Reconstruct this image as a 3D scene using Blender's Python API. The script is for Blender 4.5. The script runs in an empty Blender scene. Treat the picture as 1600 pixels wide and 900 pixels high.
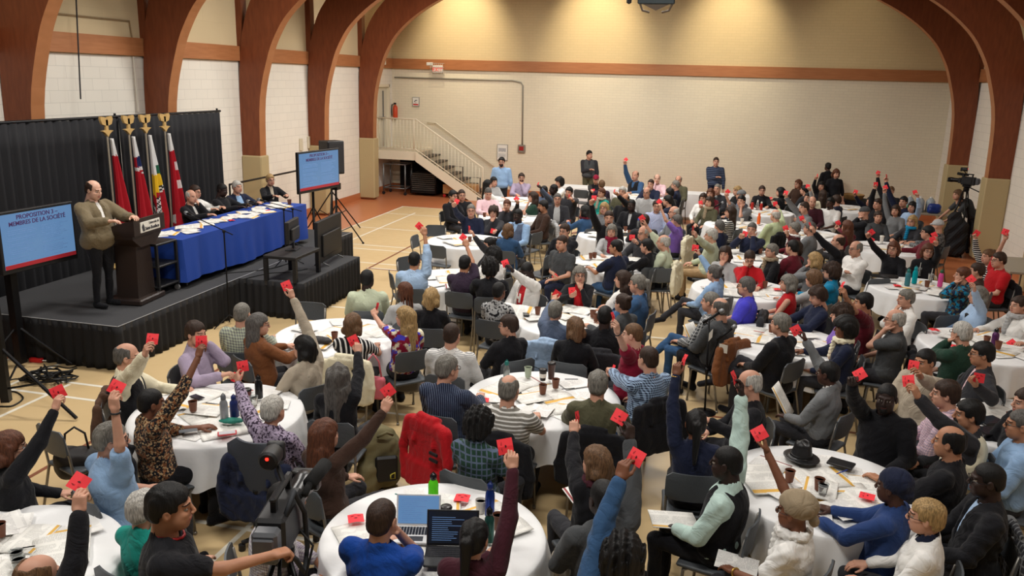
import bpy, bmesh, math, random
import numpy as np
# ---------------------------------------------------------------- camera, world, lights, exposure
sc_ = bpy.context.scene
sc_.view_settings.view_transform = 'Standard'; sc_.view_settings.look = 'None'; sc_.view_settings.gamma = 1; sc_.view_settings.use_curve_mapping = False
sc_.view_settings.exposure = 0.0
CF, CPITCH, CYAW, CROLL, CH = 1281.2, .249657, .232537, .0273092, 3.787
_cp, _sp = math.cos(CPITCH), math.sin(CPITCH)
cF = np.array([-math.sin(CYAW) * _cp, math.cos(CYAW) * _cp, -_sp]); _R0 = np.array([math.cos(CYAW), math.sin(CYAW), 0.]); _U0 = np.cross(_R0, cF)
cR = math.cos(CROLL) * _R0 + math.sin(CROLL) * _U0; cU = -math.sin(CROLL) * _R0 + math.cos(CROLL) * _U0; cC = np.array([0., 0., CH])
cam = bpy.data.cameras.new('camera'); camo = bpy.data.objects.new('camera', cam); bpy.context.scene.collection.objects.link(camo)
cam.sensor_width = 36; cam.sensor_fit = 'HORIZONTAL'; cam.lens = CF / 1600 * 36; cam.clip_start = .05; cam.clip_end = 200
from mathutils import Matrix
camo.matrix_world = Matrix(((cR[0], cU[0], -cF[0], cC[0]), (cR[1], cU[1], -cF[1], cC[1]), (cR[2], cU[2], -cF[2], cC[2]), (0, 0, 0, 1)))
bpy.context.scene.camera = camo
def ray(px, py): return cF * CF + cR * (px - 800) + cU * (450 - py)
def at(px, py, z): d = ray(px, py); return cC + d * ((z - CH) / d[2])          # point of the photograph on a level of the room
def onx(px, py, X): d = ray(px, py); return cC + d * ((X - cC[0]) / d[0])
def ony(px, py, Y): d = ray(px, py); return cC + d * ((Y - cC[1]) / d[1])
def px_of(P): d = np.asarray(P, float) - cC; z = d @ cF; return 800 + CF * (d @ cR) / z, 450 - CF * (d @ cU) / z
w = bpy.data.worlds.new('world'); sc_.world = w; w.use_nodes = True
w.node_tree.nodes['Background'].inputs[0].default_value = (1, .93, .82, 1); w.node_tree.nodes['Background'].inputs[1].default_value = .08
def area(name, loc, size, power, col=(1, .93, .82), rot=(0, 0, 0), sy=None):
    l = bpy.data.lights.new(name, 'AREA'); l.energy = power; l.color = col; l.size = size; l.shape = 'RECTANGLE'; l.size_y = sy or size
    o = bpy.data.objects.new(name, l); o.location = loc; o.rotation_euler = rot; bpy.context.scene.collection.objects.link(o); return o
for i, (x, y, e) in enumerate(((-6.6, 3.5, 190), (-6.6, 9.5, 255), (-6.6, 15.5, 290), (-6.6, 21, 300), (-1.5, 3, 225), (-1.5, 9.5, 250), (-1.5, 16, 260), (-1.5, 21.5, 330), (3.4, 4.5, 120), (3.4, 11, 95), (3.4, 17.5, 70))):
    area('hall_light', (x, y, 6.55), 1.6, e * .88, (1, .965, .915), sy=.6)
for (px, e) in ((700, 900), (925, 820), (1150, 680), (1350, 80)):
    P = ony(px, 0, 25.0); l = bpy.data.lights.new('wall_wash', 'SPOT'); l.energy = e; l.color = (1, .86, .62); l.spot_size = math.radians(62); l.spot_blend = 1; l.shadow_soft_size = .15
    o = bpy.data.objects.new('wall_wash', l); o.location = (P[0], 24.3, 7.8); o.rotation_euler = (math.radians(42), 0, 0); bpy.context.scene.collection.objects.link(o)
# ---------------------------------------------------------------- helpers
V3 = lambda *a: np.array(a, dtype=np.float64)
C = bpy.context.scene.collection
MATS = {}
def link(o, parent=None):
    C.objects.link(o)
    if parent is not None: o.parent = parent
    return o
USED = {}
def tag(o, label=None, cat=None, group=None, kind=None):
    if label: o['label'] = label
    if cat: o['category'] = cat
    if group: o['group'] = group
    if kind: o['kind'] = kind
    return o
def empty(name, loc, rz=0.0, label=None, cat=None, group=None):
    o = bpy.data.objects.new(name, None); o.location = loc; o.rotation_euler = (0, 0, rz)
    o.empty_display_size = .05; link(o); return tag(o, label, cat, group)
def mesh_from(name, v, faces, mats, smooth=True, fm=None):
    me = bpy.data.meshes.new(name); v = np.asarray(v, dtype=np.float32)
    if isinstance(faces, np.ndarray):
        n, k = faces.shape
        me.vertices.add(len(v)); me.vertices.foreach_set('co', v.ravel())
        me.loops.add(n * k); me.loops.foreach_set('vertex_index', faces.astype(np.int32).ravel())
        me.polygons.add(n)
        me.polygons.foreach_set('loop_start', np.arange(0, n * k, k, dtype=np.int32))
        me.polygons.foreach_set('loop_total', np.full(n, k, dtype=np.int32))
    else:
        me.from_pydata([tuple(map(float, p)) for p in v], [], faces)
    for m in (mats if isinstance(mats, (list, tuple)) else [mats]): me.materials.append(m)
    if smooth: me.polygons.foreach_set('use_smooth', np.ones(len(me.polygons), dtype=bool))
    if fm is not None: me.polygons.foreach_set('material_index', np.asarray(fm, dtype=np.int32))
    me.update(calc_edges=True); me.validate(); return me
def obj(name, me, parent=None): return link(bpy.data.objects.new(name, me), parent)

class MB:                                   # mesh collector: several shapes, one mesh object
    def __init__(s): s.v = []; s.f = []; s.m = []
    def add(s, v, f, mi=0):
        o = len(s.v); s.v += [tuple(p) for p in v]; s.f += [tuple(i + o for i in q) for q in f]; s.m += [mi] * len(f); return s
    def box(s, lo, hi, mi=0, rot=0, c=None, bev=0):
        x0, y0, z0 = lo; x1, y1, z1 = hi
        if bev:
            b = bev; X = [x0, x1]; Y = [y0, y1]; Z = [z0, z1]; v = []
            # chamfered box: 24 vertices
            idx = {}
            for i in (0, 1):
                for j in (0, 1):
                    for k in (0, 1):
                        sx, sy, sz = (1, -1)[i], (1, -1)[j], (1, -1)[k]
                        for a, d in enumerate(((0, sy * b, sz * b), (sx * b, 0, sz * b), (sx * b, sy * b, 0))):
                            idx[(i, j, k, a)] = len(v); v.append((X[i] + d[0], Y[j] + d[1], Z[k] + d[2]))
            f = []
            f += [[idx[(0, j, k, 0)] for j, k in ((0, 0), (0, 1), (1, 1), (1, 0))], [idx[(1, j, k, 0)] for j, k in ((0, 0), (1, 0), (1, 1), (0, 1))]]
            f += [[idx[(i, 0, k, 1)] for i, k in ((0, 0), (1, 0), (1, 1), (0, 1))], [idx[(i, 1, k, 1)] for i, k in ((0, 0), (0, 1), (1, 1), (1, 0))]]
            f += [[idx[(i, j, 0, 2)] for i, j in ((0, 0), (0, 1), (1, 1), (1, 0))], [idx[(i, j, 1, 2)] for i, j in ((0, 0), (1, 0), (1, 1), (0, 1))]]
            for i in (0, 1):
                for j in (0, 1): f.append([idx[(i, j, 0, 0)], idx[(i, j, 1, 0)], idx[(i, j, 1, 1)], idx[(i, j, 0, 1)]])
                for k in (0, 1): f.append([idx[(i, 0, k, 0)], idx[(i, 1, k, 0)], idx[(i, 1, k, 2)], idx[(i, 0, k, 2)]])
            for j in (0, 1):
                for k in (0, 1): f.append([idx[(0, j, k, 1)], idx[(1, j, k, 1)], idx[(1, j, k, 2)], idx[(0, j, k, 2)]])
            for i in (0, 1):
                for j in (0, 1):
                    for k in (0, 1): f.append([idx[(i, j, k, a)] for a in (0, 1, 2)])
        else:
            v = [(x, y, z) for z in (z0, z1) for y in (y0, y1) for x in (x0, x1)]
            f = [(0, 2, 3, 1), (4, 5, 7, 6), (0, 1, 5, 4), (2, 6, 7, 3), (0, 4, 6, 2), (1, 3, 7, 5)]
        if rot:
            cx, cy = c if c is not None else ((x0 + x1) / 2, (y0 + y1) / 2); ca, sa = math.cos(rot), math.sin(rot)
            v = [(cx + (x - cx) * ca - (y - cy) * sa, cy + (x - cx) * sa + (y - cy) * ca, z) for x, y, z in v]
        return s.add(v, f, mi)
    def tube(s, pts, r, n=10, mi=0, cap=True):
        pts = [np.asarray(p, float) for p in pts]; rr = r if isinstance(r, (list, tuple)) else [r] * len(pts)
        v = []; f = []; up = None
        for i, p in enumerate(pts):
            d = (pts[min(i + 1, len(pts) - 1)] - pts[max(i - 1, 0)]); d = d / (np.linalg.norm(d) + 1e-9)
            if up is None: up = V3(0, 0, 1) if abs(d[2]) < .9 else V3(1, 0, 0)
            a = np.cross(d, up); a /= np.linalg.norm(a) + 1e-9; b = np.cross(a, d); up = b
            for k in range(n):
                t = 2 * math.pi * k / n; v.append(p + rr[i] * (math.cos(t) * a + math.sin(t) * b))
        for i in range(len(pts) - 1):
            for k in range(n): f.append((i * n + k, i * n + (k + 1) % n, (i + 1) * n + (k + 1) % n, (i + 1) * n + k))
        if cap: f.append(tuple(range(n - 1, -1, -1))); f.append(tuple((len(pts) - 1) * n + k for k in range(n)))
        return s.add(v, f, mi)
    def lathe(s, prof, c=(0, 0, 0), n=20, mi=0):
        v = []; f = []
        for r, z in prof:
            for k in range(n):
                t = 2 * math.pi * k / n; v.append((c[0] + r * math.cos(t), c[1] + r * math.sin(t), c[2] + z))
        for i in range(len(prof) - 1):
            for k in range(n): f.append((i * n + k, i * n + (k + 1) % n, (i + 1) * n + (k + 1) % n, (i + 1) * n + k))
        f.append(tuple(range(n - 1, -1, -1))); f.append(tuple((len(prof) - 1) * n + k for k in range(n)))
        return s.add(v, f, mi)
    def prism(s, poly, axis, a0, a1, mi=0):  # polygon in the two other axes, extruded along axis
        def P(u, w, t): return {0: (t, u, w), 1: (u, t, w), 2: (u, w, t)}[axis]
        n = len(poly); v = [P(u, w, a0) for u, w in poly] + [P(u, w, a1) for u, w in poly]
        f = [tuple(range(n - 1, -1, -1)), tuple(range(n, 2 * n))] + [(k, (k + 1) % n, n + (k + 1) % n, n + k) for k in range(n)]
        return s.add(v, f, mi)
    def xf(s, M):
        M = np.asarray(M); v = np.array(s.v) @ M[:3, :3].T + M[:3, 3]; s.v = [tuple(p) for p in v]; return s
    def mesh(s, name, mats, smooth=False):
        me = mesh_from(name, s.v, s.f, mats, smooth, s.m)
        bm = bmesh.new(); bm.from_mesh(me); bmesh.ops.recalc_face_normals(bm, faces=bm.faces); bm.to_mesh(me); bm.free(); return me
    def build(s, name, mats, parent=None, smooth=False):
        o = obj(name, s.mesh(name, mats, smooth), parent)
        if smooth == 'auto': auto_smooth(o)
        return o
def auto_smooth(o):
    try: o.data.set_sharp_from_angle(angle=math.radians(40))
    except Exception: pass

# ---------------------------------------------------------------- signed distance surfaces (one continuous skin)
def sstep(a, b, x):
    t = np.clip((x - a) / (b - a), 0, 1); return t * t * (3 - 2 * t)
class SDF:
    def __init__(s, lo, hi, h):
        s.lo = np.asarray(lo, float); s.h = h
        s.n = np.maximum(np.ceil((np.asarray(hi, float) - s.lo) / h).astype(int) + 1, 4)
        s.F = np.full(s.n, 1.0, dtype=np.float32)
    def _sub(s, lo, hi, m):
        a = np.clip(np.floor((np.asarray(lo) - m - s.lo) / s.h).astype(int), 0, s.n)
        b = np.clip(np.ceil((np.asarray(hi) + m - s.lo) / s.h).astype(int) + 1, 0, s.n)
        if np.any(b <= a): return None
        ax = [(s.lo[i] + s.h * np.arange(a[i], b[i])).astype(np.float32) for i in range(3)]
        return tuple(slice(a[i], b[i]) for i in range(3)), ax[0][:, None, None], ax[1][None, :, None], ax[2][None, None, :]
    def _mix(s, sl, d, k, sub):
        F = s.F[sl]
        if sub:   # smooth subtraction
            h = np.clip(.5 - .5 * (F + d) / k, 0, 1); s.F[sl] = F * (1 - h) - d * h + k * h * (1 - h)
        else:
            h = np.clip(.5 + .5 * (d - F) / k, 0, 1); s.F[sl] = d * (1 - h) + F * h - k * h * (1 - h)
    def cone(s, a, b, ra, rb=None, k=.02, sub=False, sc=None):
        rb = ra if rb is None else rb; a = np.asarray(a, float); b = np.asarray(b, float); R = max(ra, rb)
        q = s._sub(np.minimum(a, b) - R, np.maximum(a, b) + R, k + s.h * 2)
        if q is None: return s
        sl, x, y, z = q; d = b - a; L2 = float(d @ d) + 1e-9
        t = np.clip(((x - a[0]) * d[0] + (y - a[1]) * d[1] + (z - a[2]) * d[2]) / L2, 0, 1)
        D = np.sqrt((x - a[0] - t * d[0]) ** 2 + (y - a[1] - t * d[1]) ** 2 + (z - a[2] - t * d[2]) ** 2) - (ra + (rb - ra) * t)
        s._mix(sl, D, k, sub); return s
    def ell(s, c, r, k=.02, sub=False, R=None):   # R: rows = local axes
        c = np.asarray(c, float); r = np.asarray(r, float); m = max(r) if R is not None else r
        q = s._sub(c - m, c + m, k + s.h * 2)
        if q is None: return s
        sl, x, y, z = q; X, Y, Z = x - c[0], y - c[1], z - c[2]
        if R is not None: X, Y, Z = (R[i][0] * X + R[i][1] * Y + R[i][2] * Z for i in range(3))
        k0 = np.sqrt((X / r[0]) ** 2 + (Y / r[1]) ** 2 + (Z / r[2]) ** 2); k1 = np.sqrt((X / r[0] ** 2) ** 2 + (Y / r[1] ** 2) ** 2 + (Z / r[2] ** 2) ** 2) + 1e-6
        s._mix(sl, k0 * (k0 - 1) / k1, k, sub); return s
    def box(s, c, r, k=.02, sub=False, R=None, rnd=.01):
        c = np.asarray(c, float); r = np.asarray(r, float); m = np.full(3, np.linalg.norm(r)) if R is not None else r
        q = s._sub(c - m, c + m, k + s.h * 2)
        if q is None: return s
        sl, x, y, z = q; X, Y, Z = x - c[0], y - c[1], z - c[2]
        if R is not None: X, Y, Z = (R[i][0] * X + R[i][1] * Y + R[i][2] * Z for i in range(3))
        a, b, e = abs(X) - r[0] + rnd, abs(Y) - r[1] + rnd, abs(Z) - r[2] + rnd
        D = np.sqrt(np.maximum(a, 0) ** 2 + np.maximum(b, 0) ** 2 + np.maximum(e, 0) ** 2) + np.minimum(np.maximum(np.maximum(a, b), e), 0) - rnd
        s._mix(sl, D, k, sub); return s
    def grid(s):
        ax = [(s.lo[i] + s.h * np.arange(s.n[i])).astype(np.float32) for i in range(3)]
        return ax[0][:, None, None], ax[1][None, :, None], ax[2][None, None, :]
    def noise(s, amp, freq, seed=0, warp=(1, 1, 1)):
        r = np.random.RandomState(seed); x, y, z = s.grid(); N = 0
        for i in range(4):
            w = r.normal(size=3) * freq * (1 + .5 * i) * np.array(warp); ph = r.rand() * 6.28
            N = N + np.sin(w[0] * x + w[1] * y + w[2] * z + ph + 1.5 * np.sin(w[1] * x * .5 - w[2] * y * .5 + ph)) / (1 + .4 * i)
        s.F += (amp * .5 * N).astype(np.float32); return s
    def surf(s):
        F = s.F; F[0] = 1; F[-1] = 1; F[:, 0] = 1; F[:, -1] = 1; F[:, :, 0] = 1; F[:, :, -1] = 1
        I = F < 0; n = F.shape
        c = np.zeros((n[0] - 1, n[1] - 1, n[2] - 1), dtype=np.int8)
        for i in (0, 1):
            for j in (0, 1):
                for k in (0, 1): c += I[i:n[0] - 1 + i, j:n[1] - 1 + j, k:n[2] - 1 + k]
        act = np.argwhere((c > 0) & (c < 8))
        if len(act) == 0: return np.zeros((0, 3)), np.zeros((0, 4), int)
        id = np.full(c.shape, -1, dtype=np.int64); id[tuple(act.T)] = np.arange(len(act))
        P = np.zeros((len(act), 3)); W = np.zeros(len(act)); cor = [(i, j, k) for i in (0, 1) for j in (0, 1) for k in (0, 1)]
        val = {q: F[act[:, 0] + q[0], act[:, 1] + q[1], act[:, 2] + q[2]] for q in cor}
        for q in cor:
            for ax in range(3):
                if q[ax] == 0:
                    q2 = list(q); q2[ax] = 1; q2 = tuple(q2); a, b = val[q], val[q2]; m = (a < 0) != (b < 0)
                    t = np.where(m, a / np.where(m, a - b, 1), 0)
                    for d in range(3): P[:, d] += np.where(m, q[d] + (t if d == ax else 0), 0)
                    W += m
        P = (act + P / W[:, None]) * s.h + s.lo
        faces = []
        for ax in range(3):
            sl0 = [slice(1, n[i] - 1) for i in range(3)]; sl0[ax] = slice(0, n[ax] - 1); sl1 = list(sl0); sl1[ax] = slice(1, n[ax])
            A, B = I[tuple(sl0)], I[tuple(sl1)]; e = np.argwhere(A != B)
            if len(e) == 0: continue
            ins = A[tuple(e.T)]; off = np.ones(3, int); off[ax] = 0; e = e + off
            u, v = (ax + 1) % 3, (ax + 2) % 3; du = np.zeros(3, int); dv = np.zeros(3, int); du[u] = 1; dv[v] = 1
            g = lambda q: id[q[:, 0], q[:, 1], q[:, 2]]
            Q = np.stack([g(e - du - dv), g(e - dv), g(e), g(e - du)], 1)
            Q[~ins] = Q[~ins][:, ::-1]; faces.append(Q)
        return P, np.concatenate(faces)
def relax(P, Q, n=1, a=.5):                   # light smoothing of the extracted surface
    for _ in range(n):
        S = np.zeros_like(P); W = np.zeros(len(P))
        for i in range(4):
            for j in ((i + 1) % 4, (i + 3) % 4): np.add.at(S, Q[:, i], P[Q[:, j]]); np.add.at(W, Q[:, i], 1)
        P = P + a * (S / np.maximum(W, 1)[:, None] - P)
    return P
def unit(v): v = np.asarray(v, float); return v / (np.linalg.norm(v) + 1e-9)
def frame(z, yref):                            # rotation whose columns are x,y,z with z given and y close to yref
    z = unit(z); x = np.cross(yref, z)
    if np.linalg.norm(x) < 1e-3: x = np.cross(V3(1, .2, 0), z)
    x = unit(x); y = np.cross(z, x); return np.stack([x, y, z], 1)
def rotz(a): c, s = math.cos(a), math.sin(a); return np.array([[c, -s, 0], [s, c, 0], [0, 0, 1.]])
def rotx(a): c, s = math.cos(a), math.sin(a); return np.array([[1., 0, 0], [0, c, -s], [0, s, c]])
def roty(a): c, s = math.cos(a), math.sin(a); return np.array([[c, 0, s], [0, 1., 0], [-s, 0, c]])
# ---------------------------------------------------------------- materials (all procedural)
def hexc(r, g, b):                            # sRGB 0-255 to linear
    f = lambda c: (c / 255) / 12.92 if c <= 10 else ((c / 255 + .055) / 1.055) ** 2.4
    return (f(r), f(g), f(b), 1)
def new_mat(name, col=(.5, .5, .5, 1), rough=.8, metal=0., spec=.3):
    m = bpy.data.materials.new(name); m.use_nodes = True; b = m.node_tree.nodes['Principled BSDF']
    b.inputs['Base Color'].default_value = col; b.inputs['Roughness'].default_value = rough; b.inputs['Metallic'].default_value = metal
    b.inputs['Specular IOR Level'].default_value = spec; m.diffuse_color = col; return m
def N(m, typ, **kw):
    n = m.node_tree.nodes.new(typ)
    for k, v in kw.items():
        if hasattr(n, k): setattr(n, k, v)
        else: n.inputs[k.replace('_', ' ')].default_value = v
    return n
def L(m, a, b): m.node_tree.links.new(a, b)
def bs(m): return m.node_tree.nodes['Principled BSDF']
def coords(m, kind='Object'): return N(m, 'ShaderNodeTexCoord').outputs[kind]
def mixc(m, fac, c1, c2):
    n = N(m, 'ShaderNodeMix', data_type='RGBA')
    for i, v in ((0, fac), (6, c1), (7, c2)):
        if hasattr(v, 'is_output'): L(m, v, n.inputs[i])
        else: n.inputs[i].default_value = v
    return n.outputs[2]
def math_(m, op, a, b=None, c=None):
    n = N(m, 'ShaderNodeMath', operation=op)
    for i, v in enumerate((a, b, c)):
        if v is None: continue
        if hasattr(v, 'is_output'): L(m, v, n.inputs[i])
        else: n.inputs[i].default_value = v
    return n.outputs[0]
def bump(m, h, strength=.3, dist=.01):
    n = N(m, 'ShaderNodeBump'); n.inputs['Strength'].default_value = strength; n.inputs['Distance'].default_value = dist
    L(m, h, n.inputs['Height']); L(m, n.outputs[0], bs(m).inputs['Normal'])
def noise(m, scale, vec=None, detail=3):
    n = N(m, 'ShaderNodeTexNoise'); n.inputs['Scale'].default_value = scale; n.inputs['Detail'].default_value = detail
    if vec is not None: L(m, vec, n.inputs['Vector'])
    return n.outputs['Fac']
def ramp(m, fac, stops, interp='LINEAR'):
    n = N(m, 'ShaderNodeValToRGB'); r = n.color_ramp; r.interpolation = interp
    while len(r.elements) < len(stops): r.elements.new(.5)
    for e, (p, c) in zip(r.elements, stops): e.position = p; e.color = c
    L(m, fac, n.inputs[0]); return n.outputs[0]
COL = dict(black=(24, 24, 28), charcoal=(46, 46, 50), grey=(112, 114, 116), lgrey=(165, 165, 165), dgrey=(66, 68, 70), white=(228, 226, 222), cream=(226, 218, 190),
    navy=(28, 34, 56), blue=(18, 62, 140), lblue=(140, 170, 205), sky=(160, 185, 215), denim=(52, 82, 118), teal=(30, 140, 128), mint=(184, 208, 200), olive=(84, 82, 62),
    lgreen=(178, 190, 150), pgreen=(188, 196, 170), brown=(84, 60, 46), rust=(122, 76, 46), tan=(168, 140, 104), beige=(176, 164, 146), red=(176, 24, 32), crimson=(130, 22, 48),
    maroon=(96, 26, 38), dmaroon=(62, 26, 36), purple=(120, 90, 170), violet=(70, 66, 190), plum=(52, 40, 56), lilac=(160, 146, 168), pink=(222, 188, 194), turq=(20, 120, 160),
    hgrey=(128, 124, 116), hwhite=(196, 192, 184), hblack=(20, 18, 18), hbrown=(58, 40, 30), hlbrown=(112, 82, 56), hblond=(176, 144, 96), hred=(98, 56, 36), hsalt=(98, 94, 90),
    dbeige=(150, 134, 110), cbrown=(60, 42, 34), dgreen=(36, 62, 50), steel=(86, 98, 120), cobalt=(40, 62, 110), tweed=(112, 100, 78))
def cloth_bump(m, v):
    n = N(m, 'ShaderNodeTexNoise'); n.inputs['Scale'].default_value = 5.5; n.inputs['Detail'].default_value = 3; n.inputs['Distortion'].default_value = 1.6; L(m, v, n.inputs['Vector'])
    r = N(m, 'ShaderNodeMath', operation='ABSOLUTE'); L(m, math_(m, 'SUBTRACT', n.outputs['Fac'], .5), r.inputs[0]); bump(m, math_(m, 'POWER', r.outputs[0], .8), .5, .035)
def cmat(spec):
    """clothing: 'navy', or pattern:'hstripe/navy/white/.03' etc."""
    if spec in MATS: return MATS[spec]
    p = spec.split('/'); kind = p[0]
    c1 = hexc(*COL[p[1]]) if len(p) > 1 else hexc(*COL[kind])
    m = new_mat(spec.replace('/', '_'), c1, .85, 0, .15)
    try: bs(m).inputs['Sheen Weight'].default_value = .08
    except Exception: pass
    v = coords(m); sep = N(m, 'ShaderNodeSeparateXYZ'); L(m, v, sep.inputs[0]); X, Y, Z = sep.outputs
    if len(p) > 1:
        c2 = hexc(*COL[p[2]]); w = float(p[3]) if len(p) > 3 else .03
        if kind == 'hs': fac = math_(m, 'LESS_THAN', math_(m, 'FRACT', math_(m, 'DIVIDE', math_(m, 'ADD', Z, math_(m, 'MULTIPLY', noise(m, 3, v), .03)), w)), .38)
        elif kind == 'vs': fac = math_(m, 'LESS_THAN', math_(m, 'FRACT', math_(m, 'DIVIDE', math_(m, 'ADD', X, math_(m, 'MULTIPLY', Y, .8)), w)), .35)
        elif kind == 'ck':
            a = math_(m, 'LESS_THAN', math_(m, 'FRACT', math_(m, 'DIVIDE', math_(m, 'ADD', X, math_(m, 'MULTIPLY', Y, .8)), w)), .5)
            b = math_(m, 'LESS_THAN', math_(m, 'FRACT', math_(m, 'DIVIDE', Z, w)), .5); fac = math_(m, 'MULTIPLY', math_(m, 'ADD', a, b), .5)
        elif kind == 'pl':
            a = math_(m, 'LESS_THAN', math_(m, 'FRACT', math_(m, 'DIVIDE', math_(m, 'ADD', X, math_(m, 'MULTIPLY', Y, .8)), w)), .25)
            b = math_(m, 'LESS_THAN', math_(m, 'FRACT', math_(m, 'DIVIDE', Z, w)), .25); fac = math_(m, 'MAXIMUM', a, b)
        else:  # floral / marbled
            n = noise(m, 1 / w, v, 4); fac = ramp(m, n, [(.44, (0, 0, 0, 1)), (.5, (1, 1, 1, 1))])
        col = mixc(m, fac, c1, c2)
        if len(p) > 4:
            n2 = noise(m, 1.7 / w, v, 3); col = mixc(m, ramp(m, n2, [(.54, (0, 0, 0, 1)), (.58, (1, 1, 1, 1))]), col, hexc(*COL[p[4]]))
        L(m, col, bs(m).inputs['Base Color'])
    cloth_bump(m, v); MATS[spec] = m; return m
def plain(name, rgb, rough=.6, metal=0, spec=.4, nb=0):
    if name in MATS: return MATS[name]
    m = new_mat(name, hexc(*rgb), rough, metal, spec)
    if nb: bump(m, noise(m, nb, coords(m)), .25, .01)
    MATS[name] = m; return m
def emis(name, rgb, st):
    m = plain(name, rgb, .3); bs(m).inputs['Emission Color'].default_value = hexc(*rgb); bs(m).inputs['Emission Strength'].default_value = st; return m
SK = dict(l=(202, 156, 132), p=(214, 174, 152), t=(180, 132, 102), b=(124, 82, 60), d=(74, 48, 38), k=(48, 33, 28))
def skin(c):
    n = 'skin_' + c
    if n in MATS: return MATS[n]
    m = new_mat(n, hexc(*SK[c]), .55, 0, .35); v = coords(m)
    a = hexc(*SK[c]); b = tuple(min(1, q * f) for q, f in zip(a[:3], (.86, .74, .72))) + (1,)
    L(m, mixc(m, noise(m, 22, v), a, b), bs(m).inputs['Base Color'])
    bs(m).inputs['Subsurface Weight'].default_value = 0.0
    MATS[n] = m; return m
def hairm(c):
    n = 'hair_' + c
    if n in MATS: return MATS[n]
    m = new_mat(n, hexc(*COL[c]), .6, 0, .3); v = coords(m)
    mp = N(m, 'ShaderNodeMapping'); mp.inputs['Scale'].default_value = (1, 1, .18); L(m, v, mp.inputs[0])
    nz = noise(m, 120, mp.outputs[0], 2); a = hexc(*COL[c]); b = tuple(q * .45 for q in a[:3]) + (1,)
    L(m, mixc(m, ramp(m, nz, [(.35, (0, 0, 0, 1)), (.65, (1, 1, 1, 1))]), b, a), bs(m).inputs['Base Color']); bump(m, nz, .6, .006)
    MATS[n] = m; return m
# ---------------------------------------------------------------- people
HEADS = {}
def head_mesh(lod, male=True):
    """head in its own frame: centre of the head at 0, face towards +y"""
    key = (lod, male)
    if key in HEADS: return HEADS[key]
    h = (.0045, .0065, .011)[lod]; S = SDF((-.11, -.15, -.24), (.11, .15, .15), h)
    S.ell((0, -.018, .032), (.074, .094, .086), .02); S.ell((0, .030, -.045), (.056, .058, .078), .03)
    S.ell((0, .052, -.088 if male else -.083), (.028, .028, .026), .02); S.ell((-.042, .03, -.055), (.022, .04, .04), .03); S.ell((.042, .03, -.055), (.022, .04, .04), .03)
    S.cone((0, -.03, -.06), (0, -.045, -.20), .056 if male else .049, .062 if male else .054, .025)
    for s in (-1, 1):
        S.cone((s * .012, .078, .024), (s * .04, .068, .024), .010, .009, .012)
        S.ell((s * .036, .062, -.024), (.020, .018, .014), .014)
        S.ell((s * .031, .090, .004), (.015, .012, .009), .008, True)
        S.ell((s * .031, .070, .003), (.013, .0125, .011), .003)
        S.ell((s * .077, -.010, -.008), (.010, .020, .031), .006); S.ell((s * .087, -.004, -.006), (.006, .010, .017), .004, True)
        S.ell((s * .012, .098, -.027), (.008, .009, .007), .006)
    S.cone((0, .084, .014), (0, .104, -.020), .0075, .0105, .008)
    S.ell((0, .083, -.054), (.024, .012, .0065), .004); S.ell((0, .082, -.064), (.020, .011, .0065), .004); S.ell((0, .098, -.059), (.02, .006, .0022), .003, True)
    P, Q = S.surf(); P = relax(P, Q, 1, .35)
    c = P[Q].mean(1); ax = abs(c[:, 0]); mi = np.zeros(len(Q), int)
    front = c[:, 1] > .055
    mi[front & (abs(ax - .031) < .0135) & (abs(c[:, 2] - .0035) < .0062)] = 1
    mi[front & (abs(ax - .031) < .0060) & (abs(c[:, 2] - .0035) < .0062)] = 2
    mi[front & (abs(ax - .030) < .019) & (abs(c[:, 2] - .0265 + .02 * (ax - .03) ** 2 * 30) < .0042)] = 3
    mi[front & (ax < .022) & (abs(c[:, 2] + .059) < .0095) & (c[:, 1] > .078)] = 4
    HEADS[key] = (P, Q, mi); return HEADS[key]
HAIRS = {}
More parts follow.
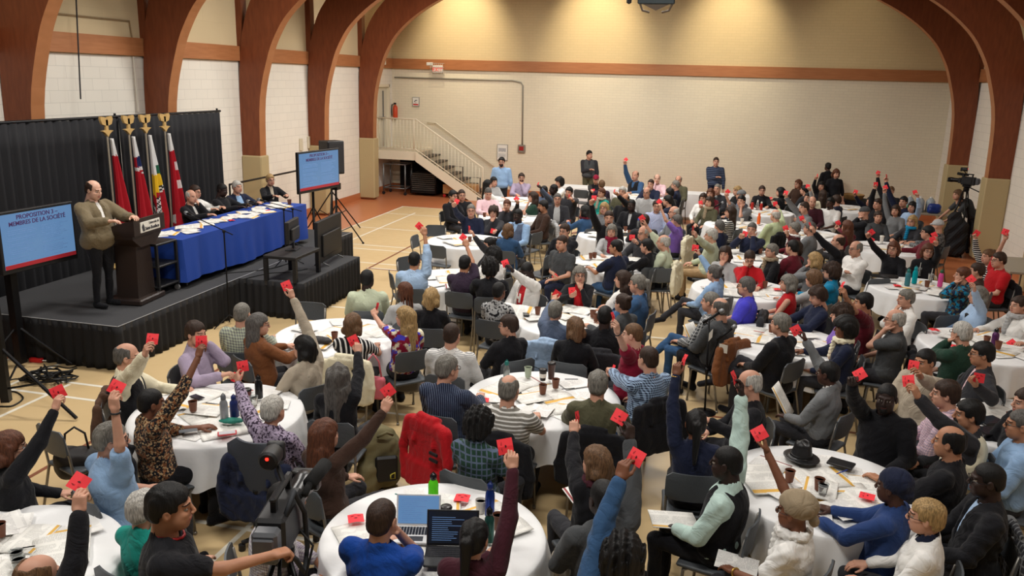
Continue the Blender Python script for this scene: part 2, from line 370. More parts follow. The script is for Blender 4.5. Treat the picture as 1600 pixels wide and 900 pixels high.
def hair_geom(style, lod):
    key = (style, lod)
    if key in HAIRS: return HAIRS[key]
    h = (.006, .008, .012)[lod]
    S = SDF((-.20, -.24, -.52), (.20, .20, .26), h) if style in ('long', 'pony', 'hijab', 'veil', 'braids', 'longwavy') else SDF((-.19, -.20, -.24), (.19, .19, .24), h)
    cr = V3(0, -.018, .032); amp, fr = .004, 90
    def cap(t, front=True, low=-.06, back=True):
        S.ell(cr, (.074 + t, .094 + t, .086 + t), .01)
        if back: S.ell((0, -.055, -.02), (.062 + t, .055 + t, .05 + t), .02)
    def face(z=.055, w=.064, y=.11):
        S.ell((0, y, z - .115), (w, .085, .115), .012, True); S.box((0, .09, -.12), (.2, .085, .12), .012, True); S.box((0, .128, -.03), (.2, .09, .072), .012, True)
    if style == 'short': cap(.012); face(.068, .066); S.box((0, .04, -.16), (.2, .085, .14), .01, True); S.box((0, 0, -.19), (.2, .2, .10), .01, True)
    elif style == 'crop': cap(.006); face(.066, .066); S.box((0, .04, -.165), (.2, .085, .14), .01, True); S.box((0, 0, -.19), (.2, .2, .10), .01, True); amp = .0015
    elif style == 'fringe': cap(.009); S.ell((0, .01, .11), (.066, .115, .075), .012, True); S.ell((0, .115, .04), (.12, .105, .13), .02, True); face(.09, .09); S.box((0, .04, -.16), (.2, .085, .14), .01, True); S.box((0, 0, -.19), (.2, .2, .10), .01, True)
    elif style == 'thin': cap(.004); face(.09, .075); S.box((0, .04, -.165), (.2, .085, .14), .01, True); S.box((0, 0, -.19), (.2, .2, .10), .01, True); S.ell((0, .05, .12), (.05, .07, .04), .02, True); amp = .002
    elif style == 'bushy': cap(.028); face(.06, .066); S.box((0, .075, -.15), (.2, .085, .13), .012, True); amp = .01; fr = 70
    elif style == 'curly': cap(.04); S.ell((0, -.05, -.03), (.105, .085, .08), .02); face(.055, .064); amp = .014; fr = 110
    elif style == 'afro': cap(.05); face(.058, .066); amp = .006; fr = 160
    elif style == 'bob':
        cap(.018)
        for s in (-1, 1): S.cone((s * .075, -.02, .02), (s * .078, -.005, -.10), .035, .03, .02)
        S.cone((0, -.09, .02), (0, -.085, -.11), .055, .045, .03); S.cone((-.06, -.07, -.06), (.06, -.07, -.06), .05, .05, .03); face(.06, .062)
    elif style in ('long', 'longwavy'):
        cap(.018); w = .012 if style == 'longwavy' else 0
        for s in (-1, 1): S.cone((s * .072, -.02, .03), (s * .085, -.02, -.16), .034, .034 + w, .025); S.cone((s * .08, -.03, -.14), (s * .075, -.07, -.34), .036 + w, .022, .03)
        S.cone((0, -.09, .02), (0, -.10, -.36), .062 + w, .035, .03); S.cone((-.05, -.085, -.1), (-.05, -.10, -.36), .045, .03, .03); S.cone((.05, -.085, -.1), (.05, -.10, -.36), .045, .03, .03); face(.062, .062)
        if w: amp = .012; fr = 60
    elif style == 'pony': cap(.010); S.ell((0, -.13, .03), (.03, .03, .03), .01); S.cone((0, -.14, .03), (0, -.155, -.28), .034, .016, .02); face(.068, .066); S.box((0, .05, -.16), (.2, .085, .12), .01, True)
    elif style == 'bun': cap(.012); S.ell((0, -.115, .075), (.038, .036, .036), .01); face(.068, .066); S.box((0, .05, -.16), (.2, .085, .12), .01, True)
    elif style == 'braids':
        cap(.014)
        for i in range(9):
            t = math.radians(-200 + i * 27.5 - 100); S.cone((.075 * math.cos(t), -.02 + .09 * math.sin(t) * (1 if math.sin(t) < 0 else .3), 0), (.08 * math.cos(t), -.06 + .06 * math.sin(t), -.30), .016, .010, .004)
        face(.062, .062); amp = .004; fr = 200
    elif style == 'wrap': S.ell((0, -.03, .05), (.092, .112, .098), .02); S.ell((0, -.10, -.03), (.045, .045, .04), .03); face(.062, .07, .12); amp = .004; fr = 60
    elif style == 'turban': S.ell((0, -.035, .06), (.100, .122, .100), .02); S.ell((.01, -.13, -.035), (.035, .03, .035), .01); face(.06, .075, .12); amp = .005; fr = 55
    elif style == 'hijab': cap(.022); S.cone((0, -.04, -.03), (0, -.045, -.20), .085, .125, .04); S.cone((0, -.05, -.15), (0, -.07, -.34), .12, .12, .04); S.ell((0, .11, -.028), (.056, .09, .085), .01, True); amp = .004; fr = 40
    elif style in ('cap', 'ballcap'):
        cap(.016, back=False); S.box((0, 0, -.10), (.2, .2, .125), .004, True)
        S.cone((-.03, .10, .033), (.03, .10, .033), .018, .018, .01) if style == 'cap' else S.box((0, .13, .035), (.062, .055, .006), .01)
        amp = .001
    elif style == 'hat': cap(.016, back=False); S.box((0, 0, -.10), (.2, .2, .13), .004, True); amp = .001
    elif style == 'shaved': cap(.0025); face(.075, .07); S.box((0, .04, -.165), (.2, .085, .15), .01, True); S.box((0, 0, -.19), (.2, .2, .10), .01, True); amp = 0
    elif style == 'beard': S.ell((0, .034, -.058), (.062, .066, .066), .01); S.ell((0, .105, -.058), (.026, .03, .010), .004, True); S.box((0, 0, .055), (.2, .2, .085), .01, True); S.box((0, -.10, -.05), (.2, .105, .2), .01, True)
    elif style == 'goatee': S.ell((0, .060, -.075), (.034, .040, .038), .006); S.ell((0, .105, -.058), (.022, .03, .007), .003, True); S.box((0, 0, .05), (.2, .2, .085), .006, True)
    if amp and lod < 2: S.noise(amp, fr * .5, 3, (1, 1, .4))
    elif amp: S.noise(amp, fr * .35, 3)
    P, Q = S.surf(); P = relax(P, Q, 1, .4); HAIRS[key] = (P, Q); return HAIRS[key]
HANDS = {}
def hand_geom(pose, lod):
    """wrist at 0, fingers to +z, back of the hand to -y, thumb to +x (right hand seen from the palm is mirrored by the caller)"""
    key = (pose, lod)
    if key in HANDS: return HANDS[key]
    h = (.0035, .005, .009)[lod]; fat = (0, .0003, .0025)[lod]; S = SDF((-.075, -.06, -.06), (.095, .09, .22), h)
    S.cone((0, 0, -.055), (0, 0, .01), .026, .026, .01); S.box((0, 0, .052), (.040, .015, .042), .018, rnd=.013); S.ell((.026, .006, .035), (.020, .016, .030), .012)
    curl = dict(hold=(.95, 1.0, .6), rest=(.35, .45, .3), fist=(1.35, 1.5, 1.0), open=(.08, .12, .1), grip=(1.0, 1.1, .8))[pose]
    if pose == 'point': pass
    for i, (x, l, b) in enumerate(((.029, .072, .090), (.010, .080, .094), (-.010, .075, .092), (-.029, .060, .086))):
        p = V3(x, .0, b); a = 0; sp = x * 1.1 if pose == 'open' else x * .3
        k = 1.0
        if pose == 'hold': k = (.72, .9, 1.1, 1.25)[i]
        for j, (f, c) in enumerate(zip((.45, .32, .25), curl)):
            a += c * k; q = p + l * f * V3(math.sin(sp) * math.cos(a), math.sin(a), math.cos(a)); r0 = (.0092, .0084, .0076)[j] + fat
            S.cone(p, q, r0, r0 * .93, .003); p = q
    if pose in ('open', 'rest'): T = [(.030, .004, .025), (.054, .014, .050), (.066, .020, .076), (.070, .024, .096)]
    elif pose == 'fist': T = [(.030, .006, .025), (.046, .024, .050), (.036, .040, .074), (.016, .044, .080)]
    else: T = [(.030, .006, .025), (.050, .022, .050), (.050, .038, .076), (.040, .050, .094)]
    for j in range(3): S.cone(T[j], T[j + 1], (.0125, .0105, .0095)[j] + fat, (.0108, .0097, .0082)[j] + fat, .005)
    P, Q = S.surf(); P = relax(P, Q, 1, .3); HANDS[key] = (P, Q); return HANDS[key]
def ik(S, T, l1, l2, pole):
    d = T - S; D = np.linalg.norm(d)
    if D > (l1 + l2) * .995: k = D / ((l1 + l2) * .995); l1 *= k; l2 *= k
    D = max(D, .12); u = unit(d); a = (l1 * l1 - l2 * l2 + D * D) / (2 * D); hh = math.sqrt(max(l1 * l1 - a * a, 0)); w = pole - u * (pole @ u); return S + u * a + unit(w) * hh
def make_person(loc, rz, lab, P_, group=None):
    """loc: floor point under the hips; rz: facing, 0 = +y; P_: dict of looks and pose (targets in world space)"""
    g = P_.get; dist = g('dist', 10); lod = 0 if dist < 8.5 else (1 if dist < 15 else 2)
    root = empty('person', loc, rz, lab, 'person'); Rw = rotz(rz); Ri = Rw.T; O = V3(*loc)
    tl = lambda w: Ri @ (np.asarray(w, float) - O)            # world -> person frame
    male = g('male', True); sc = g('sc', 1.0 if male else .94); stand = g('stand', False); big = g('big', 1.12 if male else 1.03)
    hz = .93 * sc if stand else g('hipz', .53)
    lean = g('lean', 0.0); side = g('side', 0.0)               # forward and sideways lean in metres at the neck
    hip = V3(0, 0, hz); nk = hip + V3(side, -.03 + lean, .535 * sc - abs(lean) * .25); hd = nk + V3(side * .3, .035 + lean * .25, .140 * sc)
    ch = hip * .38 + nk * .62 + V3(0, -.012, -.02)
    sw = .178 * sc * (1.03 if male else .95) * (.5 + .5 * big); bg = .55 + .45 * big
    arms = {}
    for sd, key in ((-1, 'L'), (1, 'R')):
        sh = nk + V3(sd * sw * .97, -.005, -.092 * sc); T = g(key, 'lap'); pose = g(key + 'h', 'rest'); up = False
        if stand and isinstance(T, str) and T == 'lap': T = 'side'
        if isinstance(T, str):
            T = {'lap': V3(sd * .12, .30, hz + .13), 'table': V3(sd * .14, .40 + lean, .80), 'tablein': V3(sd * .05, .40 + lean, .81), 'chin': hd + V3(sd * .015, .10, -.17), 'face': hd + V3(sd * .055, .085, -.12), 'cross': V3(-sd * .10, .20 + lean, hz + .30),
                 'side': V3(sd * .27, .03, hz - .12), 'clasp': V3(sd * .03, .22, hz + .10), 'lectern': V3(sd * .2, .42, hz + .32), 'belly': V3(-sd * .02, .20, hz + .24)}[T]
        else: T = tl(T)
        if T[2] > nk[2] + .02: up = True; d = unit(T - sh); sh = sh + V3(sd * -.012, 0, .035) + d * .02
        pole = V3(sd * .9, -.3, -.5) if up else V3(sd * .85, -.5, -.7)
        if isinstance(g(key), str) and g(key) in ('face', 'chin'): pole = V3(sd * .5, .25, -1)
        if up and T[1] > .2: pole = V3(sd * .7, .1, -.8)
        l1, l2 = .29 * sc, .25 * sc; el = ik(sh, T, l1, l2, pole); arms[sd] = (sh, el, T, up, pose, g(key + 'y'))
    # ---- skin: head, neck, arms, hands and the trunk, one mesh
    hB = (.010, .013, .018)[lod]
    pts = np.array([hip, nk, hd] + [q for a in arms.values() for q in a[:3]]); lo = pts.min(0) - .16; hi = pts.max(0) + .16; lo[2] = min(lo[2], hz - .12)
    B = SDF(lo, hi, hB); HR = rotz(math.radians(-g('turn', 0))) @ rotx(math.radians(g('nod', -4))) @ roty(math.radians(g('tilt', 0)))
    nb = hd + HR @ V3(0, -.035, -.12)
    nr = (.058 if male else .050) * sc
    B.cone(nk - V3(0, 0, .04), nb, nr * 1.05, nr * .98, .02); B.ell(ch - V3(0, 0, .02), (.11 * sc, .075, .15), .03); B.ell(hip + V3(0, 0, .10), (.10, .075, .10), .05)
    bare = g('sleeve', 'long') == 'none'; B.cone(nk + V3(-sw * .7, 0, -.09), nk + V3(sw * .7, 0, -.09), .045 if bare else .032, .045 if bare else .032, .03)
    for sd, (sh, el, T, up, pose, yy) in arms.items():
        B.cone(sh + (el - sh) * (.0 if bare else .12), el, (.046 if bare else .034) * sc, .037 * sc, .02 if bare else .008); B.cone(el, T, .037 * sc, .026 * sc, .012)
    Pm, Qm = B.surf(); Pm = relax(Pm, Qm, 1, .5); VV = [Pm]; QQ = [Qm]; MM = [np.zeros(len(Qm), int)]; n = len(Pm)
    Ph, Qh, mh = head_mesh(lod, male); hs = sc * 1.06; VV.append((Ph * hs) @ HR.T + hd); QQ.append(Qh + n); MM.append(mh); n += len(Ph)
    wr = {}
    for sd, (sh, el, T, up, pose, yy) in arms.items():
        z = unit(T - el)
        if isinstance(g('R' if sd > 0 else 'L', 'lap'), str) and g('R' if sd > 0 else 'L', 'lap') in ('table', 'tablein', 'lap'): z = unit(z + V3(-sd * .2, .7, .1))
        if pose == 'hold' and up: z = unit(z * .8 + V3(0, 0, .5))
        yref = tl(yy) - tl((0, 0, 0)) if yy is not None else (V3(-sd * .4, 1, 0) if up else V3(0, .2, -1) if T[2] < nk[2] - .1 else V3(-sd * .3, -.8, .3))
        Fm = frame(z, yref); Ph2, Qh2 = hand_geom(pose, lod); Pq = Ph2.copy(); Pq[:, 0] *= -sd; Qq = Qh2[:, ::-1] if sd > 0 else Qh2
        if abs(np.linalg.det(Fm) - 1) > .1: Qq = Qq[:, ::-1]
        hsz = sc * (1.02 if male else .95); Wp = (Pq * hsz) @ Fm.T + T; VV.append(Wp); QQ.append(Qq + n); MM.append(np.zeros(len(Qq), int)); n += len(Wp)
        wr[sd] = (T, Fm, hsz, el)
    body = obj('body', mesh_from('person_body', np.concatenate(VV), np.concatenate(QQ), [skin(g('skin', 'l')), MATS['eye_white'], MATS['eye_dark'], hairm(g('brow', 'hbrown')), MATS['lip_' + ('d' if g('skin', 'l') in 'bdk' else 'l')]], True, np.concatenate(MM)), root)
    # ---- hair, beard, glasses
    for st, c in ((g('hair'), g('hc', 'hbrown')), (g('beard'), g('bc', g('hc', 'hbrown')))):
        if not st: continue
        Pp, Qp = hair_geom(st, lod); nm = {'beard': 'beard', 'goatee': 'beard', 'wrap': 'head_wrap', 'turban': 'head_wrap', 'hijab': 'headscarf', 'cap': 'cap', 'ballcap': 'cap', 'hat': 'knitted_hat'}.get(st, 'hair')
        mt = cmat(c) if nm in ('head_wrap', 'headscarf', 'cap', 'knitted_hat') else hairm(c)
        obj(nm, mesh_from(nm, (Pp * hs) @ HR.T + hd, Qp, mt), root)
    if g('glass'):
        b = MB()
        for s in (-1, 1):
            ring = [(s * .032 + .022 * math.cos(t), .094, .004 + .016 * math.sin(t)) for t in np.linspace(0, 2 * math.pi, 13)]; b.tube(ring, .0022, 5)
            b.tube([(s * .054, .092, .008), (s * .078, .06, .008), (s * .082, -.01, .004)], .0022, 5)
        b.tube([(-.011, .097, .006), (.011, .097, .006)], .0022, 5)
        o = b.build('glasses', MATS['glasses_frame'], root); v = np.array(b.v) * hs @ HR.T + hd; o.data.vertices.foreach_set('co', v.astype(np.float32).ravel()); o.data.update()
    # ---- top
    hC = (.012, .015, .021)[lod]; sl = g('sleeve', 'long'); infl = g('infl', .018 if male else .010)
    T_ = SDF(lo - .03, hi + .03, hC)
    T_.ell(ch + V3(0, .0, .03), ((.162 + infl) * sc * big, (.112 + infl) * big * sc, .20 * sc), .05)
    T_.ell(hip * .6 + nk * .4 + V3(0, 0.012 * big, -.02), ((.148 + infl) * sc * big, (.110 + infl) * big, .17), .06); T_.ell(hip + V3(0, .01, .05), ((.165 + infl) * big, (.125 + infl) * big, .13), .06)
    T_.cone(nk + V3(-sw * .80, -.005, -.088), nk + V3(sw * .80, -.005, -.088), .058 * sc, .058 * sc, .035)
    T_.cone(nk + V3(-.07, -.012, -.062), nk + V3(.07, -.012, -.062), .058 * sc, .058 * sc, .03); T_.cone(nk + V3(0, -.01, -.06), nk + V3(0, -.012, -.002), .085 * sc, .070 * sc, .03)
    if not male and not g('flat'): T_.ell(ch + V3(-.06, .085 * big, .02), (.06, .055, .06), .04); T_.ell(ch + V3(.06, .085 * big, .02), (.06, .055, .06), .04)
    for sd, (sh, el, T, up, pose, yy) in arms.items():
        s_ = sl if not isinstance(sl, dict) else sl.get(sd, 'long')
        q = sh + (el - sh) * (.62 if s_ == 'short' else 1.0)
        if s_ == 'none': continue
        T_.cone(sh, q, (.063 + infl * .6) * sc * bg, (.055 + infl * .5) * sc * bg, .022)
        if s_ in ('long', 'roll'):
            e2 = el + (T - el) * (.9 if s_ == 'long' else .35); T_.cone(el, e2, (.051 + infl * .5) * sc * bg, (.038 + infl * .4) * sc * bg, .008)
    if g('coat'): # long jacket tails over the hips
        T_.ell(hip + V3(0, -.03, -.02), (.19 * big, .15 * big, .14), .05)
    if lod < 2: T_.noise(.006 if lod else .007, 22, int(abs(loc[0] * 100)) + 1)
    c0 = nk + V3(0, .005, .03)
    T_.cone(nk - V3(0, 0, .02), nk + V3(0, .01, .10), nr + .006, nr + .012, .004, True)                 # neck opening
    vneck = g('vneck'); inner = g('inner')
    if inner or vneck:
        wv = .045 if not g('open') else .075
        fy = .11 * big + lean * .6
        T_.cone(nk + V3(0, fy - .02, -.02), ch + V3(0, fy + .045, -.10 if not g('open') else -.30), .055 if not g('open') else .075, .012 if not g('open') else .07, .01, True)
    Pt, Qt = T_.surf(); Pt = relax(Pt, Qt, 1, .4)
    tn = g('tname', 'jacket' if inner else 'shirt'); obj(tn, mesh_from(tn, Pt, Qt, cmat(g('top', 'grey'))), root)
    if inner:
        I_ = SDF(np.minimum(hip, nk) - V3(.25, .22, .06), np.maximum(hip, nk) + V3(.25, .24, .1), hC)
        I_.ell(ch + V3(0, .0, .02), (.148 * sc * big, .104 * big * sc, .19 * sc), .05); I_.ell(hip * .6 + nk * .4 + V3(0, .012 * big, 0), (.132 * sc * big, .099 * big * big, .17), .06)
        I_.cone(nk + V3(0, -.008, -.08), nk + V3(0, -.004, .012), .078 * sc, .066 * sc, .03); I_.cone(nk - V3(0, 0, .02), nk + V3(0, .012, .10), nr + .004, nr + .012, .004, True)
        Pt, Qt = I_.surf(); o = obj('shirt', mesh_from('shirt', Pt, Qt, cmat(inner)), root)
    if g('vest'):
        W_ = SDF(np.minimum(hip, nk) - V3(.30, .26, .12), np.maximum(hip, nk) + V3(.30, .28, .1), hC)
        W_.ell(ch + V3(0, .0, .03), ((.170 + infl) * sc * big, (.122 + infl) * big * sc, .205 * sc), .05); W_.ell(hip * .6 + nk * .4 + V3(0, 0.012 * big, -.02), ((.158 + infl) * sc * big, (.120 + infl) * big, .17), .06); W_.ell(hip + V3(0, .01, .05), ((.172 + infl) * big, (.132 + infl) * big, .11), .06)
        W_.cone(nk + V3(-.11, -.008, -.082), nk + V3(.11, -.008, -.082), .064 * sc, .064 * sc, .03)
        for sd in (-1, 1): W_.ell(nk + V3(sd * sw * 1.25, 0, -.13), (.075, .12, .11), .02, True)
        W_.cone(nk - V3(0, 0, .03), nk + V3(0, .01, .10), nr + .028, nr + .03, .01, True); W_.cone(nk + V3(0, .11 * big, -.0), ch + V3(0, .17 * big, -.04), .055, .008, .01, True)
        if lod < 2: W_.noise(.004, 24, 3)
        Pt, Qt = W_.surf(); obj('vest', mesh_from('vest', relax(Pt, Qt, 1, .4), Qt, cmat(g('vest'))), root)
    if g('collar') and lod < 2:
        K = SDF(nk - V3(.13, .13, .08), nk + V3(.13, .13, .08), .007); K.cone(nk + V3(0, -.006, -.03), nk + V3(0, -.002, .02), .086 * sc, .068 * sc, .01)
        K.cone(nk + V3(0, 0, -.08), nk + V3(0, .008, .08), nr + .006, nr + .010, .004, True); K.ell(nk + V3(0, .10, .03), (.03, .06, .07), .01, True)
        Pk, Qk = K.surf(); obj('collar', mesh_from('collar', relax(Pk, Qk, 1), Qk, cmat(g('collar'))), root)
    if g('scarf'):
        K = SDF(nk - V3(.17, .17, .30), nk + V3(.17, .2, .12), .010); 
        for i in range(10):
            a0, a1 = i * .6283, (i + 1) * .6283; K.cone(nk + V3(.082 * math.cos(a0), .02 + .085 * math.sin(a0), .0), nk + V3(.082 * math.cos(a1), .02 + .085 * math.sin(a1), .0), .030, .030, .02)
        K.cone(nk + V3(.02, .11, -.02), nk + V3(.03, .135, -.22), .035, .04, .02); K.noise(.008, 60, 5); Pk, Qk = K.surf(); obj('scarf', mesh_from('scarf', relax(Pk, Qk, 1), Qk, cmat(g('scarf'))), root)
    if g('lanyard'):
        b = MB(); b.tube([nk + V3(.065 * math.sin(t), .01 + .075 * math.cos(t) * 1.0, .012 - .02 * (1 + math.cos(t))) for t in np.linspace(-math.pi, math.pi, 15)], .008, 6); b.build('lanyard', plain('lan_' + g('lanyard'), COL[g('lanyard')] if g('lanyard') != 'green' else (60, 190, 70)), root, True)
    # ---- trousers, shoes
    if not g('nolegs'):
        ky = .44 * sc if not stand else .03; kz = .50 if not stand else .50 * sc; legs = {}
        for sd in (-1, 1):
            h0 = hip + V3(sd * .085, 0, -.01)
            if stand: kn = V3(sd * .10, .02, .50 * sc); an = V3(sd * .11, -.02, .10)
            else:
                kn = V3(sd * (.11 + .03 * ((sd + 1) // 2)), ky, .53); an = V3(sd * .12, ky - g('tuck', .02), .10)
                if g('cross') and sd == 1: kn = V3(.0, .46, .66); an = V3(-.20, .66, .40)
                elif g('cross'): an = V3(-.12, ky, .10)
                if g('stretch'): an = V3(sd * .10, ky + .28, .12); kn = V3(sd * .11, ky, .50)
            legs[sd] = (h0, kn, an)
        if not (dist > 13 and not stand and g('hidelegs', False)):
            pl = np.array([q for l in legs.values() for q in l] + [hip]); Lg = SDF(pl.min(0) - .15, pl.max(0) + .15, (.014, .018, .024)[lod])
            Lg.ell(hip + V3(0, .01, .01), (.155 * big, .125 * big, .11), .05)
            for sd, (h0, kn, an) in legs.items():
                Lg.cone(h0, kn, .090 * (big if big > 1 else 1), .060, .035); Lg.cone(kn + V3(0, -.005, -.01), an, .056, .046, .006)
            if lod < 2: Lg.noise(.006, 25, 4)
            Pl, Ql = Lg.surf(); obj('skirt' if g('skirt') else 'trousers', mesh_from('trousers', relax(Pl, Ql, 1, .4), Ql, cmat(g('pants', 'charcoal'))), root)
            for sd, (h0, kn, an) in legs.items():
                d = V3(0, 1, 0) if not (g('cross') and sd == 1) else unit(V3(-.5, .8, -.3)); Sh = SDF(an - V3(.3, .3, .16), an + V3(.3, .32, .1), (.010, .012, .018)[lod])
                hl = an + V3(0, -.02, -.055) if d[2] == 0 else an + V3(0, 0, -.03)
                Sh.cone(hl, hl + d * .17, .040, .036, .02); Sh.cone(hl + V3(0, 0, .0), an, .040, .040, .02)
                if d[2] == 0: Sh.box(hl + V3(0, .07, -.075), (.2, .3, .035), .004, True)
                Pl, Ql = Sh.surf(); obj('shoe', mesh_from('shoe', relax(Pl, Ql, 1, .3), Ql, cmat(g('shoes', 'black'))), root)
    if g('watch') is not None:
        sd = g('watch'); T, Fm, hsz, el = wr[sd]; b = MB(); c = T + (el - T) * .06; u = unit(T - el); F2 = frame(u, V3(0, 1, 0)); ring = [c + .031 * sc * (F2[:, 0] * math.cos(t) + F2[:, 1] * math.sin(t)) for t in np.linspace(0, 2 * math.pi, 15)]
        b.tube(ring, .007, 6); b.build('watch', MATS['watch_' + g('wcol', 'dark')], root, True)
    out = {}
    for sd, (T, Fm, hsz, el) in wr.items():   # grip point between thumb and fingers, world space
        out[sd] = (O + Rw @ (T + Fm @ (V3(-sd * .035, .048, .105) * hsz)), Rw @ Fm)
    return root, out, O + Rw @ hd
MATS['eye_white'] = plain('eye_white_', (150, 140, 130), .4); MATS['eye_dark'] = plain('eye_dark_', (30, 20, 16), .2)
MATS['lip_l'] = plain('lip_l_', (170, 98, 90), .5); MATS['lip_d'] = plain('lip_d_', (84, 44, 40), .5)
MATS['glasses_frame'] = plain('glasses_frame_', (22, 20, 22), .3); MATS['watch_dark'] = plain('watch_dark_', (22, 22, 24), .35); MATS['watch_gold'] = plain('watch_gold_', (200, 160, 80), .3, .8); MATS['watch_silver'] = plain('watch_silver_', (190, 190, 195), .25, .9)
# ---------------------------------------------------------------- the hall
XL, XR, YB, YF, XC = -10.63, 6.55, 26.6, -1.5, -2.04
def wall_mat(name, rgb, bw, bh, dark, bstr=.25, rough=.75, wav=None):
    m = new_mat(name, hexc(*rgb), rough, 0, .2); v = coords(m); sp = N(m, 'ShaderNodeSeparateXYZ'); L(m, v, sp.inputs[0])
    cb = N(m, 'ShaderNodeCombineXYZ'); L(m, math_(m, 'ADD', sp.outputs[0], sp.outputs[1]), cb.inputs[0]); L(m, sp.outputs[2], cb.inputs[1])
    br = N(m, 'ShaderNodeTexBrick'); L(m, cb.outputs[0], br.inputs['Vector']); br.inputs['Scale'].default_value = 1; br.inputs['Brick Width'].default_value = bw; br.inputs['Row Height'].default_value = bh
    br.inputs['Mortar Size'].default_value = .006; br.inputs['Mortar Smooth'].default_value = .6
    br.inputs['Color1'].default_value = hexc(*rgb); br.inputs['Color2'].default_value = hexc(*[c * .985 for c in rgb]); br.inputs['Mortar'].default_value = hexc(*[c * dark for c in rgb])
    L(m, mixc(m, math_(m, 'MULTIPLY', noise(m, 1.1, v, 5), .14), br.outputs['Color'], hexc(*[c * .8 for c in rgb])), bs(m).inputs['Base Color'])
    bump(m, br.outputs['Fac'], -bstr, .006) ; MATS[name] = m; return m
block_white = wall_mat('painted_block', (232, 226, 214), .4, .2, .90); brick_cream = wall_mat('painted_brick', (226, 216, 192), .24, .08, .93, .15); tan_wall = wall_mat('tan_upper', (214, 192, 148), .24, .08, .94, .15)
tan_side = wall_mat('tan_side', (214, 194, 156), 1.2, .6, .97, .1)
def wood_mat(name, a, b, sc=(1, 1, 1), rough=.45):
    m = new_mat(name, hexc(*a), rough, 0, .35); v = coords(m); mp = N(m, 'ShaderNodeMapping'); mp.inputs['Scale'].default_value = sc; L(m, v, mp.inputs[0])
    L(m, mixc(m, noise(m, 3, mp.outputs[0], 6), hexc(*a), hexc(*b)), bs(m).inputs['Base Color']); MATS[name] = m; return m
arch_wood = wood_mat('glulam', (96, 44, 24), (138, 76, 44), (6, 6, 1.2)); beam_wood = wood_mat('beam_wood', (150, 92, 54), (186, 126, 82), (.8, .8, 8)); oak = wood_mat('oak', (176, 132, 84), (196, 152, 100), (1, 5, 5))
# floor: court vinyl with terracotta border and painted lines
fm = new_mat('court_vinyl', hexc(204, 176, 132), .35, 0, .35); v = coords(fm)
L(fm, mixc(fm, noise(fm, .9, v, 4), hexc(208, 182, 138), hexc(198, 170, 124)), bs(fm).inputs['Base Color']); L(fm, math_(fm, 'ADD', math_(fm, 'MULTIPLY', noise(fm, 6, v), .2), .24), bs(fm).inputs['Roughness'])
terra = plain('terracotta_vinyl', (184, 112, 72), .3); linew = plain('court_line_white', (228, 222, 206), .4); lineb = plain('court_line_brown', (128, 78, 54), .4)
b = MB(); BX0, BX1, BY1 = -8.85, XC * 2 + 8.85, 22.95
def fq(x0, y0, x1, y1, z, mi): b.add([(x0, y0, z), (x1, y0, z), (x1, y1, z), (x0, y1, z)], [(0, 1, 2, 3)], mi)
fq(XL, YF, XR, YB, 0, 1); fq(BX0, YF, BX1, BY1, .0012, 0)
fw = .05
def vl(x, y0, y1, mi=2, w=fw): fq(x - w / 2, y0, x + w / 2, y1, .0024 if mi == 2 else .003, mi)
def hl(y, x0, x1, mi=2, w=fw): fq(x0, y - w / 2, x1, y + w / 2, .0026 if mi == 2 else .0032, mi)
for s in (1, -1):
    X = lambda x: x if s == 1 else 2 * XC - x
    vl(X(-8.85), YF, 22.95); vl(X(-8.1), 1.5, 21.95); vl(X(-7.44), 3.2, 7.95); vl(X(-3.6), 3, 8.3); vl(X(-6.55), 15.03, 22.5, 3); vl(X(-6.04), 1, 9.3, 3); vl(X(-5.2), 9.3, 15, 2)
for y in (22.95,): hl(y, -8.9, BX1)
for y, x0, x1 in ((21.6, -8.85, 3), (19.3, -8.7, 4.6), (17.2, -8.1, 4), (16.78, -8.1, 4), (15.49, -7.1, 3), (8.0, -8.1, -3.4), (7.6, -8.1, -5), (5.58, -5, 0), (8.28, -3.9, -1), (15.08, -6.6, 2.5), (12.2, -6, 4)): hl(y, x0, x1)
hl(15.03, -6.6, 2.5, 3); hl(9.3, -6.04, 2, 3)
o = b.build('floor', [fm, terra, linew, lineb]); tag(o, kind='structure')
def struct(o): return tag(o, kind='structure')
ZT = 7.4
struct(MB().box((XL - .2, YF, 0), (XL, 25.25, 4.0)).box((XL - .2, 26.35, 0), (XL, YB, 4.0)).box((XL - .2, 25.25, 0), (XL, 26.35, 1.45)).box((XL - .2, 25.25, 3.5), (XL, 26.35, 4.0)).box((XL - .2, YF, 4.0), (XL, YB, ZT), 1).build('wall_left', [block_white, tan_side]))
struct(MB().box((XR, YF, 0), (XR + .2, YB, 4.0)).box((XR, YF, 4.0), (XR + .2, YB, ZT), 1).build('wall_right', [block_white, tan_side]))
struct(MB().box((XL - .2, YB, 0), (XR + .2, YB + .2, 4.0)).prism([(XL, 4.0), (XR, 4.0), (XR, ZT), (XC, 9.4), (XL, ZT)], 1, YB, YB + .2, 1).build('wall_back', [brick_cream, tan_wall]))
deck = plain('roof_deck', (70, 74, 80), .8)
struct(MB().prism([(XL - .2, ZT), (XC, 9.4), (XR + .2, ZT), (XR + .2, ZT + .25), (XC, 9.65), (XL - .2, ZT + .25)], 1, YF, YB + .2).build('ceiling', [deck]))
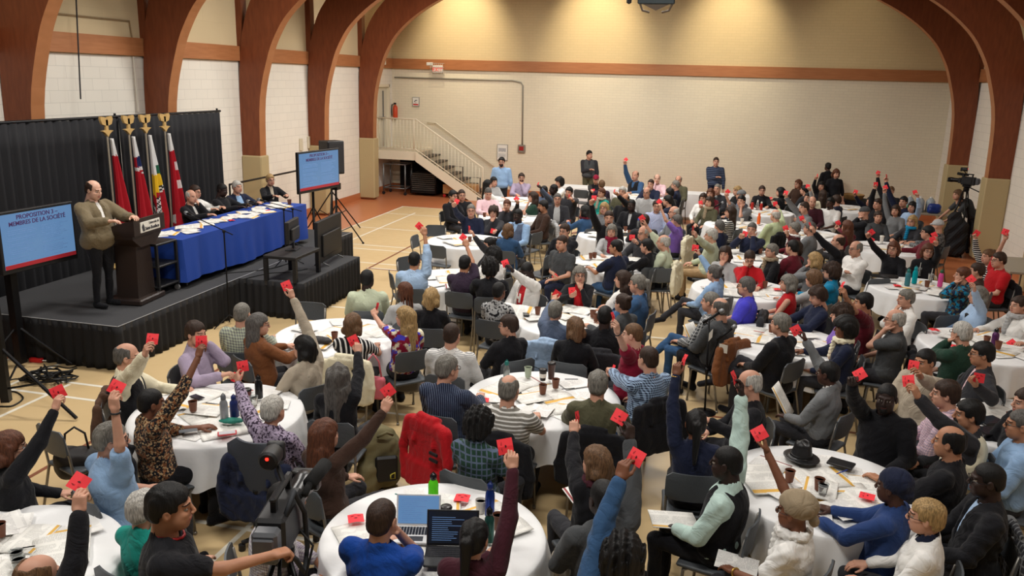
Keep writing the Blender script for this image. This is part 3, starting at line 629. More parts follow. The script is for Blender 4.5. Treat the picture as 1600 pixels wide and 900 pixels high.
# timber band
struct(MB().box((XL, YF, 4.02), (XL + .07, YB, 4.34)).build('trim_1', [beam_wood])); struct(MB().box((XL, YB - .07, 4.02), (XR, YB, 4.34)).build('trim_2', [beam_wood])); struct(MB().box((XR - .07, YF, 4.02), (XR, YB, 4.34)).build('trim_3', [beam_wood]))
struct(MB().box((XL, YF, 0), (XL + .02, YB, .2)).build('baseboard_left', [terra])); struct(MB().box((XL, YB - .02, 0), (XR, YB, .2)).build('baseboard_back', [terra])); struct(MB().box((XR - .02, YF, 0), (XR, YB, .2)).build('baseboard_right', [terra]))
# glulam arches
inn = [(8.17, 0), (8.13, 1.9), (8.07, 3.2), (7.84, 4.1), (7.62, 4.6), (7.3, 5.05), (6.72, 5.54), (5.95, 5.98), (5.0, 6.36), (4.0, 6.68), (2.6, 7.05), (1.2, 7.38), (0, 7.62)]
out = [(8.59, 0), (8.59, 1.9), (8.58, 3.2), (8.52, 4.1), (8.42, 4.7), (8.2, 5.3), (7.78, 5.85), (7.15, 6.35), (6.2, 6.82), (5.1, 7.2), (3.0, 7.85), (1.4, 8.3), (0, 8.6)]
def smooth(pl, n=4):
    r = []
    for i in range(len(pl) - 1):
        p0, p1, p2, p3 = (np.array(pl[max(0, min(len(pl) - 1, j))], float) for j in (i - 1, i, i + 1, i + 2))
        for k in range(n):
            t = k / n; r.append(tuple(.5 * ((2 * p1) + (-p0 + p2) * t + (2 * p0 - 5 * p1 + 4 * p2 - p3) * t * t + (-p0 + 3 * p1 - 3 * p2 + p3) * t ** 3)))
    return r + [tuple(pl[-1])]
si, so = smooth(inn), smooth(out); pad_m = plain('vinyl_pad', (176, 158, 118), .45, nb=6)
arch_light = wood_mat('glulam_edge', (150, 96, 58), (176, 118, 76), (6, 1, 1.2))
for k in range(7):
    y0 = 23.86 - 3.3 * k; y1 = y0 + .27; bb = MB(); prof_i = [(XC - r, z) for r, z in si] + [(XC + r, z) for r, z in si[::-1][1:]]; prof_o = [(XC - r, z) for r, z in so] + [(XC + r, z) for r, z in so[::-1][1:]]; n = len(prof_i)
    vv = [(x, y0, z) for x, z in prof_i] + [(x, y0, z) for x, z in prof_o] + [(x, y1, z) for x, z in prof_i] + [(x, y1, z) for x, z in prof_o]; ff = []; mm = []
    for i in range(n - 1):
        ff += [(i, i + 1, n + i + 1, n + i), (2 * n + i, 3 * n + i, 3 * n + i + 1, 2 * n + i + 1), (i, 2 * n + i, 2 * n + i + 1, i + 1), (n + i, n + i + 1, 3 * n + i + 1, 3 * n + i)]; mm += [0, 0, 1, 0]
    for i in (0, n - 1): ff.append((i, n + i, 3 * n + i, 2 * n + i)); mm.append(0)
    o = obj('trim_%d' % (4 + k), mesh_from('arch', vv, ff, [arch_wood, arch_light], False, mm)); struct(o)
    for s in (-1, 1):
        a, c = (XL, XC - 8.12) if s < 0 else (XC + 8.12, XR); p = MB().box((a if s < 0 else a - .035, y0 - .05, .05), (c + (.035 if s < 0 else 0), y1 + .05, 1.9), bev=.025).build('wall_pad', [pad_m])
        tag(p, 'beige crash pad on the %s arch foot from the back, %s wall' % (('first', 'second', 'third', 'fourth', 'fifth', 'sixth', 'seventh')[k], 'left' if s < 0 else 'right'), 'wall pad', 'crash pads on the arch feet')
        # post in the gap between arch and wall
        px0 = XL if s < 0 else XR - .14; q = MB().box((px0, y0 + .02, 4.34), (px0 + .14, y1 - .02, ZT)).build('trim_%d' % (20 + 2 * k + (s > 0)), [arch_wood]); struct(q)
        struct(MB().box((px0 if s < 0 else XR - .9, y0 + .06, 6.5), ((XL + .9) if s < 0 else XR, y1 - .06, 6.62)).build('trim_%d' % (40 + 2 * k + (s > 0)), [arch_wood]))
# ceiling lamps that light the hall (above the frame)
hous = plain('lamp_housing', (60, 60, 62), .5, .5); lens_m = emis('lamp_lens', (255, 240, 214), 4)
for i, o in enumerate([q for q in bpy.data.objects if q.type == 'LIGHT' and q.name.startswith('hall_light')]):
    x, y, z = o.location; t = empty('ceiling_lamp', (x, y, z + .1), 0, 'long ceiling lamp hanging between the timber arches', 'lamp', 'ceiling lamps over the hall')
    MB().box((-.85, -.33, .02), (.85, .33, .12)).build('housing', [hous], t); MB().box((-.8, -.29, .0), (.8, .29, .02)).build('lamp_lens', [lens_m], t)
    MB().tube([(0, 0, .12), (0, 0, 1.2)], .012).build('hanger', [hous], t)
# basketball backboard rig folded up, seen at the top edge
P = ony(1025, 8, 20.0); t = empty('hoop_frame', (P[0], 20.0, P[2]), 0, 'dark folded hoop rig hanging at the top centre of the back wall', 'hoop rig')
rg = plain('rig_metal', (52, 62, 66), .5, .4); MB().box((-.42, -.06, .02), (.42, .06, .9), bev=.02).build('board', [rg], t)
MB().tube([(-.36, 0, .02), (-.30, 0, -.12), (-.14, 0, -.16)], .025).tube([(.36, 0, .02), (.30, 0, -.12), (.14, 0, -.16)], .025).prism([(-.3, .02), (.3, .02), (0, -.12)], 1, -.02, .02).build('bracket', [plain('rig_brown', (96, 82, 66), .6)], t)
MB().tube([(-.3, 0, .9), (-.3, 0, 2.6)], .03).tube([(.3, 0, .9), (.3, 0, 2.6)], .03).build('hanger', [rg], t)
MB().lathe([(.02, 0), (.06, .03), (.06, .09), (.02, .12)], (-.62, 0, .02), 12).tube([(-.62, 0, .14), (-.62, 0, 2.6)], .01).build('pulley', [plain('rig_black', (20, 20, 20), .5)], t)
# ---------------------------------------------------------------- door, landing, stairs
cream_p = plain('cream_paint', (224, 214, 190), .5); steel_g = plain('grey_steel', (120, 122, 122), .4, .6)
struct(MB().box((XL - .12, 25.27, 1.45), (XL - .06, 26.33, 3.48)).build('door_1', [plain('door_paint', (206, 200, 182), .5)]))
dd = [o for o in bpy.data.objects if o.name == 'door_1'][0]
MB().box((XL - .06, 25.9, 1.5), (XL - .03, 25.94, 3.3)).box((XL - .06, 25.35, 2.4), (XL + .02, 25.95, 2.46)).build('push_bar', [steel_g], dd)
MB().box((XL - .06, 25.27, 1.45), (XL + .03, 25.33, 3.5)).box((XL - .06, 26.27, 1.45), (XL + .03, 26.33, 3.5)).box((XL - .06, 25.27, 3.42), (XL + .03, 26.33, 3.5)).build('door_frame', [cream_p], dd)
t = empty('staircase', (-8.5, 25.0, 0), 0, 'cream painted metal staircase with landing rising to the back left door', 'staircase'); Y0, Y1 = 0.0, 1.6; ox = 8.5
nst = 8; xs0, xs1, zl = -9.2, -7.05, 1.45; run = (xs1 - xs0) / nst; rise = zl / nst
bb = MB(); bb.box((XL + ox, Y0, zl - .28), (xs0 + ox, Y1, zl)); bb.build('landing', [cream_p], t)
bb = MB()
for i in range(nst - 1): bb.box((xs0 + run * i + ox, Y0 + .05, zl - rise * (i + 1) - .05), (xs0 + run * (i + 1) + .03 + ox, Y1, zl - rise * (i + 1)))
bb.build('treads', [plain('tread_dark', (92, 84, 74), .7)], t)
bb = MB()
for i in range(nst): bb.box((xs0 + run * i + ox, Y0 + .05, zl - rise * (i + 1)), (xs0 + run * i + .015 + ox, Y1, zl - rise * i - .05))
bb.build('risers', [plain('riser_paint', (186, 176, 154), .6)], t)
MB().prism([(xs0 + ox, zl), (xs0 + ox, zl - .30), (xs1 - .35 + ox, 0), (xs1 + ox + .1, 0), (xs1 + ox + .1, .06)], 1, Y0 - .05, Y0 + .01).build('stringer', [cream_p], t)
bb = MB(); rh = 1.02
bb.tube([(XL + ox + .03, 0, zl + rh), (xs0 + ox, 0, zl + rh), (xs1 + ox + .08, 0, rh + .03), (xs1 + ox + .08, 0, .0)], .024, 8).tube([(XL + ox + .03, 0, zl + .08), (xs0 + ox, 0, zl + .08), (xs1 + ox + .06, 0, .14)], .016, 6); bb.build('handrail', [cream_p], t, True)
bb = MB(); x = XL + .1
while x < xs1:
    zb = zl if x < xs0 else zl - (x - xs0) / (xs1 - xs0) * zl; big_ = abs(x - (xs0 - .02)) < .06 or x < XL + .15; bb.tube([(x + ox, 0, zb + .06), (x + ox, 0, zb + rh)], .022 if big_ else .009, 6); x += .115
bb.build('balusters', [cream_p], t, True)
t = tag(MB().tube([(-9.35, YB - .09, 2.30), (-9.05, YB - .09, 2.30), (-7.0, YB - .09, .95)], .022, 8).tube([(-9.1, YB - .09, 2.3), (-9.1, YB, 2.25)], .01).tube([(-8.1, YB - .09, 1.68), (-8.1, YB, 1.62)], .01).tube([(-7.2, YB - .09, 1.1), (-7.2, YB, 1.04)], .01).build('wall_handrail', [cream_p], None, True), 'cream tubular handrail fixed to the back wall above the stairs', 'handrail')
# conduit, alarm, exit sign, notices, extinguisher
grey_p = plain('conduit_grey', (150, 146, 134), .5, .3)
yb = YB - .03
def W(px, py): q = ony(px, py, yb); return (q[0], yb, q[2])
bb = MB(); bb.tube([(XL + .1, yb, W(615, 121)[2]), W(800, 126), (W(814, 128)[0], yb, W(814, 128)[2] - .02), (W(817, 134)[0], yb, W(817, 134)[2]), (W(816, 228)[0], yb, W(816, 228)[2])], .022, 8); tag(bb.build('conduit', [grey_p], None, True), 'thin grey conduit running along the back wall down to the alarm box', 'pipe')
q = W(815, 232); t = empty('alarm_box', q, 0, 'small grey and red alarm box on the back wall below conduit', 'alarm'); MB().box((-.12, -.04, -.14), (.12, .03, .12), bev=.01).build('box', [plain('box_grey', (132, 122, 110), .5)], t); MB().box((-.075, -.055, -.06), (.075, -.04, .07)).build('red_panel', [plain('alarm_red', (150, 34, 34), .4)], t)
def letters(txt, size, mat, parent, loc, rot=(math.pi / 2, 0, 0), name='lettering', ext=.002, bold=0, align='CENTER'):
    cu = bpy.data.curves.new('txt', 'FONT'); cu.body = txt; cu.size = size; cu.extrude = ext; cu.align_x = align; cu.align_y = 'CENTER'; cu.offset = bold; cu.resolution_u = 3
    o = bpy.data.objects.new('tmp', cu); C.objects.link(o); dg = bpy.context.evaluated_depsgraph_get(); me = bpy.data.meshes.new_from_object(o.evaluated_get(dg)); bpy.data.objects.remove(o)
    me.materials.clear(); me.materials.append(mat); o = obj(name, me, parent); o.location = loc; o.rotation_euler = rot; return o
ink = plain('ink_black', (34, 32, 36), .6); ink_red = plain('ink_red', (196, 30, 30), .5); white_p = plain('sign_white', (226, 224, 216), .5)
q = W(685, 108); t = empty('exit_sign', (q[0], q[1] - .05, q[2]), 0, 'lit exit sign in a wire cage on the back wall above stairs', 'sign'); bb = MB().box((-.17, -.05, -.12), (.17, .07, .12), bev=.01).build('box', [white_p], t)
letters('EXIT', .17, emis('exit_red', (214, 50, 40), .6), t, (0, -.054, -.02), bold=.003)
cg = MB()
for i in range(7): x = -.24 + .08 * i; cg.tube([(x * .8, -.13, .18), (x, -.13, -.18)], .006, 5)
for z in (-.18, -.06, .06, .18): cg.tube([(-.24, -.13, z), (.24, -.13, z)], .006, 5).tube([(-.24, -.13, z), (-.2, .07, z)], .006, 5).tube([(.24, -.13, z), (.2, .07, z)], .006, 5)
cg.build('wire_cage', [plain('cage_wire', (200, 196, 184), .4, .3)], t)
q = W(672, 100); tag(MB().box((q[0] - .11, q[1] - .05, q[2] - .05), (q[0] + .11, q[1] + .03, q[2] + .05), bev=.01).build('junction_box', [white_p]), 'small white junction box on the timber band beside exit sign', 'box')
q = onx(597, 96, XL + .05); t = empty('emergency_lamp', (XL + .05, q[1], q[2]), 0, 'small twin-head emergency lamp on left wall near back corner', 'lamp'); MB().box((0, -.12, -.1), (.09, .12, .06), bev=.01).build('box', [white_p], t)
for s in (-1, 1): MB().lathe([(.03, 0), (.055, .03), (.055, .05)], (.06, s * .12, .06), 10).build('lamp_head', [plain('rubber_dark2', (60, 58, 54), .5)], t)
def notice(px, py, w, h, label, kind):
    q = W(px, py); t = empty('notice_board' if kind else 'wall_sign', q, 0, label, 'notice' if kind else 'sign'); MB().box((-w / 2, -.02, -h / 2), (w / 2, .03, h / 2)).build('frame', [plain('frame_grey', (158, 156, 150), .5)], t); MB().box((-w / 2 + .02, -.024, -h / 2 + .02), (w / 2 - .02, -.02, h / 2 - .02)).build('sheet', [white_p], t)
    return t
t = notice(650, 159, .24, .30, 'small framed white sign with red strip beside the extinguisher', 0); MB().box((-.09, -.028, -.11), (.09, -.024, -.07)).build('red_strip', [ink_red], t); MB().tube([(-.05, -.028, 0), (0, -.028, .05), (.05, -.028, .04)], .012, 5).lathe([(.001, 0), (.03, .002), (.001, .004)], (0, -.03, -.03), 10).build('symbol', [ink], t)
t = notice(785, 238, .36, .52, 'framed white wall notice with a small grey plan behind the standing man', 1); pm = plain('ink_grey', (150, 152, 156), .6); bb = MB()
for i in range(5): bb.box((-.12 + .05 * i, -.028, .02 + .01 * (i % 2)), (-.085 + .05 * i, -.024, .14))
for i in range(4): bb.box((-.13, -.028, -.06 - .03 * i), (.12, -.024, -.05 - .03 * i))
bb.build('print', [pm], t)
q = onx(619, 176, XL + .12); q = W(619, 176); t = empty('fire_extinguisher', (q[0], q[1] - .08, q[2] - .2), 0, 'red fire extinguisher on the back wall above the landing', 'extinguisher')
MB().lathe([(.02, 0), (.075, .01), (.08, .04), (.08, .36), (.06, .42), (.025, .45), (.02, .48)], n=16).build('cylinder', [plain('ext_red', (200, 70, 36), .35)], t, 'auto'); MB().box((-.05, -.02, .47), (.03, .02, .53)).build('valve', [ink], t); MB().tube([(-.02, 0, .5), (-.12, 0, .46), (-.14, 0, .3), (-.12, -.02, .1)], .014, 6).build('hose', [ink], t, True)
# thermostat boxes and cable on the left wall
for yy, zz in ((20.0, 1.95), (20.45, 1.98)): tag(MB().box((XL, yy, zz - .16), (XL + .04, yy + .16, zz + .16), bev=.01).build('wall_box', [plain('box_beige', (206, 196, 172), .5)]), 'small beige wall box behind the black loudspeaker, ' + ('nearer one' if yy < 20.2 else 'farther one'), 'box', 'wall boxes behind the loudspeaker')
q0, q1 = onx(119, 0, XL + .4), onx(126, 155, XL + .4); tag(MB().tube([tuple(q0 + V3(0, 0, 1.5)), tuple(q0), tuple(q1)], .012, 6).build('cord', [ink]), 'thin dark cord hanging in front of the left wall near front arch', 'cord')
q0, q1, q2 = onx(78, 20, XL + .03), onx(202, 33, XL + .03), onx(207, 62, XL + .03); tag(MB().tube([tuple(q0), tuple(q1), tuple(q2)], .015, 6).build('conduit', [plain('conduit_tan', (150, 128, 96), .5)]), 'tan conduit on the upper left wall above timber band', 'pipe')
q = onx(212, 130, XL + .04); tag(MB().tube([(q[0], q[1], 3.0), (q[0], q[1], 4.0)], .02, 6).build('conduit', [plain('conduit_cream', (206, 198, 184), .5)]), 'cream vertical conduit on the left wall beside second arch', 'pipe')
# ---------------------------------------------------------------- stage, curtain, flags
SZ = .6
carpet = plain('stage_carpet', (54, 54, 56), .9, nb=40); skirt = plain('stage_skirt', (20, 20, 23), .85); drape = plain('black_drape', (22, 22, 26), .8)
def pleat(pts, z0, z1, amp, wl, name, mat, parent=None, thick=0, seed=1, nz=6):
    """hanging pleated cloth along a floor polyline"""
    r = random.Random(seed); v = []; f = []; cols = []
    for i in range(len(pts) - 1):
        a, b_ = V3(*pts[i], 0), V3(*pts[i + 1], 0); d = b_ - a; Ln = np.linalg.norm(d); nrm = V3(d[1], -d[0], 0) / Ln; n = int(Ln / (wl / 6)) + 1
        for k in range(n + (i == len(pts) - 2)): cols.append((a + d * (k / n), nrm, k * wl / 6))
    ph = 0
    for j in range(nz + 1):
        t = j / nz; z = z0 + (z1 - z0) * t
        for (p, nr_, s) in cols:
            w = math.sin(2 * math.pi * s / wl + .8 * math.sin(s * 1.3)) + .4 * math.sin(2 * math.pi * s / wl * .37 + 1 + t)
            q = p + nr_ * amp * (w * (1 - .55 * t) + .3); v.append((q[0], q[1], z))
    m = len(cols)
    for j in range(nz):
        for k in range(m - 1): f.append((j * m + k, j * m + k + 1, (j + 1) * m + k + 1, (j + 1) * m + k))
    o = obj(name, mesh_from(name, v, np.array(f), mat), parent); md = o.modifiers.new('s', 'SOLIDIFY'); md.thickness = .006; return o
FX = -7.15; SY0, SY1 = 8.52, 15.6; SXB = -9.62
t = empty('stage', (FX - 1.4, 12, 0), 0, 'low black carpeted stage with pleated black skirt along left wall', 'stage'); ox, oy = -(FX - 1.4), -12
MB().box((SXB + ox, SY0 + oy, SZ - .08), (FX + ox, SY1 + oy, SZ), bev=.006).build('deck', [carpet], t)
MB().box((SXB + .1 + ox, SY0 + .1 + oy, .02), (FX - .1 + ox, SY1 - .1 + oy, SZ - .08)).build('frame', [skirt], t)
o = pleat([(SXB, SY0), (FX, SY0), (FX, SY1)], .01, SZ - .01, .022, .15, 'skirt', skirt, t); o.data.transform(Matrix.Translation((ox, oy, 0)))
MB().box((FX - .012 + ox, SY0 + oy, SZ), (FX + .004 + ox, SY1 + oy, SZ + .004)).box((SXB + ox, SY0 - .004 + oy, SZ), (FX + ox, SY0 + .012 + oy, SZ + .004)).build('edge_strip', [plain('edge_grey', (150, 150, 150), .4)], t)
t = empty('stage_riser', (-6.6, 12.4, 0), 0, 'black skirted platform extending from the stage with television and bench', 'stage')
MB().box((-.55 , -1.08, SZ - .08), (.56, 1.07, SZ), bev=.006).build('deck', [carpet], t); MB().box((-.5, -1.0, .02), (.48, 1.0, SZ - .08)).build('frame', [skirt], t)
pleat([(-.55, -1.08), (.56, -1.08), (.56, 1.07), (-.55, 1.07)], .01, SZ - .01, .026, .13, 'skirt', skirt, t, seed=3)
# curtain on pipe
CX = -9.75; t = empty('stage_curtain', (CX, 9, 0), 0, 'tall black pleated drape hung on pipes behind the stage', 'curtain')
for i, (a, b_) in enumerate(((3.0, 6.1), (6.05, 9.1), (9.05, 12.1), (12.05, 15.05))):
    o = pleat([(CX + .02 * (i % 2), a), (CX + .02 * (i % 2), b_)], .02, 2.98, .05, .17, 'curtain_panel', drape, t, seed=i, nz=8); o.data.transform(Matrix.Translation((-CX, -9, 0)))
MB().tube([(0, -6, 3.0), (0, 6.1, 3.0)], .022).build('top_pipe', [plain('pipe_black', (28, 28, 30), .4, .5)], t)
for y in (-5.9, -2.9, .1, 3.1, 6.08): MB().tube([(-.06, y, 0), (-.06, y, 3.05)], .02).build('upright', [plain('pipe_black', (28, 28, 30))], t)
t = empty('pipe_rail', (-9.7, 16.6, 0), 0, 'low black pipe rail between the curtain and left wall pads', 'rail'); MB().tube([(0, -1.4, 1.5), (0, 1.6, 1.5)], .022).build('rail', [plain('pipe_black', (28, 28, 30))], t)
for y in (-1.4, .3, 1.6): MB().tube([(0, y, 0), (0, y, 1.5)], .02).build('post', [plain('pipe_black', (28, 28, 30))], t)
# flags
gold = plain('brass', (206, 172, 112), .4, .35, nb=30); fred = (176, 22, 38); fwhite = (226, 224, 222); fy = (228, 190, 40); fgreen = (30, 92, 66); fnavy = (30, 44, 92); fdk = (34, 42, 40)
def flag(px, kind, label):
    p = onx(px, 260, -9.35); y = p[1]; t = empty('flag', (-9.35, y, SZ), 0, label, 'flag', None)
    MB().lathe([(.18, 0), (.19, .03), (.06, .07), (.03, .12)], n=16).build('base', [gold], t, 'auto'); MB().tube([(0, 0, .1), (0, 0, 2.18)], .016, 8).build('pole', [plain('pole_wood', (150, 140, 124), .4)], t)
    # spread-wing finial with a foot bar
    fb = MB(); fb.box((-.02, -.025, 2.17), (.02, .025, 2.40), bev=.006).prism([(-.11, 2.40), (-.10, 2.44), (-.03, 2.43), (0, 2.40), (.03, 2.43), (.10, 2.44), (.11, 2.40), (.085, 2.33), (.03, 2.31), (-.03, 2.31), (-.085, 2.33)], 0, -.02, .02).prism([(-.10, 2.235), (-.06, 2.215), (-.03, 2.19), (0, 2.15), (.03, 2.19), (.06, 2.215), (.10, 2.235), (.04, 2.245), (-.04, 2.245)], 0, -.025, .025)
    fo = fb.build('finial', [gold], t, 'auto'); fo.scale = (1, 1.25, 1.1); fo.location = (0, 0, -.24)
    # cloth: hangs in folds from the pole and widens downwards
    NU, NZ = 44, 60; v = []; f = []; z1, z0 = 2.10, .42
    for j in range(NZ + 1):
        s = j / NZ; wd = .035 + .36 * min(1, s * 1.15) ** 1.1; wd *= (1 - .25 * max(0, s - .8) / .2)
        for i in range(NU + 1):
            u = i / NU; yy = .01 + wd * (u + .05 * math.sin(7 * u + 4 * s)); xx = .05 + .05 * math.sin(u * 17 + 2.0 * s) * (.25 + s) + .02 * math.sin(u * 31 + s * 5)
            zz = z1 - (z1 - z0) * s - .16 * (1 - abs(2 * u - 1)) * s * (1.2 if kind != 'w' else .6) + (.20 * (u - .5) * s if kind in 'ac' else 0); v.append((xx, yy, zz))
    for j in range(NZ):
        for i in range(NU): f.append((j * (NU + 1) + i, (j + 1) * (NU + 1) + i, (j + 1) * (NU + 1) + i + 1, j * (NU + 1) + i + 1))
    cols = [fred, fwhite, fy, fgreen, fnavy, fdk]; mats = [plain('flag_%d' % i, c, .8, nb=12) for i, c in enumerate(cols)]; mi = []
    for q in f:
        c = np.mean([v[k] for k in q], 0); s = (z1 - c[2]) / (z1 - z0); u = c[1] / .4; k = 0
        if kind == 'a': k = 1 if (s < .16 - .0 or (u > .38 - (s - .95) * 1.6 and s > .62 + (0.75 - u) * .55)) else 0
        elif kind == 'b': k = 1 if s < .20 or (.30 < s < .335) or (.35 < s < .362 and u > .2) else (4 if .2 <= s < .30 and u > .12 else 0)
        elif kind == 'c':
            e = s + .28 * (u - .3)
            if s < .40: k = 3 if (u > .30 and .30 < s < .42) else 1
            elif e < .56: k = 2
            elif s + .75 * (u - .45) > .60 and s + .75 * (u - .45) < .80 and False: k = 5
            else:
                d = s + .9 * u
                k = 0 if d < .82 else ((5 if int((d - .82) / .028) % 2 == 0 else 1) if d < 1.04 else (2 if (u < .42 and s < .92) else 0))
        elif kind == 'd':
            k = 1 if (s < .18 or u > .93 * min(1, .1 + s * 1.1) - .03 or (.30 < s < .38 and u > .22) or (.50 < s < .58 and .3 < u + (s - .5) * .6) or (.86 < s < .95 and u < .2)) else 0
        mi.append(k)
    o = obj('flag_cloth', mesh_from('flag_cloth', v, np.array(f), mats, True, mi), t); md = o.modifiers.new('s', 'SOLIDIFY'); md.thickness = .004
flag(172, 'a', 'red and white flag on a brass-topped pole, nearest the speaker'); flag(206, 'b', 'red flag with a small blue canton on a brass-topped pole'); flag(232, 'c', 'white, yellow and red flag with black diagonal bars'); flag(262, 'd', 'red flag with white bands, the one nearest the seated panel')
# ---------------------------------------------------------------- lectern
dw = plain('lectern_wood', (48, 38, 34), .35, nb=8); lec = empty('lectern', (-7.78, 9.70, SZ), math.radians(-84), 'dark wooden lectern with flared top and white name plate on stage', 'lectern')
MB().box((-.36, -.30, 0), (.36, .30, .09), bev=.02).build('base', [dw], lec); MB().prism([(-.24, .09), (.24, .09), (.20, .86), (-.20, .86)], 1, -.17, .19).build('column', [dw], lec)
MB().prism([(-.20, .86), (.20, .86), (.40, 1.0), (.40, 1.06), (-.40, 1.06), (-.40, 1.0)], 1, -.24, .28).build('neck_block', [dw], lec)
MB().prism([(-.30, 1.06), (.33, 1.06), (.33, 1.26), (.27, 1.27), (-.30, 1.12)], 0, -.42, .42).build('reading_desk', [dw], lec)
MB().prism([(.295, 1.05), (.335, 1.05), (.335, 1.29), (.295, 1.29)], 0, -.43, .43).build('front_panel', [dw], lec)
pl_ = MB().box((-.27, .336, 1.085), (.27, .348, 1.235)).build('name_plate', [white_p], lec)
nm = plain('plate_ink', (60, 60, 66), .6)
letters('Université de', .052, nm, pl_, (-.10, .350, 1.20), (math.pi / 2, 0, math.pi), bold=.0005); letters('Saint-Boniface', .068, nm, pl_, (-.045, .350, 1.13), (math.pi / 2, 0, math.pi), bold=.002)
MB().prism([(.16, 1.10), (.22, 1.10), (.24, 1.17), (.2, 1.215), (.17, 1.17)], 1, .348, .351).build('emblem', [nm], pl_)
lec.scale = (.88, .88, .94)
# blue table
def rect_cloth(x0, x1, y0, y1, ztop, zhem, amp, mat, name, label, cat, seed=0, loc=(0, 0, 0)):
    r = random.Random(seed); per = []; n = 28
    def side(a, b_, nn, nx, ny):
        for k in range(nn): per.append((a[0] + (b_[0] - a[0]) * k / nn, a[1] + (b_[1] - a[1]) * k / nn, nx, ny))
    L1 = int((y1 - y0) / .04); L2 = int((x1 - x0) / .04); side((x1, y0), (x1, y1), L1, 1, 0); side((x1, y1), (x0, y1), L2, 0, 1); side((x0, y1), (x0, y0), L1, -1, 0); side((x0, y0), (x1, y0), L2, 0, -1)
    v = []; f = []; NZ = 8; m = len(per)
    for j in range(NZ + 1):
        s = j / NZ
        for i, (x, y, nx, ny) in enumerate(per):
            w = amp * s * (.7 + .5 * math.sin(i * .33 + 1.4 * math.sin(i * .07)) + .3 * math.sin(i * .81 + 2)); v.append((x + nx * (w + .006), y + ny * (w + .006), ztop - (ztop - zhem) * s + (0 if j < NZ else .02 * math.sin(i * .11))))
    for j in range(NZ):
        for i in range(m): f.append((j * m + i, (j + 1) * m + i, (j + 1) * m + (i + 1) % m, j * m + (i + 1) % m))
    f.append(tuple(range(m))); v = [(a - loc[0], b_ - loc[1], c - loc[2]) for a, b_, c in v]; me = mesh_from(name, v, f, mat); o = obj(name, me); o.location = loc; auto_smooth(o); tag(o, label, cat); return o
def folding_table(x0, x1, y0, y1, z0, label, grp=None):
    cx, cy = (x0 + x1) / 2, (y0 + y1) / 2; t = empty('folding_table', (cx, cy, z0), 0, label, 'table', grp); hx, hy = (x1 - x0) / 2, (y1 - y0) / 2
    MB().box((-hx, -hy, .70), (hx, hy, .742), bev=.006).build('tabletop', [plain('table_laminate', (150, 140, 124), .5)], t)
    for sx in (-1, 1):
        for sy in (-1, 1): MB().tube([(sx * (hx - .1), sy * (hy - .18), 0), (sx * (hx - .1), sy * (hy - .22), .70)], .015, 8).build('leg', [steel_g], t)
    return t
bluem = plain('blue_cloth', (24, 62, 148), .75, nb=5)
tx0, tx1 = -8.28, -7.52
for k, (a, b_, w) in enumerate(((10.46, 12.38, 'near the lectern'), (12.42, 14.32, 'near the far end of stage'))): folding_table(tx0, tx1, a, b_, SZ, 'folding table under the blue cloth, ' + w)
rect_cloth(tx0 - .005, tx1 + .005, 10.45, 14.33, SZ + .747, SZ + .10, .045, bluem, 'tablecloth', 'royal blue cloth draped over the long panel table on stage', 'tablecloth', 2, ((tx0 + tx1) / 2, 12.4, SZ))
# cart beside the lectern
blk = plain('black_plastic', (26, 26, 28), .5); t = empty('utility_cart', (-7.85, 10.15, SZ), 0, 'black wheeled utility cart between the lectern and blue table', 'cart')
for z in (.12, .42, .74): MB().box((-.30, -.24, z), (.30, .24, z + .035), bev=.01).build('shelf', [blk], t)
for sx in (-1, 1):
    for sy in (-1, 1): MB().box((sx * .28 - .018, sy * .22 - .018, .1), (sx * .28 + .018, sy * .22 + .018, .76)).build('post', [blk], t); MB().lathe([(.02, -.012), (.045, -.01), (.045, .01), (.02, .012)], (0, 0, 0), 14).xf([[1, 0, 0, sx * .26], [0, 0, -1, sy * .22], [0, 1, 0, .048], [0, 0, 0, 1]]).build('caster', [plain('caster_grey', (120, 120, 120), .4)], t)
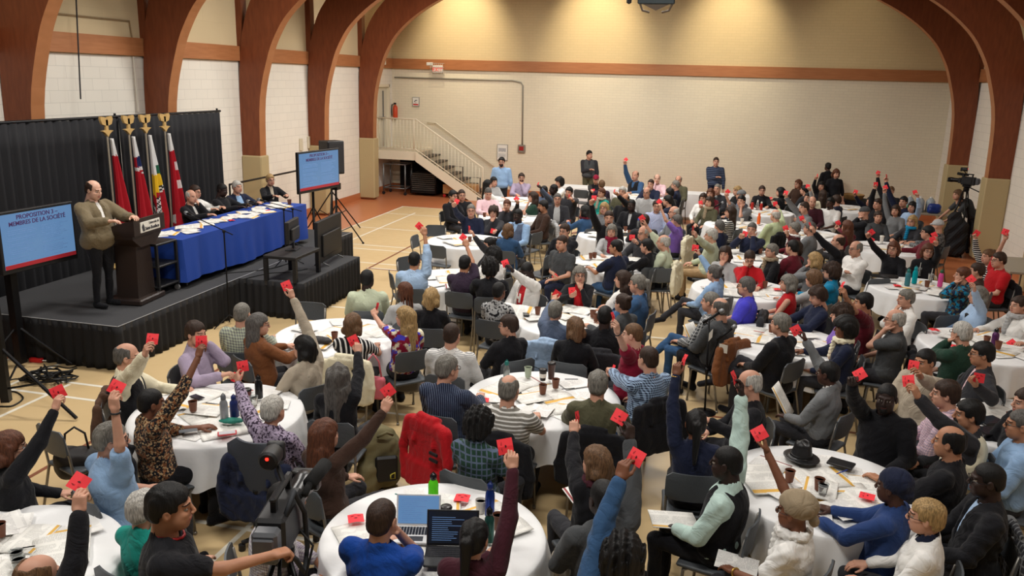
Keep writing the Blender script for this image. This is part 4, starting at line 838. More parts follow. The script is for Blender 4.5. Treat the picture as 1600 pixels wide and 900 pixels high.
# televisions
def slide_mat():
    m = new_mat('slide', (.3, .45, .8, 1), .2); v = coords(m); s = N(m, 'ShaderNodeSeparateXYZ'); L(m, v, s.inputs[0])
    col = mixc(m, noise(m, 2, v, 2), hexc(112, 168, 232), hexc(140, 188, 240)); L(m, col, bs(m).inputs['Emission Color']); bs(m).inputs['Emission Strength'].default_value = .48; bs(m).inputs['Base Color'].default_value = (.02, .025, .03, 1); MATS['slide'] = m; return m
slide_m = slide_mat(); slide_red = emis('slide_red', (150, 36, 44), .35); slide_ink = emis('slide_ink', (74, 50, 96), .12); slide_grey = emis('slide_line', (96, 130, 178), .34)
def tv(loc, rz, w, h, label, tilt=0, screen=True, name='television'):
    """screen faces local -y"""
    t = empty(name, loc, rz, label, 'television' if w > .7 else 'monitor'); t.rotation_euler = (tilt, 0, rz); t.rotation_mode = 'XYZ'
    MB().box((-w / 2, -.03, -h / 2), (w / 2, .035, h / 2), bev=.008).box((-w * .36, .035, -h * .36), (w * .36, .07, h * .16), bev=.012).build('casing', [blk], t); bz = .035
    if screen:
        sc = MB().box((-w / 2 + bz, -.034, -h / 2 + bz + .025), (w / 2 - bz, -.029, h / 2 - bz)).build('screen', [slide_m], t); W_, H_ = w - 2 * bz, h - 2 * bz - .025; zc = .0125
        MB().box((-W_ / 2, -.038, zc - H_ / 2), (W_ / 2, -.034, zc - H_ / 2 + H_ * .075)).build('slide_footer', [slide_red], sc)
        letters('PROPOSITION 3 –', H_ * .115, slide_ink, sc, (0, -.036, zc + H_ * .42), bold=.001, name='slide_title'); letters('MEMBRES DE LA SOCIÉTÉ', H_ * .112, slide_ink, sc, (0, -.036, zc + H_ * .31), bold=.001, name='slide_title')
        bb = MB(); r = random.Random(5)
        for c in (-1, 1):
            for i in range(17):
                if r.random() < .15: continue
                z = zc + H_ * (.19 - .036 * i); x0 = -W_ * .43 if c < 0 else W_ * .03; bb.box((x0, -.0365, z), (x0 + W_ * r.uniform(.24, .39), -.034, z + H_ * .010))
        bb.build('slide_text', [slide_grey], sc)
    else: MB().box((-w / 2 + .02, -.033, -h / 2 + .02), (w / 2 - .02, -.029, h / 2 - .02)).build('screen', [plain('screen_dark', (14, 14, 16), .15)], t)
    return t
t1 = tv((-8.36, 8.68, 1.65), math.radians(90 - 4), 1.16, .78, 'wide television showing a blue voting slide at left edge')
mt = plain('stand_black', (24, 24, 26), .4, .5)
t = empty('tv_stand', (-8.48, 8.30, 0), 0, 'black telescopic stand carrying the left television', 'stand')
MB().box((-.05, -.05, .05), (.05, .05, 1.95)).build('column', [mt], t); MB().box((0, -.2, 1.45), (.06, .75, 1.52)).box((0, -.2, 1.78), (.06, .75, 1.85)).build('bracket', [mt], t)
for a in (20, 140, 260): MB().tube([(0, 0, .55), (.62 * math.cos(math.radians(a)), .62 * math.sin(math.radians(a)), .03)], .016, 6).build('leg', [mt], t)
# lattice crank stand in front of it, standing on the court
c = at(12, 640, 0); t = empty('crank_stand', tuple(c), .4, 'black tripod crank stand with crossed braces at left frame edge', 'stand')
for a in (-25, 95, 215): ca, sa = math.cos(math.radians(a)), math.sin(math.radians(a)); MB().tube([(0, 0, .75), (.95 * ca, .95 * sa, .03)], .02, 8).tube([(0, 0, .25), (.5 * ca, .5 * sa, .38)], .013, 6).build('leg', [mt], t)
MB().box((-.045, -.045, .1), (.045, .045, 2.2)).build('mast', [mt], t)
cb_ = plain('cable_black', (18, 18, 18), .5)
def cable(px, z, label, r=.008, mat=None, cat='cable', grp=None):
    pts = [at(x, y, z + .01) for x, y in px]; P3 = smooth([tuple(p) for p in pts], 6) if len(pts) > 2 else pts
    return tag(MB().tube([tuple(p) for p in P3], r, 6).build('cable', [mat or cb_], None, True), label, cat, grp)
def smooth3(): pass
cable([(0, 600), (25, 592), (60, 597), (90, 585), (120, 575)], 0, 'black cable running along the floor before the stage corner')
cable([(0, 615), (22, 612), (36, 622), (20, 634), (0, 635)], 0, 'looped black cable on the court at left frame edge', .010)
cable([(62, 575), (85, 572), (110, 575), (130, 566)], 0, 'short black cable at the foot of the stage skirt')
cable([(250, 463), (300, 440), (345, 428), (420, 420), (470, 405)], SZ, 'black cable trailing across the stage in front of blue cloth')
cable([(375, 437), (420, 427), (450, 425), (480, 420)], SZ, 'black cable on the platform under the bench')
c = at(58, 560, 0); MBc = MB(); 
t = empty('power_tool_case', tuple(at(57, 566, 0)), .1, 'small red plug lying on cables before the stage skirt', 'plug'); MB().box((-.09, -.03, 0), (.09, .03, .06), bev=.01).build('plug_body', [ink_red], t); MB().tube([(.09, 0, .03), (.14, .01, .03)], .008).build('plug_tip', [white_p], t)
q = at(75, 596, 0); tg = MB(); r = random.Random(4)
tag((lambda bb: bb.build('cable_pile', [cb_], None, True))(MB().tube([(q[0] + .32 * math.cos(i * .45) * (1 - i * .004) + r.uniform(-.05, .05), q[1] + .16 * math.sin(i * .62) + r.uniform(-.03, .03), .02 + .0009 * i + r.uniform(0, .03)) for i in range(110)], .011, 5)), 'tangled heap of black cables on the floor before the stage', 'cables', kind='stuff')
c = at(137, 572, 0); t = empty('caster_wheel', tuple(c), .3, 'black swivel caster under the stage skirt near its front corner', 'wheel'); MB().lathe([(.02, -.03), (.06, -.025), (.06, .025), (.02, .03)], (0, 0, 0), 18).xf([[1, 0, 0, 0], [0, 0, -1, 0], [0, 1, 0, .06], [0, 0, 0, 1]]).build('tyre', [blk], t); MB().box((-.04, -.045, .06), (.04, .045, .15), bev=.008).build('fork', [mt], t)
# second television with the loudspeaker behind it
t2 = tv((-8.15, 16.15, 1.78), math.radians(90 - 8), 1.50, .86, 'television showing the same slide beside the loudspeaker', 0)
t = empty('tv_stand', (-8.27, 16.1, 0), 0, 'black tripod stand under the far television', 'stand'); MB().tube([(0, 0, .3), (0, 0, 1.75)], .03).build('column', [mt], t); MB().box((-.03, -.35, 1.6), (.09, .35, 1.9)).build('bracket', [mt], t)
for a in (-60, 60, 180): MB().tube([(0, 0, 1.0), (.55 * math.cos(math.radians(a)), .55 * math.sin(math.radians(a)), .03)], .014, 6).build('leg', [mt], t)
sp = empty('loudspeaker', (-9.0, 18.55, 1.42), math.radians(60), 'black box loudspeaker on a stand behind the far television', 'speaker'); MB().box((-.24, -.2, 0), (.24, .2, .80), bev=.02).build('cabinet', [blk], sp); MB().box((-.21, -.215, .04), (.21, -.2, .76), bev=.005).build('grille', [plain('grille', (40, 40, 44), .6, nb=200)], sp)
t = empty('speaker_stand', (-9.0, 18.5, 0), 0, 'tall black tripod crank stand under the loudspeaker', 'stand'); MB().tube([(0, 0, .2), (0, 0, 1.42)], .028).build('mast', [mt], t)
for a in (-70, 50, 170): MB().tube([(0, 0, 1.0), (.75 * math.cos(math.radians(a)), .75 * math.sin(math.radians(a)), .02)], .016, 6).tube([(0, 0, .35), (.38 * math.cos(math.radians(a)), .38 * math.sin(math.radians(a)), .5)], .01, 6).build('leg', [mt], t)
c = at(545, 388, 0); t = empty('lighting_stand', (c[0] - .35, c[1] + .15, 0), 0, 'black crank stand with splayed legs at the end of the stage', 'stand'); MB().tube([(0, 0, .2), (0, 0, 1.7)], .025).box((-.06, -.06, 1.28), (.06, .14, 1.42)).build('mast', [mt], t)
for a in (-75, 45, 165): MB().tube([(0, 0, .95), (.62 * math.cos(math.radians(a)), .62 * math.sin(math.radians(a)), .02)], .016, 6).tube([(0, 0, .3), (.34 * math.cos(math.radians(a)), .34 * math.sin(math.radians(a)), .42)], .01, 6).lathe([(.02, 0), (.03, .02), (.02, .04)], (.62 * math.cos(math.radians(a)), .62 * math.sin(math.radians(a)), 0), 8).build('leg', [mt], t)
# television and monitor on the platform (seen from behind), bench
tv((-6.36, 12.9, .60 + .43), math.radians(-90 + 6), 1.18, .72, 'large television on the platform turned towards the panel, seen from behind')
tb = [o for o in bpy.data.objects if o.name.startswith('television')][-1]
for s in (-1, 1): MB().tube([(s * .36, -.13, -.42), (s * .36, .0, -.36), (s * .36, .13, -.42)], .012, 6).build('foot', [steel_g], tb, True)
t = empty('bench_table', (-6.42, 11.72, SZ), 0, 'low black side table on the platform holding the small monitor', 'table'); MB().box((-.28, -.42, .36), (.28, .42, .41), bev=.008).build('tabletop', [blk], t)
for sx in (-1, 1):
    for sy in (-1, 1): MB().box((sx * .25 - .03, sy * .39 - .03, 0), (sx * .25 + .03, sy * .39 + .03, .36)).build('leg', [blk], t)
t = tv((-6.48, 11.85, SZ + .41 + .31), math.radians(-90 + 12), .58, .36, 'small dark monitor standing on the black side table', screen=False, name='monitor'); MB().box((-.03, 0, -.28), (.03, .03, -.1)).box((-.12, -.09, -.31), (.12, .09, -.295), bev=.004).build('foot', [blk], t)
# microphones on stands
def micstand(loc, h, aim, boom, label, mic=True, h2=None):
    t = empty('microphone_stand', loc, aim, label, 'microphone stand'); MB().tube([(0, 0, .04), (0, 0, h)], .011, 8).build('mast', [mt], t)
    for a in (90, 210, 330): MB().tube([(0, 0, .16), (.30 * math.cos(math.radians(a)), .30 * math.sin(math.radians(a)), .01)], .009, 6).build('leg', [mt], t)
    a, b_ = V3(-.18, 0, h - .03), V3(boom, 0, h + (h2 if h2 is not None else .12)); bo = MB().tube([a, b_], .008, 6).build('boom', [mt], t); MB().lathe([(.02, -.02), (.026, 0), (.02, .02)], (0, 0, h), 10).build('clutch', [mt], t)
    u = unit(b_ - a); m = MB().tube([b_, b_ + u * .16], [.013, .02], 10).build('microphone', [mt], t, True); MB().tube([b_ + u * .15, b_ + u * .17, b_ + u * .20, b_ + u * .22], [.022, .030, .028, .012], 12).build('mesh_head', [plain('mic_grille', (126, 128, 130), .4, .5)], m, True)
p = at(352, 500, 0); micstand((-7.0, 10.75, 0), 1.46, math.radians(165), .62, 'boom microphone stand on the court reaching over the blue table', h2=.16)
p = at(447, 413, SZ); micstand((p[0], p[1], SZ), .95, math.radians(172), .55, 'boom microphone stand on the platform aimed at middle panelists', h2=.06)
micstand((-7.35, 13.5, SZ), .78, math.radians(180), .5, 'boom microphone stand before the woman at the end of panel', h2=.10)
# carts, racks and dollies under the landing
def rack(x, y, w, d, h, label):
    t = empty('wheeled_rack', (x, y, 0), 0, label, 'cart'); bb = MB()
    for sx in (-1, 1):
        for sy in (-1, 1): bb.tube([(sx * w / 2, sy * d / 2, .12), (sx * w / 2, sy * d / 2, h)], .025, 8)
    for z in (.22, h): bb.tube([(-w / 2, -d / 2, z), (w / 2, -d / 2, z), (w / 2, d / 2, z), (-w / 2, d / 2, z), (-w / 2, -d / 2, z)], .022, 8)
    bb.build('frame', [steel_g], t, True)
    for sx in (-1, 1):
        for sy in (-1, 1): MB().lathe([(.02, -.015), (.055, -.012), (.055, .012), (.02, .015)], (0, 0, 0), 12).xf([[1, 0, 0, sx * w / 2], [0, 0, -1, sy * d / 2], [0, 1, 0, .055], [0, 0, 0, 1]]).build('caster', [blk], t)
rack(-10.0, 25.45, .75, .6, 1.0, 'grey tubular cart under the left end of landing')
t = empty('folding_chair_dolly', (-9.05, 25.6, 0), 0, 'dolly stacked with dark folded tables under the landing', 'dolly'); MB().box((-.42, -.35, .1), (.42, .35, .16)).build('base', [mt], t)
for i in range(9): MB().box((-.40, -.33, .17 + i * .065), (.40, .33, .215 + i * .065), bev=.008).build('folded_table', [plain('dark_laminate', (58, 54, 50), .5)], t)
MB().tube([(-.43, -.33, .1), (-.43, -.33, .9), (-.43, .33, .9), (-.43, .33, .1)], .018).tube([(.43, -.33, .1), (.43, -.33, .9), (.43, .33, .9), (.43, .33, .1)], .018).build('frame', [mt], t, True)
for x, l in ((-8.15, 'wooden dolly with black upright under the stair slope, left one'), (-7.55, 'wooden dolly with black upright under the stair slope, right one')):
    t = empty('wooden_dolly', (x, 25.6, 0), 0, l, 'dolly'); MB().box((-.24, -.3, .12), (.24, .3, .42), bev=.01).build('plywood_box', [oak], t); MB().tube([(-.25, .28, .1), (-.25, .28, .95 if x < -8 else .62), (.25, .28, .95 if x < -8 else .62), (.25, .28, .1)], .02).build('frame', [mt], t, True)
    for s in (-1, 1): MB().lathe([(.02, -.015), (.05, -.012), (.05, .012), (.02, .015)], (0, 0, 0), 12).xf([[1, 0, 0, s * .2], [0, 0, -1, -.25], [0, 1, 0, .05], [0, 0, 0, 1]]).build('caster', [ink_red], t)
tag(MB().prism([(-10.3, 1.12), (-9.3, 1.12), (-7.75, .05), (-10.3, .05)], 1, 26.44, 26.5).build('shade_panel', [plain('shadow_black', (16, 16, 18), .9)]), 'black board closing the space below the landing and stairs', 'panel')  # shade under landing and stair slope, painted as a near-black sheet
# ---------------------------------------------------------------- chairs
chair_pl = plain('chair_plastic', (74, 78, 82), .5, nb=60); chair_st = plain('chair_steel', (134, 130, 124), .35, .6)
def curved_panel(w, z0, z1, y, bow, th, name, mat, parent, lean=.10, cr=.05):
    NX, NZ = 14, 7; v = []; f = []
    for sgn in (0, 1):
        for j in range(NZ + 1):
            t = j / NZ
            for i in range(NX + 1):
                u = -1 + 2 * i / NX; z = z0 + (z1 - z0) * t; ww = w
                e = min(t, 1 - t) * (z1 - z0)
                if e < cr: ww = w - (cr - math.sqrt(max(cr * cr - (cr - e) ** 2, 0)))
                v.append((u * ww, y - bow * (1 - u * u) - lean * (z - z0) - th * sgn, z))
    n = (NX + 1) * (NZ + 1); q = lambda s, j, i: s * n + j * (NX + 1) + i
    for j in range(NZ):
        for i in range(NX): f += [(q(0, j, i), q(0, j + 1, i), q(0, j + 1, i + 1), q(0, j, i + 1)), (q(1, j, i), q(1, j, i + 1), q(1, j + 1, i + 1), q(1, j + 1, i))]
    for i in range(NX): f += [(q(0, 0, i), q(0, 0, i + 1), q(1, 0, i + 1), q(1, 0, i)), (q(0, NZ, i), q(1, NZ, i), q(1, NZ, i + 1), q(0, NZ, i + 1))]
    for j in range(NZ): f += [(q(0, j, 0), q(1, j, 0), q(1, j + 1, 0), q(0, j + 1, 0)), (q(0, j, NX), q(0, j + 1, NX), q(1, j + 1, NX), q(1, j, NX))]
    o = obj(name, mesh_from(name, v, np.array(f), mat), parent); auto_smooth(o); return o
CHAIR = {}
def chair_parts():
    t = bpy.data.objects.new('tmpchair', None); C.objects.link(t)
    curved_panel(.215, .60, .84, -.20, .025, .014, 'backrest', chair_pl, t)
    S = SDF((-.26, -.24, .38), (.26, .30, .50), .011); S.box((0, .03, .437), (.215, .215, .016), .01, rnd=.014); S.ell((0, .0, .50), (.18, .17, .055), .02, True); P, Q = S.surf(); o = obj('seat', mesh_from('seat', relax(P, Q, 2), Q, chair_pl), t)
    for s in (-1, 1):
        MB().tube([(s * .20, .21, .02), (s * .195, .19, .40), (s * .19, .15, .425)], .012, 8).lathe([(.015, 0), (.017, .02), (.013, .03)], (s * .20, .21, 0), 8).build('leg', [chair_st], t, True)
        MB().tube([(s * .205, -.26, .02), (s * .20, -.17, .42), (s * .20, -.19, .60), (s * .20, -.222, .78)], .012, 8).lathe([(.015, 0), (.017, .02), (.013, .03)], (s * .205, -.26, 0), 8).build('leg', [chair_st], t, True)
    MB().tube([(-.19, .15, .42), (-.19, -.17, .415)], .011, 6).tube([(.19, .15, .42), (.19, -.17, .415)], .011, 6).tube([(-.20, .19, .405), (.20, .19, .405)], .011, 6).build('seat_rail', [chair_st], t, True)
    r = [(o.name.split('.')[0], o.data) for o in t.children]
    for o in list(t.children): bpy.data.objects.remove(o)
    bpy.data.objects.remove(t); return r
CHP = chair_parts()
CHAIRS = []
def chair(x, y, rz, label=None, grp=None):
    t = empty('stacking_chair', (x, y, 0), rz, label, 'chair', grp); CHAIRS.append(t)
    for n, me in CHP: obj(n, me, t)
    return t
def coat(x, y, rz, mat, label, seed=1, w=.25, z0=.36, name='draped_jacket', cat='jacket', wide=.04, sleeves=True):
    """garment hung over a chair back; (x, y, rz) is the chair"""
    S = SDF((-.46, -.56, .12), (.46, .02, .99), .013); S.box((0, -.245, .81), (w * .84, .032, .05), .04, rnd=.03)
    S.box((0, -.265, (z0 + .84) / 2), (w * .92, .015, (.86 - z0) / 2), .04, rnd=.013); S.box((0, -.280, z0 + .12), (w + wide, .016, .12), .06, rnd=.015)
    for s in (-1, 1):
        if sleeves: S.cone((s * w * .98, -.25, .80), (s * (w + .05), -.27, .55), .05, .045, .03); S.cone((s * (w + .05), -.27, .55), (s * (w + .04), -.28, z0 + .05), .043, .034, .02)
        S.cone((s * .09, -.19, .86), (s * .13, -.30, .66), .022, .018, .02)
    S.cone((-.10, -.235, .875), (.10, -.235, .875), .030, .030, .02); S.noise(.011, 13, seed, (1.1, .6, .5)); S.noise(.003, 45, seed + 7)
    P, Q = S.surf(); o = obj(name, mesh_from(name, relax(P, Q, 1, .4), Q, cmat(mat) if isinstance(mat, str) else mat)); o.location = (x, y, 0); o.rotation_euler = (0, 0, rz); tag(o, label, cat); return o
# ---------------------------------------------------------------- round tables with cloths
cloth_m = new_mat('white_cloth', hexc(228, 228, 228), .8, 0, .2); bump(cloth_m, noise(cloth_m, 5, coords(cloth_m), 3), .35, .03)
top_me = MB().lathe([(.74, .712), (.76, .716), (.76, .738), (.755, .742)], n=48).mesh('tabletop', [plain('table_laminate', (150, 140, 124), .5)])
leg_mes = [MB().tube([(.45 * sx, .28 * sy, .0), (.42 * sx, .28 * sy, .71)], .016, 8).mesh('leg', [steel_g]) for sx in (-1, 1) for sy in (-1, 1)]
bar_me = MB().tube([(-.435, -.28, .2), (-.435, .28, .2)], .012, 6).tube([(.435, -.28, .2), (.435, .28, .2)], .012, 6).mesh('brace', [steel_g])
def cloth_mesh(seed, R_=.765, ztop=.752, drop=.33, seg=168):
    r = random.Random(seed); nf = r.choice((15, 16, 17, 18)); ph = r.uniform(0, 6); ph2 = r.uniform(0, 6); v = [(0, 0, ztop)]; f = []
    rings = [(.35, 0), (.70, 0), (.95, 0), (.992, .003)] + [(1, .012), (1.004, .03), (1.006, .06), (1.01, .11), (1.015, .17), (1.02, .24), (1.02, .33)]
    for k, (q, dz) in enumerate(rings):
        s = max(0, dz - .012) / .32
        for i in range(seg):
            a = 2 * math.pi * i / seg; fold = math.sin(nf * a + ph + 1.3 * math.sin(2 * a + ph2)) * .6 + .4 * math.sin(nf * 1.7 * a + ph2 + s)
            rad = R_ * q + (.030 * s ** .8 * (fold + .7) + .012 * s if dz > .012 else 0); d = dz * (drop / .33) * (1 + .14 * math.sin(4 * a + ph2) * (s > 0)); v.append((rad * math.cos(a), rad * math.sin(a), ztop - d))
    for i in range(seg): f.append((0, 1 + i, 1 + (i + 1) % seg))
    for k in range(len(rings) - 1):
        for i in range(seg): a, b_ = 1 + k * seg, 1 + (k + 1) * seg; f.append((a + i, b_ + i, b_ + (i + 1) % seg, a + (i + 1) % seg))
    return mesh_from('tablecloth', v, f, cloth_m)
TABLES = {}
TD = [  # key, pixel of the top's centre, where it is
 ('front', 678, 838, 'front centre table with two laptops'), ('cups', 848, 622, 'centre table with takeaway cups'), ('left', 340, 645, 'left table with the steel flask'), ('riser', 530, 525, 'table nearest the black platform'),
 ('white', 712, 437, 'fifth table beyond the platform corner'), ('empty', 730, 377, 'table with three empty chairs'), ('corner', -12, 884, 'table in the bottom left corner'), ('mid', 897, 502, 'table behind the centre one'),
 ('suit', 955, 412, 'table of the grey scarf woman'), ('beard', 962, 368, 'small table behind the black bearded man'), ('redtop', 1175, 402, 'table before the red sweater woman'), ('violet', 1160, 452, 'table of the violet polo man'),
 ('stand', 1222, 533, 'table beside the microphone stand'), ('bottles', 1437, 450, 'table with teal and pink bottles'), ('turq', 1388, 388, 'table of the turquoise scarf woman'), ('right', 1540, 540, 'right edge table with purple mug'),
 ('tablet', 1612, 668, 'table cut off at right edge'), ('hat', 1285, 762, 'near right table with black hat'), ('far1', 800, 338, 'far table by the pink shirt man'), ('far2', 815, 314, 'far table by the leaning bearded man'),
 ('far3', 1010, 322, 'far table by the light grey shirt man'), ('far4', 1000, 305, 'far table against the back buffet'), ('far5', 1155, 352, 'far table with the orange bottle'), ('far6', 1190, 331, 'far table with red bottles'),
 ('far7', 1325, 326, 'far table behind the white polo man'), ('far8', 1258, 366, 'table hidden among the raised cards')]
for k, px, py, where in TD:
    p = at(px, py, .75); TABLES[k] = (p[0], p[1], where)
    if k in ('far4',): pass
    t = empty('round_table', (p[0], p[1], 0), .3 * len(TABLES), 'round folding table under white cloth, the ' + where, 'table', 'round tables of the hall'); obj('tabletop', top_me, t)
    for m in leg_mes: obj('leg', m, t)
    obj('brace', bar_me, t)
    c = obj('tablecloth', cloth_mesh(len(TABLES), seg=168 if p[1] < 12 else 96)); c.location = (p[0], p[1], 0); tag(c, 'white cloth on the ' + where, 'tablecloth', 'white round tablecloths')
# long buffet at the back wall
for i, (a, b_) in enumerate(((-4.4, -2.6), (-2.55, -.75), (-.7, 1.1))): folding_table(a, b_, 23.75, 24.45, 0, 'long folding table under the buffet cloth by back wall, ' + ('left one', 'middle one', 'right one')[i])
cl = rect_cloth(-4.42, 1.12, 23.73, 24.47, .75, .12, .03, cloth_m, 'tablecloth', 'long white cloth over the buffet tables along the back wall', 'tablecloth', 3, (-1.6, 24.1, 0))
# ---------------------------------------------------------------- printed matter
def print_mat(name, base, ink_, cols, lh=.0075):
    m = new_mat(name, hexc(*base), .6, 0, .2); v = coords(m); s = N(m, 'ShaderNodeSeparateXYZ'); L(m, v, s.inputs[0]); X, Y = s.outputs[0], s.outputs[1]
    ln = math_(m, 'LESS_THAN', math_(m, 'FRACT', math_(m, 'DIVIDE', Y, lh)), .45); wd = N(m, 'ShaderNodeTexNoise'); mp = N(m, 'ShaderNodeMapping'); mp.inputs['Scale'].default_value = (60, 130, 1); L(m, v, mp.inputs[0]); L(m, mp.outputs[0], wd.inputs['Vector']); wd.inputs['Scale'].default_value = 1
    w = math_(m, 'GREATER_THAN', wd.outputs['Fac'], .42); cf = math_(m, 'FRACT', math_(m, 'DIVIDE', math_(m, 'ADD', X, .5), cols)); e = math_(m, 'MULTIPLY', math_(m, 'GREATER_THAN', cf, .1), math_(m, 'LESS_THAN', cf, .9))
    bl = math_(m, 'GREATER_THAN', noise(m, 9, v, 1), .40); fac = math_(m, 'MULTIPLY', math_(m, 'MULTIPLY', ln, w), math_(m, 'MULTIPLY', e, bl)); L(m, mixc(m, math_(m, 'MULTIPLY', fac, .5), hexc(*base), hexc(*ink_)), bs(m).inputs['Base Color']); MATS[name] = m; return m
pr_a = print_mat('print_sheet', (236, 234, 230), (120, 120, 124), .216); pr_b = print_mat('print_columns', (234, 232, 226), (130, 130, 128), .14, .006); orange_b = plain('print_orange', (222, 172, 74), .6); red_b = plain('print_red', (140, 40, 44), .6); paper_edge = plain('paper_edge', (206, 204, 198), .7)
def sheet_mesh(w, h, mat, bow=.004, seed=0):
    r = random.Random(seed); NX, NY = 8, 6; v = []; f = []; a, b_ = r.uniform(-1, 1), r.uniform(-1, 1)
    for j in range(NY + 1):
        for i in range(NX + 1):
            x, y = -1 + 2 * i / NX, -1 + 2 * j / NY; v.append((x * w / 2, y * h / 2, bow * max(0, (a * x + b_ * y)) ** 2 + .0008))
    n = len(v); v += [(x, y, z - .0008) for x, y, z in v]; q = lambda j, i: j * (NX + 1) + i
    for j in range(NY):
        for i in range(NX): f += [(q(j, i), q(j, i + 1), q(j + 1, i + 1), q(j + 1, i)), (n + q(j, i), n + q(j + 1, i), n + q(j + 1, i + 1), n + q(j, i + 1))]
    return v, f
def book_mesh(w, h, seed, band=(0, 1), bm=1, closed=False):
    """open newsletter: two leaves bulging from the fold, coloured band along the outer edges"""
    NX, NY = 24, 4; v = []; f = []; mi = []
    for j in range(NY + 1):
        for i in range(NX + 1):
            x = -1 + 2 * i / NX; ax = abs(x) if not closed else (x + 1) / 2; v.append((x * w / 2, (-1 + 2 * j / NY) * h / 2, .003 + .013 * math.sin(math.pi * min(1, ax * 1.15)) ** .8 * (.6 if closed else 1) * (1 if ax < .87 else .8)))
    n = len(v); v += [(x, y, 0) for x, y, z in v]; q = lambda j, i: j * (NX + 1) + i
    for j in range(NY):
        for i in range(NX):
            f.append((q(j, i), q(j, i + 1), q(j + 1, i + 1), q(j + 1, i))); mi.append(1 if ((i in (1, 2) and 0 in band) or (i in (NX - 3, NX - 2) and 1 in band)) else 0); f.append((n + q(j, i), n + q(j + 1, i), n + q(j + 1, i + 1), n + q(j, i + 1))); mi.append(2)
    for i in range(NX): f += [(q(0, i), n + q(0, i), n + q(0, i + 1), q(0, i + 1)), (q(NY, i), q(NY, i + 1), n + q(NY, i + 1), n + q(NY, i))]; mi += [2, 2]
    for j in range(NY): f += [(q(j, 0), q(j + 1, 0), n + q(j + 1, 0), n + q(j, 0)), (q(j, NX), n + q(j, NX), n + q(j + 1, NX), q(j + 1, NX))]; mi += [2, 2]
    return v, f, mi
PM = {}
for i in range(4): v, f = sheet_mesh(.216, .279, pr_a, .0035, i); PM['sheet%d' % i] = mesh_from('printed_sheet', v, f, [pr_a])
v, f, mi = book_mesh(.50, .34, 0, (0, 1)); PM['open'] = mesh_from('newsletter', v, f, [pr_b, orange_b, paper_edge], True, mi)
v, f, mi = book_mesh(.50, .34, 0, (1,)); PM['open1'] = mesh_from('newsletter', v, f, [pr_b, orange_b, paper_edge], True, mi)
v, f, mi = book_mesh(.25, .34, 0, (0,), closed=True); PM['closed'] = mesh_from('newsletter', v, f, [pr_b, orange_b, paper_edge], True, mi)
v, f, mi = book_mesh(.216, .28, 0, (0,), closed=True); PM['red'] = mesh_from('booklet', v, f, [pr_a, red_b, paper_edge], True, mi)
KIND = dict(open=('newsletter', 'open newsletter with orange bands', 'newsletter'), open1=('newsletter', 'open newsletter with one orange band', 'newsletter'), closed=('newsletter', 'folded newsletter with orange band', 'newsletter'), red=('booklet', 'white booklet with dark red strip', 'booklet'),
    sheet0=('printed_sheet', 'white printed sheet', 'paper'), sheet1=('printed_sheet', 'white printed sheet', 'paper'), sheet2=('printed_sheet', 'white printed sheet', 'paper'), sheet3=('printed_sheet', 'white printed sheet', 'paper'))
PAPERS = []
def paper(kind, x, y, z, rz, tilt=0):
    n, d, c = KIND[kind]; o = obj(n, PM[kind]); o.location = (x, y, z); o.rotation_euler = (0, tilt, rz); tag(o, d, c); PAPERS.append((o, d)); return o
R9 = random.Random(11)
for k, (tx, ty, where) in TABLES.items():
    near = ty < 11; n = 15 if near else (11 if ty < 17 else 7); z = .7535; ring0 = R9.uniform(0, 6)
    for i in range(n):
        kind = ('open', 'sheet0', 'open1', 'closed', 'sheet1', 'sheet2', 'open', 'sheet3', 'red', 'sheet0', 'open1', 'sheet1', 'closed', 'sheet2', 'sheet3')[i % 15]
        a = ring0 + i * 2 * math.pi / n * 1.0 + R9.uniform(-.2, .2); rr = R9.uniform(.36, .53) if i % 3 else R9.uniform(.08, .30); rz = a + math.pi / 2 + R9.uniform(-.5, .5)
        if kind.startswith('open'): rr = min(rr, .46)
        paper(kind, tx + rr * math.cos(a), ty + rr * math.sin(a), z, rz); z += .0016 if kind.startswith('sheet') else .003
    TABLES[k] = (tx, ty, where, z)
